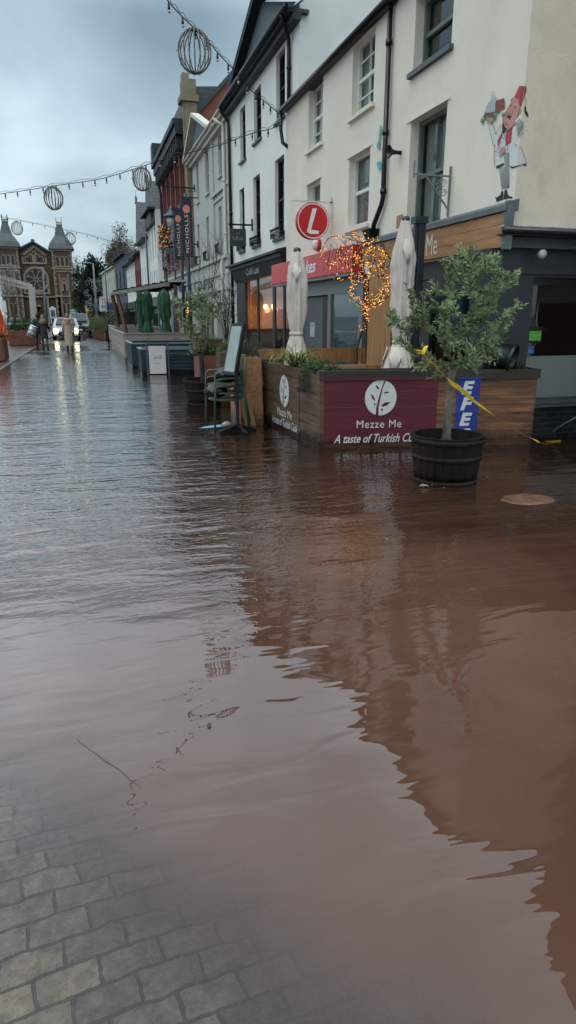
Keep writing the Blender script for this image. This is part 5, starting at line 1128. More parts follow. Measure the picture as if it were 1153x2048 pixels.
FB = Fr(0,19.7,1,19.7); (l, t_) = FB.px(297,692); (r_2, b__) = FB.px(333.5,749.5); (fl_, ft_) = FB.px(291.5,685); (fr_, _) = FB.px(337,685)
b = MB(); b.fb(FB,fl_,fl_+.04,0,.04,-.1,ft_); b.fb(FB,fr_-.04,fr_,0,.04,-.1,ft_); b.fb(FB,fl_+.04,fr_-.04,0,.04,ft_-.04,ft_); b.build('frame', pm('tube_frame', (.08,.11,.14), .4), af)
b = MB(); b.fb(FB,l,r_2,-.02,-.002,.03,t_); bd_ = b.build('board', pm('board_white', (.60,.57,.56), .7, .04, 3), af)
gl_ = pm('grey_ink', (.22,.22,.22), .7); cxm = (l+r_2)/2
text(FB,'SAGE',cxm-.12,.45,.24,.10,-.024,mat=gl_,parent=bd_); text(FB,'kitchen',cxm-.07,.31,.14,.04,-.024,mat=gl_,parent=bd_)
bm_ = thing('box_planter', 'low dark timber planter box between the navy barriers and farther barrel', 'planter', (3.2,17,0))
A = ony(370,685,19.4); b = MB(); planks(b, Fr(3.05,19.2,3.9,19.2), 0, .8, 0, .5, -.1, 1.02, .13); b.build('board', wood_y, bm_)
clump('trailing_plant', 'sparse trailing plant over the low dark timber box', (3.4,19.3,.95), (.4,.3,.22), 500, (.06,.02), leaf_o)
# ----- pergola, arch, far right planters
pg = thing('pergola', 'pale roofed pergola on leaning brown posts over the far enclosure', 'pergola', (2,38,0))
a_, b_ = ony(235,586,39), ony(345,566,31)
b = MB(); b.beam((1.75,39.6,2.86),(3.75,30.6,3.0),.14,.17); b.beam((1.72,41.2,2.80),(1.75,39.6,2.86),.14,.16)
for i in range(9): f = i/8; p = Vector((1.75,39.6,2.99)).lerp(Vector((3.75,30.6,3.13)),f); b.beam(p,(4.7,p.y,p.z+.02),.06,.10); b.build('roof_beam', pm('pergola_white', (.44,.42,.38), .6, .08, 3), pg)
for P in (((2.30,38.6,.6),(1.92,38.9,2.86)),((2.05,41.4,.6),(1.76,41.0,2.86)),((4.1,31,.6),(4.1,31,3.0))):
    b = MB(); b.beam(P[0],P[1],.15,.15); b.build('post', pm('brown_post', (.15,.075,.05), .6), pg)
ar = thing('bike_arch', 'black hooped steel arch by the far end of the enclosures', 'arch', (1.4,41,0))
b = MB(); P = [(1.36,41.2,-.1),(1.36,41.2,1.1)]+[(2.16-.8*cos(a*pi/10),41.2,1.1+.72*sin(a*pi/10)) for a in range(1,10)]+[(2.96,41.2,1.1),(2.96,41.2,0)]; b.tube(P,.04,8); b.build('hoop', blackp, ar)
for k, (x0,x1,y,h,lb) in enumerate(((.72,1.45,52,.62,'rusty planter with feathery grasses beside the far walkers'),(1.55,2.3,53.2,.9,'taller rusty planter right behind the feathery grasses'))):
    cp = thing('steel_planter', lb, 'planter', (x0,y,0)); b = MB(); b.box(x0,x1,y,y+1.2,-.05,h); bevel(b.build('box', corten, cp), .02)
    clump('grass_shrub', ['feathery olive coloured grasses in the far rusty planter','loose green shrub in the taller far rusty planter'][k], ((x0+x1)/2,y+.5,h-.05), (.75,.6,1.0+.2*k), 1500, (.16,.03), [leaf_o,leaf_g][k], up=1.2)
# ----- banners on blue columns
def banner(label, x0, x1, Y, z0, z1, colx, extra=None):
    r = thing('banner_column', label, 'banner', (colx,Y,0)); fr = Fr(0,Y,1,Y)
    b = MB(); b.tube([(colx,Y+.1,-.1),(colx,Y+.1,z1+.2)], .07, 10); b.build('column', ironblue, r)
    b = MB(); b.beam((x0-.12,Y,z1+.03),(x1+.25,Y,z1+.03),.04,.04); b.beam((x0-.05,Y,z0-.03),(x1+.25,Y,z0-.03),.04,.04); b.build('arm', blackp, r)
    b = MB(); b.fb(fr, x0, x1, -.012, .0, z0, z1); bb = b.build('banner', pm('banner_charcoal', (.032,.036,.058), .7, .08, 2), r)
    w = x1-x0; b = MB(); cx, cz, rr = x0+w*.48, z1-w*.95, w*.34; b.poly([fr.p(cx+rr*cos(i*pi/16),-.016,cz+rr*1.1*sin(i*pi/16)) for i in range(32)]); b.build('disc', pm('peach_disc', (.72,.26,.17), .7), bb)
    b = MB(); b.fb(fr, x0+w*.68, x0+w*.78, -.016, -.0125, z0+w*.3, z1-w*1.6); b.build('stripe', pm('muted_pink', (.25,.06,.09), .7), bb)
    text(fr, 'NICHOLLS', x0+w*.28, z0+w*.3, w*.32, (z1-z0)-w*1.75, -.018, mat=MT['sign_white'], parent=bb, rot=1, sp=1.2)
    return r
def bpx(x0,x1,yt,yb,Y): A = ony(x0,yt,Y); B_ = ony(x1,yb,Y); return A.x, B_.x, Y, B_.z, A.z
q = bpx(362,387.5,396,512,28); banner('charcoal shop banner on a blue column, nearest of the three', *q, (q[0]+q[1])/2)
q = bpx(347,369,419,517,31.5); banner('charcoal shop banner partly covered by the nearest banner', *q, q[1]-.1)
q = bpx(321.5,340,455,539,38); banner('charcoal shop banner behind the star lights, farthest of the three', *q, (q[0]+q[1])/2)
lm = thing('street_lantern', 'traditional blue lantern head on a column wrapped in lights', 'street lamp', (3.9,35,0))
A = ony(344,440,35); cx = A.x; b = MB(); b.tube([(cx+.05,35,-.1),(cx+.05,35,A.z+.3)], .05, 8); b.beam((cx-.1,35,A.z+.55),(cx+1.0,35,A.z+.5),.05,.05); b.build('column', ironblue, lm)
b = MB(); b.lathe((cx,35,A.z), [(.05,.65),(.12,.5),(.16,.35),(.4,.2),(.42,.12),(.3,.1)], 8); b.build('hood', ironblue, lm)
b = MB(); b.lathe((cx,35,A.z), [(.29,.1),(.17,-.35),(.02,-.37)], 6); b.build('lantern_glass', pm('lantern_glass', (.42,.46,.46), .1), lm)
# lit garland and star lights around it
sl_ = thing('star_lights', 'cluster of white wire stars and warm lights around the lantern column', 'lights', (3.9,34.5,3))
wire = pm('pale_wire', (.48,.50,.50), .5); b = MB()
for i in range(22):
    x = 322+random.random()*42; y = 448+random.random()*95; c = ony(x, y, 34.3+random.uniform(-.5,.5)); rr = random.uniform(.12,.26); a0 = random.random()*6; P = []
    for k in range(11): a = a0+k*pi/5; q = rr*(1 if k%2 else .42); P.append(c+Vector((q*cos(a),random.uniform(-.02,.02),q*sin(a))))
    b.tube(P, .012, 3)
b.build('star', wire, sl_)
b = MB()
for i in range(420):
    c = ony(317+random.random()*14+(14*random.random() if i%3 == 0 else 0), 452+random.random()*48, 36.5+random.uniform(-.3,.3)); b.octa(c, random.uniform(.025,.045), 1 if i%5 == 0 else 0)
b.build('garland', [barkd, emis('garland_amber', (1,.42,.08), .4)], sl_)
# plain blue columns further on
for x, y0, y1, Y, lb in ((352,585,690,33,'slim blue column between the two green parasols and the pale shop'),(305,470,690,44,'tall blue column behind the broad green parasol'),(218,540,640,62,'slim grey column in front of the cream store')):
    A = ony(x, y1, Y); B_ = ony(x, y0, Y); b = MB(); b.tube([(A.x,Y,-.1),(A.x,Y,B_.z)], .06 if Y < 60 else .05, 8); b.lathe((A.x,Y,0), [(.12,0),(.12,.5),(.07,.6)], 8); o = b.build('street_column', ironblue, None); tag(o, lb, 'column')

# leaves and scum drifting on the flood, thickest where things stand in it
lv = thing('floating_leaves', 'scattered dead leaves and flecks of scum drifting on the flood', 'debris'); lv['kind'] = 'stuff'; b = MB(); rnd = random.Random(21)
def fleck(x, y, s, mi):
    a = rnd.random()*6.28; P = []
    for k in range(5): t = a+k*1.257; q = s*rnd.uniform(.5,1.1)*(1 if k%2 else .6); P.append((x+cos(t)*q, y+sin(t)*q, .004+.003*rnd.random()))
    b.poly(P, mi)
for i in range(120):
    k = rnd.random()
    if k < .45: c = FPF.p(rnd.random()*2.8, -.02-abs(rnd.gauss(0,.10)), 0)
    elif k < .6: c = FPL.p(rnd.random()*2.4, -.02-abs(rnd.gauss(0,.10)), 0)
    elif k < .75: a = rnd.random()*6.28; c = bc+Vector((cos(a),sin(a),0))*(.34+abs(rnd.gauss(0,.08)))
    else: c = Vector((rnd.uniform(-2.5,4.5), rnd.uniform(1.6,12), 0))
    fleck(c.x, c.y, rnd.uniform(.006,.022), rnd.choice((0,0,1,2)))
b.build('leaf', [pm('sodden_leaf', (.06,.035,.018), .4), pm('tan_leaf', (.20,.12,.055), .5), pm('scum', (.33,.27,.22), .6)], lv)
# ================================================================== fairy light tree
ft_ = thing('lit_tree', 'bare weeping tree wound with amber fairy lights before the cedar fascia', 'tree', (4.0,9.9,.6))
YT = 9.9
def Z(x, y, dy=0): return ony(x/5.24+640, y/5.24+440, YT+dy)
trk = [Z(392,1640),Z(385,1550),Z(385,1350),Z(430,1190),Z(480,1080),Z(490,950),Z(490,900),Z(495,760),Z(470,600),Z(460,430),Z(420,310),Z(390,230),Z(375,160)]
b = MB(); b.tube(trk, [.030,.028,.025,.022,.020,.019,.018,.014,.010,.009,.008,.006,.004], 7)
arcs = [[(390,230),(300,190),(180,170),(90,200),(40,280),(30,380),(80,470),(150,580),(240,625),(320,600)],[(330,200),(260,250),(220,370),(150,450),(125,430)],[(250,250),(280,350),(300,480),(320,600),(350,640)],
[(400,240),(500,220),(560,210),(640,280),(680,340),(660,420),(630,450)],[(520,210),(530,290),(560,370),(560,520)],[(600,200),(700,350),(760,460),(780,560),(745,640)],[(400,380),(390,430),(420,500),(440,620),(360,680),(330,740),(320,860)],
[(490,900),(500,760),(490,560),(530,460)],[(490,900),(600,800),(690,720),(680,650),(670,570)],[(500,920),(620,870),(720,790),(710,700)],[(480,900),(390,880),(350,770),(300,720)],[(480,890),(430,850),(380,790)],[(560,860),(640,800),(700,740)],[(610,600),(700,570),(760,600)],
[(380,400),(440,440),(500,470),(560,520)],[(500,540),(460,600),(480,680),(490,760)],[(320,560),(420,600),(500,600),(520,560)],[(340,140),(400,160),(460,200),(560,190)],[(490,1080),(500,1000),(480,930),(520,900)],[(640,560),(690,620),(740,690)],[(620,860),(650,800),(720,760)]]
lights = []
rs_ = random.Random(5)
for i in range(16): x0 = rs_.uniform(150,700); y0 = 210+abs(x0-420)*.35+rs_.uniform(0,120); arcs.append([(x0,y0),(x0+rs_.uniform(-15,15),y0+80),(x0+rs_.uniform(-35,35)+(430-x0)*.1,y0+rs_.uniform(150,330))])
def spl(P, n=8):
    out = []
    for i in range(len(P)-1):
        p0 = P[max(i-1,0)]; p1 = P[i]; p2 = P[i+1]; p3 = P[min(i+2,len(P)-1)]
        for k in range(n):
            t = k/n; out.append(.5*((2*p1)+(-p0+p2)*t+(2*p0-5*p1+4*p2-p3)*t*t+(-p0+3*p1-3*p2+p3)*t**3))
    return out+[P[-1]]
for ia, A in enumerate(arcs):
    nrep = 2 if ia in (0,1,2) else 3
    for rep in range(nrep):
        dy0 = random.uniform(-.5,.4) if rep else random.uniform(-.15,.1)
        P = spl([Z(x+random.gauss(0,5+9*rep), y+random.gauss(0,5+9*rep), dy0*min(1,i/2)) for i, (x,y) in enumerate(A)])
        b.tube(P, [.0048-.003*i/len(P) for i in range(len(P))], 4)
        L_ = sum((P[i+1]-P[i]).length for i in range(len(P)-1)); dn = (24 if ia not in (0,) else 18) if ia < 20 else 15
        if rep == 2: dn *= .5
        for i in range(int(L_*dn)):
            j = random.randrange(len(P)-1); lights.append(P[j].lerp(P[j+1],random.random())+Vector([random.gauss(0,.014) for _ in range(3)]))
for i in range(60):   # thin bare twigs over the crown
    x = random.uniform(60,760); y = random.uniform(130,330)+abs(x-400)*.25; p = Z(x,y,random.uniform(-.5,.4)); d = Vector((random.gauss(0,.12),random.gauss(0,.05),-random.uniform(.15,.45))); b.tube([p,p+d*.5+Vector((random.gauss(0,.04),0,.04)),p+d],[.004,.003,.001],3)
b.build('trunk', pm('brown_twig', (.07,.045,.03), .8), ft_)
for i in range(70): j = random.randrange(3,7); lights.append(trk[j].lerp(trk[min(j+1,12)],random.random())+Vector([random.gauss(0,.02) for _ in range(3)]))
cols_ = [emis('fairy_amber',(1,.33,.04),1.15),emis('fairy_gold',(1,.50,.12),1.5),emis('fairy_red',(1,.10,.05),1.1),emis('fairy_green',(.35,1,.2),.9)]
wts = [.56,.28,.10,.06]
mb0 = []
for k in range(4):
    t_ = MB(); t_.octa((0,0,0), .0095); me = bpy.data.meshes.new('bulb'); me.from_pydata(t_.v, [], t_.f); me.materials.append(cols_[k]); mb0.append(me)
random.shuffle(lights)
for p in lights[:100]:
    o = bpy.data.objects.new('bulb', mb0[random.choices(range(4), wts)[0]]); COL.objects.link(o); o.parent = ft_; o.matrix_parent_inverse = WM[ft_.name].inverted(); o.location = p
b = MB()
for p in lights[100:]: b.octa(p, random.uniform(.0055,.0095), random.choices(range(4), wts)[0])
fl_o = b.build('fairy_lights', cols_, ft_); fl_o['kind'] = 'stuff'
# ================================================================== festoon strings over the street
bulb_m = pm('clear_bulb', (.42,.44,.42), .15); cabm = pm('cable_black', (.012,.013,.014), .5)
def festoon(label, A, B_, pts, sp):
    fr = Fr(A[0],A[1],B_[0],B_[1]); st_ = thing('festoon_string', label, 'string lights', fr.p(0,0,6), 'festoon strings across the street')
    P = [(fr.px(x,y)) for x, y in pts]; P = spl([fr.p(a,0,z) for a, z in P], 10); b = MB(); b.tube(P, .011, 5); b.tube([p+Vector((0,0,.05+.02*sin(i))) for i, p in enumerate(P)], .006, 4); b.build('cable', cabm, st_)
    acc = 0; nb = 0
    for i in range(len(P)-1):
        L_ = (P[i+1]-P[i]).length; acc += L_
        if acc >= sp and nb < 95:
            acc = 0; p = P[i]; g = MB(); g.lathe(p, [(.018,-.01),(.024,-.10),(.02,-.11)], 7, 0); g.ball(p+Vector((0,0,-.14)), .026, 1, 7); g.build('bulb', [cabm, bulb_m], st_); nb += 1
    return fr
f1 = festoon('festoon string crossing the frame top and running down to the cream gutter', (5.05,17.2), (-2.3,7.6), [(568,236),(556,225),(530,203),(500,178),(474,146),(440,110),(420,86),(388,55),(360,28),(335,0),(300,-45),(200,-180),(100,-330)], .42)
f2 = festoon('festoon string spanning the middle sky down to the cream gutter corner', (5.05,17.3), (-8.5,30.5), [(566,248),(540,258),(500,268),(440,290),(380,305),(330,318),(283,333),(240,347),(190,360),(105,372),(50,381),(0,388),(-60,396)], .46)
f3 = festoon('far festoon string hanging in front of the chapel spires', (4.5,52), (-12,38), [(330,500),(300,497),(260,490),(220,482),(170,468),(130,460),(80,449),(33,440),(0,433),(-40,424)], .75)
def globe(label, fr, x, y, rr):
    a, z = fr.px(x, y); c = fr.p(a, 0, z)
    r = thing('wire_globe', label, 'decoration', c); b = MB(); cc = c-Vector((0,0,rr*1.15+.05))
    for i in range(9):
        a0 = i*pi/9; b.tube([cc+Vector((cos(t*pi/12)*rr*cos(a0),cos(t*pi/12)*rr*sin(a0),sin(t*pi/12)*rr*1.18)) for t in range(25)], .011, 4)
    b.tube([c,c-Vector((0,0,.08))], .02, 6)
    b.build('wire_frame', pm('globe_wire', (.17,.16,.14), .6), r)
    b = MB()
    for i in range(90):
        v = Vector((random.gauss(0,1),random.gauss(0,1),random.gauss(0,1))).normalized(); p = cc+Vector((v.x*rr,v.y*rr,v.z*rr*1.18)); b.tube([p,p+v*.03+Vector((random.gauss(0,.02),)*3)],[.007,.004],3)
    b.build('light_tips', pm('globe_tip', (.4,.4,.38), .4), r)
globe('largest wire globe decoration, hanging from the string at the frame top', f1, 388, 52, .30)
globe('wire globe decoration on the middle string, nearer the brick store', f2, 283, 331, .255)
globe('wire globe decoration on the middle string, nearer the chapel', f2, 105, 370, .275)
globe('wire globe decoration on the far string beside the left chapel spire', f3, 33, 441, .33)
globe('wire globe decoration on the far string beside the right chapel spire', f3, 140, 463, .33)
# ================================================================== chapel
chp = thing('chapel', 'brown stone chapel with rose window and two slate spired towers', 'chapel', (-6,115,0))
CH = Fr(0,115,1,115)
def c3(x, y): return CH.px(x/6.4, 420+y/6.4)
cst = bricks('chapel_stone', (.15,.102,.088), (.115,.08,.07), (.09,.07,.06), .55, .26, 'x', .9, .02, .02)
cbf = pm('chapel_buff', (.30,.235,.16), .85, .2, 2, .01, 6, stain=.7, stcol=(.09,.07,.055))
csl = pm('spire_slate', (.085,.10,.105), .6, .25, 1.2, .02, 5, stain=.9, stcol=(.10,.12,.05), streak=(1,1,.3))
cgl = pm('chapel_glass', (.022,.024,.032), .2)
b = MB()
L0, _ = c3(232,520); R0_, _ = c3(668,560); apx = c3(424,415); eL = c3(235,515); eR = c3(665,560)
b.ext([CH.p(L0,0,0),CH.p(R0_,0,0),CH.p(R0_,0,eR[1]),CH.p(apx[0],0,apx[1]),CH.p(L0,0,eL[1])], (0,14,0)); b.build('wall', cst, chp)
b = MB(); b.beam(CH.p(L0,-.1,eL[1]+.1), CH.p(apx[0],-.1,apx[1]+.12), .8, .22, up=(0,0,1)); b.beam(CH.p(R0_,-.1,eR[1]+.1), CH.p(apx[0],-.1,apx[1]+.11), .8, .22); 
for s, e in ((L0,eL[1]),(R0_,eR[1])): b.quad(CH.p(s,0,e+.05),CH.p(apx[0],0,apx[1]+.05),CH.p(apx[0],14,apx[1]+.05),CH.p(s,14,e+.05))
b.fb(CH, apx[0]-.25, apx[0]+.25, -.3, .3, apx[1], apx[1]+.45); b.build('roof', csl, chp)
(rx, rz) = c3(470,890); rr = (c3(638,890)[0]-c3(305,890)[0])/2
def ringf(b, cx, cz, r0, r1, d0, d1, n=32, a0=0, a1=2*pi, mi=0):
    for i in range(n):
        t0 = a0+(a1-a0)*i/n; t1 = a0+(a1-a0)*(i+1)/n
        c = [(r0,t0),(r1,t0),(r1,t1),(r0,t1)]; q = [CH.p(cx+r*cos(t),d0,cz+r*sin(t)) for r, t in c]+[CH.p(cx+r*cos(t),d1,cz+r*sin(t)) for r, t in c]
        b.add(q, [(0,1,2,3),(7,6,5,4),(0,4,5,1),(2,6,7,3),(1,5,6,2)], mi)
b = MB(); ringf(b, rx, rz, rr*.84, rr, -.35, -.01); ringf(b, rx, rz, rr*.10, rr*.17, -.25, -.04, 16)
for k in range(8):
    a = k*pi/4+pi/8; c_ = (rx+rr*.16*cos(a), rz+rr*.16*sin(a)); e_ = (rx+rr*.60*cos(a), rz+rr*.60*sin(a)); b.beam(CH.p(*((c_[0],-.15,c_[1]))), CH.p(e_[0],-.15,e_[1]), .12, .18, up=(0,1,0))
    a2 = k*pi/4; ringf(b, rx+rr*.60*cos(a2), rz+rr*.60*sin(a2), rr*.19, rr*.25, -.24, -.05, 14, a2-1.9, a2+1.9)
q1 = c3(310,1060)[0]; q2 = c3(650,1060)[0]; zb_ = c3(470,1075)[1]
b.fb(CH,q1,q2,-.3,-.01,zb_-.05,zb_+.25); b.fb(CH,q1,q1+.4,-.25,-.01,zb_+.25,rz-.2); b.fb(CH,q2-.4,q2,-.25,-.01,zb_+.25,rz-.2)
b.build('rose_tracery', cbf, chp)
b = MB(); b.poly([CH.p(rx+rr*.86*cos(i*pi/16),-.03,rz+rr*.86*sin(i*pi/16)) for i in range(32)]); b.build('rose_glass', cgl, chp)
def arch(bs, bg, fr, cx, z0, z1, w, t=.13, d=-.12):
    r = w/2; zc = z1-r
    bs.fb(fr,cx-r-t,cx-r,d,-.005,z0,zc); bs.fb(fr,cx+r,cx+r+t,d,-.005,z0,zc)
    for i in range(8):
        t0 = pi*i/8; t1 = pi*(i+1)/8; q = [fr.p(cx+q_*cos(t_),dd,zc+q_*sin(t_)) for dd in (d,-.005) for q_, t_ in ((r,t0),(r+t,t0),(r+t,t1),(r,t1))]
        bs.add(q, [(0,1,2,3),(0,4,5,1),(2,6,7,3),(1,5,6,2)])
    bg.poly([fr.p(cx-r,-.02,z0),fr.p(cx+r,-.02,z0)]+[fr.p(cx+r*cos(pi*i/8),-.02,zc+r*sin(pi*i/8)) for i in range(9)])
bs = MB(); bg = MB()
for x, y0, y1, w in ((352,660,598,.42),(400,660,570,.42),(490,660,570,.42),(538,660,605,.42)): X_, za_ = c3(x,y0); arch(bs,bg,CH,X_,za_,c3(x,y1)[1],w)
g1 = c3(290,690); g2 = c3(608,690); bs.fb(CH,g1[0],g2[0],-.2,-.005,g1[1],g1[1]+.28)
ap_ = c3(440,450); 
for i in range(7):
    for sgn, gx_ in ((-1,g1[0]),(1,g2[0])):
        f = (i+.5)/7; xx = gx_+(ap_[0]-gx_)*f; zz = g1[1]+1.35+(ap_[1]-g1[1]-1.35)*f-.15; bs.fb(CH,xx-.16,xx+.16,-.12,-.005,zz-.22,zz+.16)
c_ = c3(438,548); ringf(bs,c_[0],c_[1],.16,.30,-.12,-.01,12); c_ = c3(440,620); bs.fb(CH,c_[0]-.14,c_[0]+.14,-.12,-.005,g1[1]+.28,c_[1]+.7)
bs.fb(CH,g1[0],g1[0]+.25,-.12,-.005,g1[1]+.28,g1[1]+1.3); bs.fb(CH,g2[0]-.25,g2[0],-.12,-.005,g1[1]+.28,g1[1]+1.3)
# portal below
d0 = c3(300,1110); d1 = c3(665,1110); bs.fb(CH,L0,R0_,-.4,-.005,d0[1]-.1,d0[1]+.12); bs.fb(CH,c3(510,1)[0]-.3,c3(540,1)[0]-.3,-.9,-.005,0,d0[1]-.1); bs.fb(CH,c3(620,1)[0],c3(665,1)[0],-.9,-.005,0,d0[1]-.1); bs.fb(CH,c3(305,1)[0],c3(345,1)[0],-.9,-.005,0,c3(1,1220)[1]); bs.fb(CH,c3(300,1)[0],c3(400,1)[0],-1,-.005,c3(1,1235)[1],c3(1,1215)[1])
x0, x1 = c3(530,1)[0], c3(600,1)[0]; bg.fb(CH,x0,x1,-.06,-.02,0,c3(1,1230)[1])
bs.build('stone_dressing', cbf, chp); bg.build('window_glass', cgl, chp)
def tower(xc, w, ztop, zsp, frz, lab):
    b = MB(); y0, y1 = -.9, w-.9
    b.fb(CH, xc-w/2, xc+w/2, y0, y1, 0, ztop); b.build('tower_wall', cst, chp)
    s = MB(); T0 = Fr(0,115-.9,1,115-.9)
    zs = [c3(1,740)[1], c3(1,1100)[1]]
    for z_ in zs: s.fb(CH, xc-w/2-.15, xc+w/2+.15, y0-.15, y1+.1, z_-.12, z_+.12)
    s.fb(CH, xc-w/2-.12, xc+w/2+.12, y0-.12, y1+.1, ztop-.3, ztop); s.fb(CH, xc-w/2, xc+w/2, y0-.06, y0, zs[0]-.5, zs[0]-.3)
    for i in range(int(ztop/.42)):
        q = .34 if i%2 else .22
        s.fb(CH,xc-w/2-.02,xc-w/2+q,y0-.03,y0+.2,i*.42,i*.42+.34); s.fb(CH,xc+w/2-q,xc+w/2+.02,y0-.03,y0+.2,i*.42,i*.42+.34)
        if i*.42 < zs[0]-.8: s.fb(CH,xc-w/2+.75,xc-w/2+.95+q*.3,y0-.05,y0,i*.42,i*.42+.34); s.fb(CH,xc+w/2-.95-q*.3,xc+w/2-.75,y0-.05,y0,i*.42,i*.42+.34)
    g = MB()
    for k in (-1,0,1): arch(s,g,T0,xc+k*.68,c3(1,700)[1],c3(1,585)[1],.44,.11)
    s.fb(CH,xc-1.15,xc+1.15,y0-.15,y0,c3(1,722)[1],c3(1,702)[1]); arch(s,g,T0,xc,c3(1,1030)[1],c3(1,930)[1],.36,.28); ringf(s,xc,c3(1,900)[1],.22,.45,-1.05,-.9,14)
    for k in (-1,1): arch(s,g,T0,xc+k*.38,c3(1,1320)[1],c3(1,1200)[1],.5,.14)
    s.build('stone_dressing', cbf, chp); g.build('window_glass', cgl, chp)
    r = MB(); ys = (y0+y1)/2; prof = [(w/2+.42,ztop),(w/2+.12,ztop+.8),(w/2*.55,ztop+(zsp-ztop)*.55),(w/2*.26,zsp)]
    vs = []
    for h_, z_ in prof: vs += [CH.p(xc-h_,ys-h_,z_),CH.p(xc+h_,ys-h_,z_),CH.p(xc+h_,ys+h_,z_),CH.p(xc-h_,ys+h_,z_)]
    r.add(vs, [(i*4+j,i*4+(j+1)%4,i*4+4+(j+1)%4,i*4+4+j) for i in range(3) for j in range(4)]+[(12,13,14,15),(0,1,2,3)]); r.build('spire', csl, chp)
    c = MB(); h_ = w/2*.26
    for i in range(5):
        for (ax, ay) in ((-h_+i*h_/2,-h_),(-h_+i*h_/2,h_),(-h_,-h_+i*h_/2),(h_,-h_+i*h_/2)):
            p = CH.p(xc+ax,ys+ay,zsp); c.tube([p,p+Vector((0,0,.55 if i not in (0,4) else 1.1))], .035, 4)
    c.fb(CH,xc-h_-.05,xc+h_+.05,ys-h_-.05,ys+h_+.05,zsp,zsp+.08); c.fb(CH,xc-h_,xc+h_,ys-h_,ys-h_+.03,zsp+.35,zsp+.42); c.build('iron_cresting', blackp, chp)
wT = c3(915,1)[0]-c3(660,1)[0]
tower((c3(660,505)[0]+c3(915,515)[0])/2, wT*1.02, c3(790,505)[1], c3(757,192)[1], T, 'r')
tower((c3(660,505)[0]+c3(915,515)[0])/2-(c3(757,190)[0]-c3(58,150)[0]), wT*1.02, c3(1,472)[1], c3(58,152)[1], T, 'l')
b = MB(); b.fb(CH, c3(925,1)[0], c3(1010,1)[0]+.3, 2, 14, 0, c3(1,800)[1]); b.build('side_aisle', cst, chp)
b = MB(); xr = c3(1010,1)[0]; b.add([CH.p(R0_,2,c3(1,700)[1]),CH.p(xr+.5,2,c3(1,820)[1]),CH.p(xr+.5,14,c3(1,820)[1]),CH.p(R0_,14,c3(1,700)[1])], [(0,1,2,3)]); b.build('aisle_roof', csl, chp)
# low red wall, sign board, road signs, railings in front of the chapel
A = ony(155,610,112); o = MB().box(A.x,A.x+7,112,112.4,-.1,A.z+1.0).build('boundary_wall', redb, None); tag(o, 'low red brick wall to the right of the chapel under the trees', 'wall')
nb = thing('notice_board', 'white framed notice board standing before the chapel', 'notice board', (-5,104,0))
FN = Fr(0,104,1,104); (l,t_) = FN.px(99,617); (r_1,b1) = FN.px(113.5,634)
b = MB(); b.fb(FN,l,r_1,0,.15,b1-.2,t_); b.poly([FN.p(l-.1,-.01,t_),FN.p(r_1+.1,-.01,t_),FN.p((l+r_1)/2,-.01,t_+.35)]); b.fb(FN,l+.1,l+.2,0,.1,-.1,b1); b.fb(FN,r_1-.2,r_1-.1,0,.1,-.1,b1); b.build('frame', whitep, nb)
b = MB(); b.fb(FN,l+.15,r_1-.15,-.03,-.001,b1+.05,t_-.2); b.build('panel', pm('notice_blue', (.08,.12,.2), .4, .5, 3), nb)
gs = thing('direction_sign', 'green road direction sign behind the headlit cars', 'road sign', (-2.6,96,0)); FN = Fr(0,96,1,96)
(l,t_) = FN.px(138,616.5); (r_1,b1) = FN.px(156,629); b = MB(); b.poly([FN.p(l,0,b1),FN.p(r_1-.3,0,b1),FN.p(r_1,0,(b1+t_)/2),FN.p(r_1-.3,0,t_),FN.p(l,0,t_)]); b.fb(FN,l+.3,l+.4,.02,.1,-.1,b1); b.fb(FN,r_1-.6,r_1-.5,.02,.1,-.1,b1); b.build('board', pm('sign_green', (.01,.22,.09), .4), gs)
b = MB(); b.fb(FN,l+.15,l+.8,-.01,-.002,b1+.25,b1+.35); b.fb(FN,l+.15,l+.7,-.01,-.002,b1+.5,b1+.6); b.build('lettering', MT['sign_white'], gs)
ys_ = thing('road_sign', 'blue and yellow signs on a post by the far walkers', 'road sign', (0,80,0)); FN = Fr(0,80,1,80)
(l,t_) = FN.px(170,610); (r_1,b1) = FN.px(175.5,622); b = MB(); b.fb(FN,l,r_1,0,.03,b1,t_); b.build('blue_plate', pm('sign_blue', (.25,.30,.45), .4), ys_)
(l,t_) = FN.px(172,617); (r_1,b1) = FN.px(178,623); b = MB(); b.fb(FN,l,r_1,-.04,-.01,b1,t_); b.build('yellow_plate', ty, ys_)
(l,t_) = FN.px(174,620); b = MB(); b.tube([(l,80.1,-.1),(l,80.1,t_)], .05, 6); b.build('post', trim_g, ys_)
for k, (x, y0, Y, arm, lb) in enumerate(((183,527,70,-1.0,'tall grey street lamp with short arm before the dark evergreen'),(86,537,95,-.3,'slim street lamp standing in front of the rose window'))):
    B_ = ony(x, y0, Y); A = ony(x+(12 if k == 0 else 5), 640, Y); r = thing('street_lamp', lb, 'street lamp', (A.x,Y,0)); b = MB(); b.tube([(A.x,Y,-.1),(B_.x+(.15 if k == 0 else 0),Y,B_.z),(B_.x+arm*.3,Y,B_.z+.06)], [.14,.08,.05], 8); b.build('pole', pm('galvanised', (.30,.33,.35), .4), r)
    b = MB(); b.lathe((B_.x+arm*.5,Y,B_.z+.05), [(.02,-.08),(.16,-.04),(.14,.05),(.02,.08)], 8, sx=2); b.build('lamp_head', pm('galvanised', (.3,.33,.35)), r)
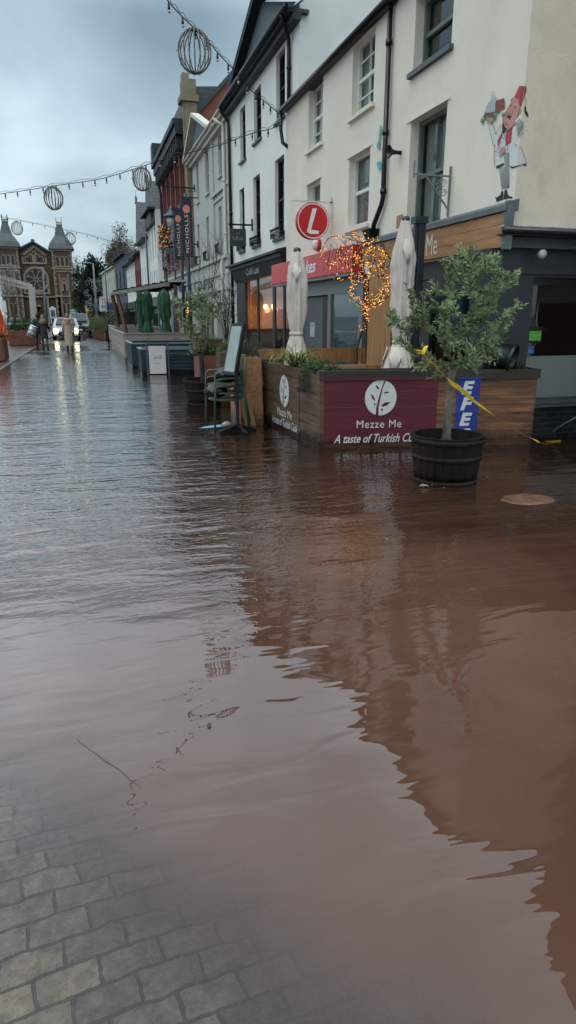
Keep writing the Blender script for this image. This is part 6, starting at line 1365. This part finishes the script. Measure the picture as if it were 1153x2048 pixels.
for k, (x, y, w, lb) in enumerate(((182,590,.6,'white snowflake light motif, left of the pair on the lamp'),(208,580,.65,'white snowflake light motif, right of the pair on the lamp'))):
    r = thing('light_motif', lb, 'decoration', ony(x,y,68)); c = ony(x,y,68); b = MB()
    for j in range(34): a = random.random()*6.28; q = random.random()**.5; p = c+Vector((cos(a)*w*q,random.uniform(-.05,.05),sin(a)*1.5*q)); s_ = random.uniform(.08,.2); b.tube([p+Vector((cos(t*pi/4)*s_,0,sin(t*pi/4)*s_)) for t in range(9)], .011, 3)
    b.build('wire', wire, r)
# ================================================================== trees beyond
def tree(label, base, cz, rad, nleaf, leaf, lm, bm, name='tree', clumps=26, trunkr=.25, droop=0., seed=1, open_=.0):
    rnd = random.Random(seed); r = thing(name, label, 'tree', base, 'trees beyond the street'); base = Vector(base); cc = base+Vector((0,0,cz)); b = MB(); lb = MB(); cl = []
    for i in range(clumps):
        v = Vector((rnd.gauss(0,1),rnd.gauss(0,1),rnd.gauss(0,1))).normalized()*rnd.uniform(.35,1.0)
        c = cc+Vector((v.x*rad[0],v.y*rad[1],v.z*rad[2])); cl.append((c, rnd.uniform(.22,.42)))
    b.tube([base,base+Vector((0,0,cz*.5)),cc+Vector((0,0,rad[2]*.4))], [trunkr,trunkr*.7,trunkr*.2], 7)
    for c, s in cl:
        f = rnd.uniform(.35,.95); st0 = base.lerp(cc, f); b.tube([st0, st0.lerp(c,.55)+Vector((0,0,.3)), c], [trunkr*.35,trunkr*.2,.02], 4)
        for j in range(5 if open_ else 2): d = Vector((rnd.gauss(0,1),rnd.gauss(0,1),rnd.gauss(.5,1))).normalized()*rad[0]*s*1.2; b.tube([c,c+d*.6,c+d],[.04,.025,.01],3)
    b.build('trunk', bm, r)
    for c, s in cl:
        for j in range(nleaf//clumps):
            v = Vector((rnd.gauss(0,1),rnd.gauss(0,1),rnd.gauss(0,1))).normalized()*rnd.random()**.45; p = c+Vector((v.x*rad[0]*s,v.y*rad[1]*s,v.z*rad[2]*s))
            if droop: p.z -= droop*rnd.random()**2*rad[2]
            leafquad(lb, p, v+Vector((0,0,-.8 if droop else .3)), leaf*rnd.uniform(.6,1.3), leaf*.55)
    lb.build('crown', lm, r); return r
lev = pm('evergreen_leaf', (.018,.036,.026), .7, .3, 1, island=.8); lbi = pm('birch_leaf', (.13,.115,.075), .7, .3, 1, island=.9); lgr = pm('far_green_leaf', (.045,.07,.035), .7, .3, 1, island=.9)
far_b = pm('far_bark', (.10,.085,.07), .9)
tree('large dark evergreen tree beside the chapel', (2.6,103,0), 6.2, (2.9,2.9,3.9), 9000, .42, lev, far_b, 'evergreen_tree', 44, .3, seed=3)
tree('smaller green tree below the dark evergreen', (3.4,98,0), 2.6, (1.9,1.9,2.2), 3500, .32, lgr, far_b, 'tree', 22, .2, seed=5)
tree('tall drooping birch with thin autumn leaves behind the cream store', (6.3,112,0), 10.2, (3.3,3.0,4.4), 12000, .27, lbi, far_b, 'birch_tree', 30, .25, .5, seed=8, open_=1)
tree('second drooping birch to the right of the tallest one', (10.6,112,0), 8.8, (3.3,3.0,3.9), 10000, .27, lbi, far_b, 'birch_tree', 26, .25, .5, seed=9, open_=1)
tree('thin bare tree between the right tower and the evergreen', (.7,118,0), 7.5, (2.6,2.6,3.6), 1400, .2, lbi, far_b, 'bare_tree', 24, .2, seed=11, open_=1)
tree('ivy clad brown tree hugging the right chapel tower', (-.2,111,0), 4.0, (1.1,1.1,2.6), 2500, .25, pm('brown_ivy', (.10,.075,.04), .7, island=.8), far_b, 'tree', 18, .2, seed=13)
# ================================================================== cars
tyre = pm('tyre', (.012,.012,.013), .8); rim_m = pm('alloy', (.35,.36,.38), .3, metal=.8)
def car(label, x, y, paintm, w, h, L_, van=False, lit=False):
    r = thing('parked_car' if not lit else 'car', label, 'car', (x,y,0)); hw = w/2
    hb = .42*h+.22; rings = [(0,.28,.62,.80),(.10,.22,hb-.08,.93),(.35,.2,hb,.99),(.9 if not van else .7,.2,hb+.10,1.),(1.0 if not van else .8,.2,hb+.12,1.)]
    ws = 1.05 if not van else .85; rt = ws+.75
    prof = [(0,hb-.22),(.12,hb-.05),(.5,hb+.02),(ws,hb+.12),(rt,h-.03),(rt+.5,h),(L_-1.0,h-.02),(L_-.15,hb+.1),(L_,hb-.1),(L_,.30),(0,.30)]
    b = MB(); vs = []
    def wid(yy, z):
        k = 1.; 
        if z > hb: k -= .20*(z-hb)/(h-hb)
        if yy < .3: k -= .10*(1-yy/.3)
        if yy > L_-.3: k -= .06
        return hw*k
    n_ = len(prof)
    for sx in (-1,-.72,.72,1):
        for yy, z in prof:
            e = .05 if abs(sx) == 1 else 0; vs.append((x+sx*wid(yy,z), y+yy+(e if yy < .3 else 0), z-(e if z > hb else 0)))
    fs = []
    for k in range(3):
        for i in range(n_): j = (i+1)%n_; fs.append((k*n_+i,k*n_+j,(k+1)*n_+j,(k+1)*n_+i))
    fs += [tuple(range(n_)), tuple(range(4*n_-1,3*n_-1,-1))]
    b.add(vs, fs, 0, False); bevel(b.build('body', paintm, r), .05, 3)
    g = MB(); a = wid(0,hb+.16)*.86; c = wid(0,h-.08)*.84
    g.hexa([(x-a,y+ws+.02,hb+.17),(x+a,y+ws+.02,hb+.17),(x+c,y+rt-.05,h-.08),(x-c,y+rt-.05,h-.08),(x-a,y+ws-.05,hb+.22),(x+a,y+ws-.05,hb+.22),(x+c,y+rt-.12,h-.05),(x-c,y+rt-.12,h-.05)]); g.build('windscreen', pane_d, r)
    for s in (-1,1): g = MB(); g.hexa([(x+s*hw*.985,y+ws+.35,hb+.12),(x+s*hw*.985,y+L_-.9,hb+.12),(x+s*hw*.83,y+L_-1.2,h-.1),(x+s*hw*.83,y+rt+.1,h-.1),(x+s*(hw*.985+.01),y+ws+.35,hb+.13),(x+s*(hw*.985+.01),y+L_-.9,hb+.13),(x+s*(hw*.83+.02),y+L_-1.2,h-.09),(x+s*(hw*.83+.02),y+rt+.1,h-.09)]); g.build('side_window', pane_d, r)
    g = MB(); g.box(x-hw*.55,x+hw*.55,y-.03,y+.05,.34,hb-.32); gr = g.build('grille', blackp, r)
    g = MB(); g.box(x-.26,x+.26,y-.05,y-.031,.40,.52); g.build('number_plate', MT['sign_white'], gr)
    g = MB(); g.lathe((x,y-.035,hb-.25), [(.001,-.01),(.07,-.01),(.07,.01),(.001,.01)], 12, M=MX); g.build('badge', rim_m, gr)
    hm = emis('headlight_on', (1,.90,.50), 6) if lit else pm('headlight_off', (.45,.47,.48), .1)
    for s in (-1,1):
        g = MB(); g.lathe((x+s*hw*.72,y+.02,hb-.22), [(.001,-.05),(.15 if lit else .16,-.02),(.17,.06),(.001,.08)], 12, sx=1, M=MX); g.build('headlight', hm, r)
        g = MB(); g.hexa([(x+s*hw*1.0,y+ws+.35,hb+.12),(x+s*(hw+.2),y+ws+.38,hb+.12),(x+s*(hw+.2),y+ws+.46,hb+.12),(x+s*hw,y+ws+.46,hb+.12),(x+s*hw*1.0,y+ws+.35,hb+.26),(x+s*(hw+.2),y+ws+.38,hb+.26),(x+s*(hw+.2),y+ws+.46,hb+.26),(x+s*hw,y+ws+.46,hb+.26)]); g.build('mirror', blackp, r)
        for yy in (.85, L_-.8):
            g = MB(); g.lathe((x+s*(hw-.09),y+yy,.32), [(.001,-.11),(.32,-.10),(.33,0),(.32,.10),(.001,.11)], 20, M=Matrix.Rotation(pi/2,3,'Y')); wl = g.build('wheel', tyre, r)
            g = MB(); g.lathe((x+s*(hw+.025),y+yy,.32), [(.001,-.01),(.20,-.01),(.2,.01),(.001,.01)], 12, M=Matrix.Rotation(pi/2,3,'Y')); g.build('rim', rim_m, wl)
    return r
c1_ = ony(124,650,50); car('pale silver car with blazing headlights behind the walkers', ony(131,650,50).x, 50, pm('silver_paint', (.45,.47,.45), .25, .03, 2, coat=.6), 1.85, 1.55, 4.3, lit=True)
car('dark grey van facing the camera behind the silver car', ony(158,645,64).x, 64, pm('gunmetal_paint', (.075,.085,.10), .25, .03, 2, coat=.6), 1.95, 1.90, 4.6, van=True)
car('dark car half hidden at the lane mouth left of the silver car', ony(30,640,88).x, 88, blackp, 1.8, 1.5, 4.2)
# ================================================================== people
skinm = pm('skin', (.42,.24,.17), .6)
def skinmesh(name, nodes, edges, mat, parent, sub=2):
    me = bpy.data.meshes.new(name); me.from_pydata([n_[0] for n_ in nodes], edges, []); me.materials.append(mat)
    o = bpy.data.objects.new(name, me); COL.objects.link(o)
    m1 = o.modifiers.new('skin', 'SKIN'); m2 = o.modifiers.new('sub', 'SUBSURF'); m2.levels = sub; m2.render_levels = sub
    sk = me.skin_vertices[0].data if me.skin_vertices else None
    if sk is None:
        bm = bmesh.new(); bm.from_mesh(me); bm.verts.layers.skin.verify(); bm.to_mesh(me); bm.free(); sk = me.skin_vertices[0].data
    for i, n_ in enumerate(nodes): rr = n_[1]; sk[i].radius = rr if isinstance(rr, tuple) else (rr, rr)
    sk[0].use_root = True
    dg = bpy.context.evaluated_depsgraph_get(); m3 = bpy.data.meshes.new_from_object(o.evaluated_get(dg)); bpy.data.objects.remove(o)
    for p in m3.polygons: p.use_smooth = True
    if not m3.materials: m3.materials.append(mat)
    o = bpy.data.objects.new(name, m3); COL.objects.link(o); WM[o.name] = Matrix.Identity(4)
    o.parent = parent; return o
def person(label, loc, h=1.7, face=0., stride=.25, coat=(.5,.5,.5), coat_len=.55, legs=(.02,.02,.03), hair=(.05,.04,.03), hood=False, boots=(.02,.015,.012), lean=0., arm=((.1,-.2),(.1,.2)), legskin=None, longhair=False, bag=None, hunch=0.):
    r = thing('person', label, 'person', (0,0,0)); k = h/1.7
    sh = 1.40; hp = .90; ly = lean*.5
    def V(x, y, z): return (x*k, y*k, z*k)
    hipz = .92
    nodes = [(V(0,0,hipz),(.145*k,.10*k)),(V(0,ly*.4,1.10),(.125*k,.09*k)),(V(0,ly*.8,1.30),(.15*k,.10*k)),(V(0,ly,1.42),(.07*k,.06*k)),(V(0,ly+.01+lean*.2,1.50),.052*k),(V(0,ly+.02+lean*.3,1.57),(.075*k,.085*k)),(V(0,ly+.02+lean*.35,1.64),(.073*k,.085*k))]
    edges = [(0,1),(1,2),(2,3),(3,4),(4,5),(5,6)]
    for s, st_ in ((-1,stride),(1,-stride)):
        i0 = len(nodes); nodes += [(V(s*.09,0,.85),.085*k),(V(s*.10,st_*.5,.48),.058*k),(V(s*.10,st_*.9-.02,.12),.038*k),(V(s*.105,st_*.9+.02,.04),.035*k),(V(s*.115,st_*.9+.15,.03),.032*k)]
        edges += [(0,i0),(i0,i0+1),(i0+1,i0+2),(i0+2,i0+3),(i0+3,i0+4)]
    hands = []
    for s, (ax, ay) in ((-1,arm[0]),(1,arm[1])):
        i0 = len(nodes); el = V(s*(.20+ax*.3),ly+ay*.35,1.12); wr = V(s*(.20+ax),ly+ay,.90+abs(ay)*.3); pa = V(s*(.20+ax),ly+ay*1.15,.82+abs(ay)*.35)
        nodes += [(V(s*.18,ly*.95,1.36),.055*k),(el,.042*k),(wr,.028*k),(pa,.034*k)]; edges += [(2,i0),(i0,i0+1),(i0+1,i0+2),(i0+2,i0+3)]; hands.append(i0+3)
        for f in range(4): j = len(nodes); nodes += [((pa[0]+(f-1.5)*.014*k,pa[1]+.02*k,pa[2]-.045*k),.009*k),((pa[0]+(f-1.5)*.016*k,pa[1]+.03*k,pa[2]-(.075+.008*(f%3))*k),.007*k)]; edges += [(i0+3,j),(j,j+1)]
        j = len(nodes); nodes += [((pa[0]-s*.03*k,pa[1]+.03*k,pa[2]-.03*k),.010*k)]; edges += [(i0+3,j)]
    skinmesh('body', nodes, edges, pm('legs_'+str(legs[0]), legs, .7) if not legskin else pm('skin_leg', legskin, .7), r, 1)
    hx, hy, hz = 0, (ly+.025+lean*.35)*k, 1.62*k
    b = MB(); b.lathe((hx,hy,hz), [(.02,-.12),(.06,-.10),(.075,-.03),(.08,.02),(.06,.09),(.02,.11)], 14, sy=1.15); b.lathe((hx,hy+.095*k,hz-.01), [(.004,-.02),(.014,-.015),(.004,.02)], 6); 
    for s in (-1,1): b.lathe((s*.08,hy,hz-.01), [(.004,-.03),(.014,0),(.004,.03)], 6, sy=1.4); b.octa((s*.028,hy+.088*k,hz+.012), .008, 1)
    b.box(-.022,.022,hy+.078*k,hy+.088*k,hz-.052,hz-.044,2)
    b.build('head', [skinm, blackp, pm('lips', (.30,.10,.09), .6)], r)
    hm = pm('hair_'+str(round(hair[0],3)), hair, .6, .3, 30, .004, 80, stretch=(3,3,.5)); b = MB()
    if hood: hm = None
    b.lathe((hx,hy-.02*k,hz+.01), [(.086,-.10 if not longhair else -.30),(.092,-.02),(.09,.05),(.065,.105),(.01,.13)], 16, sy=1.12); 
    if hood: b.v = [(x_*1.12,y_*1.05,z_) for x_, y_, z_ in b.v]; b.build('hood', pm('coat_'+str(coat[0]), coat, .85, .08, 3), r)
    else:
        for i, (x_,y_,z_) in enumerate(b.v):
            if y_ > hy+.055*k and z_ < hz+.05: b.v[i] = (x_, hy+.05*k, z_)
        b.build('hair', hm, r)
    cm = pm('coat_'+str(coat[0]), coat, .85, .08, 3)
    zb = hipz-coat_len
    nz = 12; vs = []; n_ = 22
    for i in range(nz+1):
        f = i/nz; z = zb+(1.45-zb)*f
        if z > 1.36: wx, wy = .205-(z-1.36)*1.3, .12-(z-1.36)*.5
        elif z > 1.1: wx, wy = .165+(z-1.1)*.15, .125
        else: wx, wy = .165+(1.1-z)*.055, .125+(1.1-z)*.05+abs(stride)*.18*max(0,(.9-z))
        oy = ly*max(0,min(1,(z-.9)/.5))
        for j in range(n_): a = 2*pi*j/n_; q = 1+.035*cos(5*a+z*3)*(1.2-f); vs.append(V(wx*cos(a)*q, oy+wy*sin(a)*q, z))
    b = MB(); b.add(vs, [(i*n_+j,i*n_+(j+1)%n_,(i+1)*n_+(j+1)%n_,(i+1)*n_+j) for i in range(nz) for j in range(n_)]+[tuple(range(nz*n_,nz*n_+n_))], 0, True)
    for s, (ax, ay) in ((-1,arm[0]),(1,arm[1])):
        b.tube([V(s*.12,ly,1.40),V(s*.185,ly,1.34),V(s*(.205+ax*.3),ly+ay*.35,1.12),V(s*(.20+ax),ly+ay,.90+abs(ay)*.3)], [.07*k,.072*k,.058*k,.048*k], 10)
    b.build('coat', cm, r)
    bm_ = pm('boots_'+str(boots[0]), boots, .5)
    for s, st_ in ((-1,stride),(1,-stride)):
        b = MB(); X_, Y_, _ = V(s*.105,st_*.9,0); b.lathe((X_,Y_,0), [(.055,.0),(.058,.05),(.048,.12),(.052,.30)], 10); b.lathe((X_+s*.006,Y_+.09,.035), [(.02,-.035),(.05,-.03),(.045,.02),(.01,.035)], 10, sy=2.0); b.build('boot', bm_, r)
    r.location = loc; r.rotation_euler = (0,0,face); return r
pz = onz(141,704); bg_ = person('person in a long hooded beige coat walking away up the wet street', (pz.x,pz.y,0), 1.72, 0, .12, (.42,.32,.235),  .62, hair=(.24,.12,.07), hood=False, boots=(.05,.025,.02), arm=((.04,.02),(.04,.05)))
pz = onz(92,697); pz2 = onz(80,694)
cp1 = person('person with long fair hair in a black coat leaning to the side', (pz.x,pz.y,0), 1.66, .1, .2, (.022,.024,.03), .40, hair=(.26,.19,.10), longhair=True, lean=.18, arm=((.05,.1),(.10,.35)))
b = MB(); b.lathe((0,.02,1.36), [(.17,-.13),(.20,-.03),(.16,.10),(.09,.15)], 14, sy=.85); b.build('fur_collar', pm('fur', (.20,.15,.09), .95, .4, 30, .02, 60), cp1)
person('person in a dark padded jacket carrying a silver case, beside the fair haired one', (pz2.x,pz2.y+.6,0), 1.76, .25, .3, (.025,.028,.036), .12, hair=(.03,.02,.018), arm=((.12,.1),(.03,.05)))
b = MB(); b.lathe((0,-.05,1.49), [(.13,-.09),(.165,-.03),(.15,.05),(.10,.07)], 14, sy=.95, cap=False); b.lathe((0,-.12,1.40), [(.02,-.16),(.09,-.06),(.11,.04),(.04,.09)], 10, sy=.6); b.build('hood', MT['coat_0.42'], bg_)
hb_ = thing('carry_case', 'silver patterned carry case held at an angle by the walking pair', 'case', (pz2.x-.35,pz2.y,.6))
q = ony(65,663,pz2.y-.3); M_ = Matrix.Rotation(R(24),3,'Y'); b = MB(); b.lathe(q, [(.001,-.34),(.21,-.33),(.22,-.1),(.22,.28),(.19,.33),(.001,.34)], 16, M=M_, sy=.7); b.build('case', pm('silver_case', (.5,.5,.5), .3, .6, 14, metal=.4), hb_)
b = MB()
for zz in (-.2,.05,.25): b.lathe(q+M_@Vector((0,0,zz)), [(.224,-.02),(.228,0),(.224,.02)], 16, M=M_, sy=.7, cap=False)
b.tube([q+M_@Vector((-.1,0,.33)),q+M_@Vector((0,0,.5)),q+M_@Vector((.1,0,.33))], .015, 5); b.build('strap', blackp, hb_)
pz = onz(197,671.5); person('woman in a long black coat with pink boots walking towards the camera', (pz.x,pz.y,0), 1.68, pi, .15, (.018,.018,.022), .45, legskin=(.10,.03,.04), hair=(.02,.016,.014), boots=(.50,.06,.16), arm=((.05,.05),(.05,.05)))
pz = onz(183,662); person('man in a navy jacket and blue jeans further up the footway', (pz.x,70,0), 1.78, pi, .2, (.02,.03,.06), .10, legs=(.05,.09,.20), hair=(.02,.015,.01))
person('worker in an orange high visibility jacket behind the grey van', (ony(171,640,78).x,78,0), 1.8, pi, .05, (.85,.13,.03), .10, hair=(.05,.04,.03))
# ================================================================== left side of the street
for k, (x0, x1, y0, y1, h_, lb) in enumerate(((-4.3,-2.88,26.6,28.2,.86,'rusty steel flower planter at the left edge below the orange parasol'),(-4.1,-2.45,40.9,42.0,.86,'rusty steel planter with a tall thin tree beside the walking pair'))):
    r = thing('steel_planter', lb, 'planter', (x0,y0,0)); b = MB(); b.box(x0,x1,y0,y1,.06,h_); o = bevel(b.build('box', corten, r), .015)
    b = MB(); b.box(x0+.15,x1-.15,y0+.1,y1-.1,.0,.059); b.build('foot', blackp, r)
    clump('shrub', ['green flowering shrub in the rusty planter at the left edge','loose dark green shrub filling the rusty planter beside the pair'][k], ((x0+x1)/2,(y0+y1)/2,h_-.03), ((x1-x0)*.55,.7,.42+.35*k), 1700, (.10,.05), leaf_g)
fw = thing('flowers', 'small orange blooms in the left edge planter', 'flowers', (-3,26.6,.9)); b = MB()
for i in range(14): b.octa((random.uniform(-3.6,-2.8),26.55+random.uniform(-.1,.3),.95+random.uniform(-.05,.2)), .035)
b.build('bloom', pm('bloom', (.7,.12,.03), .6), fw)
wisp('bare_tree', 'thin bare multi stemmed tree in the planter beside the walking pair', (-3.7,41.4,.7), .8, 4.2, 11, far_b)
pgl = thing('entrance_frame', 'white timber canopy frame with two raking legs before the chapel', 'frame', (-5,60,0)); YF = 60
b = MB()
def fp(x, y, Y=60): return ony(x, y, Y)
b.beam(fp(-30,545),fp(61,571),.28,.28); b.beam(fp(-30,556,61),fp(60,578,61),.22,.22); b.build('top_beam', MT['pergola_white'], pgl)
for (x0,y0,x1,y1,w_) in ((61,568,68,640,.32),(67,574,72,634,.24)): b = MB(); b.beam(fp(x0,y0),fp(x1,y1+18),w_,w_); b.build('leg', MT['pergola_white'], pgl)
for k, (x, y, Y, lb) in enumerate(((12,570,44,'white wire light motif above the left edge'),)):
    r = thing('light_motif', lb, 'decoration', ony(x,y,Y)); b = MB()
    for j in range(60):
        c = ony(x-18+random.random()*34, y-38+random.random()*60, Y); s_ = random.uniform(.08,.22); b.tube([c+Vector((cos(t*pi/4)*s_,0,sin(t*pi/4)*s_)) for t in range(9)], .008, 3)
    b.build('wire', wire, r)
bs_ = thing('street_sign_post', 'grey post with small white plates left of the chapel door', 'sign post', (-6,55,0)); A = ony(15,655,55); b = MB(); b.tube([(A.x,55,0),(A.x,55,2.6)], .06, 8); b.build('post', trim_g, bs_)
b = MB(); b.box(A.x-.22,A.x+.12,54.9,54.93,1.9,2.75); b.box(A.x-.35,A.x+.1,54.9,54.93,1.5,1.75); b.build('plate', whitep, bs_)
rlg = thing('railing', 'low pale street railing before the chapel steps', 'railing', (-8,72,0)); b = MB(); b.beam((-14,72,.95),(-3.2,72,.95),.06,.06); b.beam((-14,72,.35),(-3.2,72,.35),.05,.05)
for i in range(12): b.beam((-14+i*.97,72,0),(-14+i*.97,72,.95),.05,.05)
b.build('rail', trim_g, rlg)
bo = thing('bollard', 'black bollard between the two rusty planters on the left', 'bollard', (-2.75,33,0)); b = MB(); q = onz(21,691); b.lathe((q.x,q.y,0), [(.09,0),(.09,.1),(.06,.12),(.055,.85),(.08,.88),(.06,.98),(.01,1.0)], 12); b.build('post', blackp, bo)
hd = MB(); hd_x = ony(12,640,90).x
o = MB().box(-26,-11.5,96,97,-.1,2.6).build('boundary_wall', trim_g, None); tag(o, 'low pale wall at the far left before the chapel', 'wall')
# west side of the street (outside the frame): pale rendered fronts that the glass and water mirror
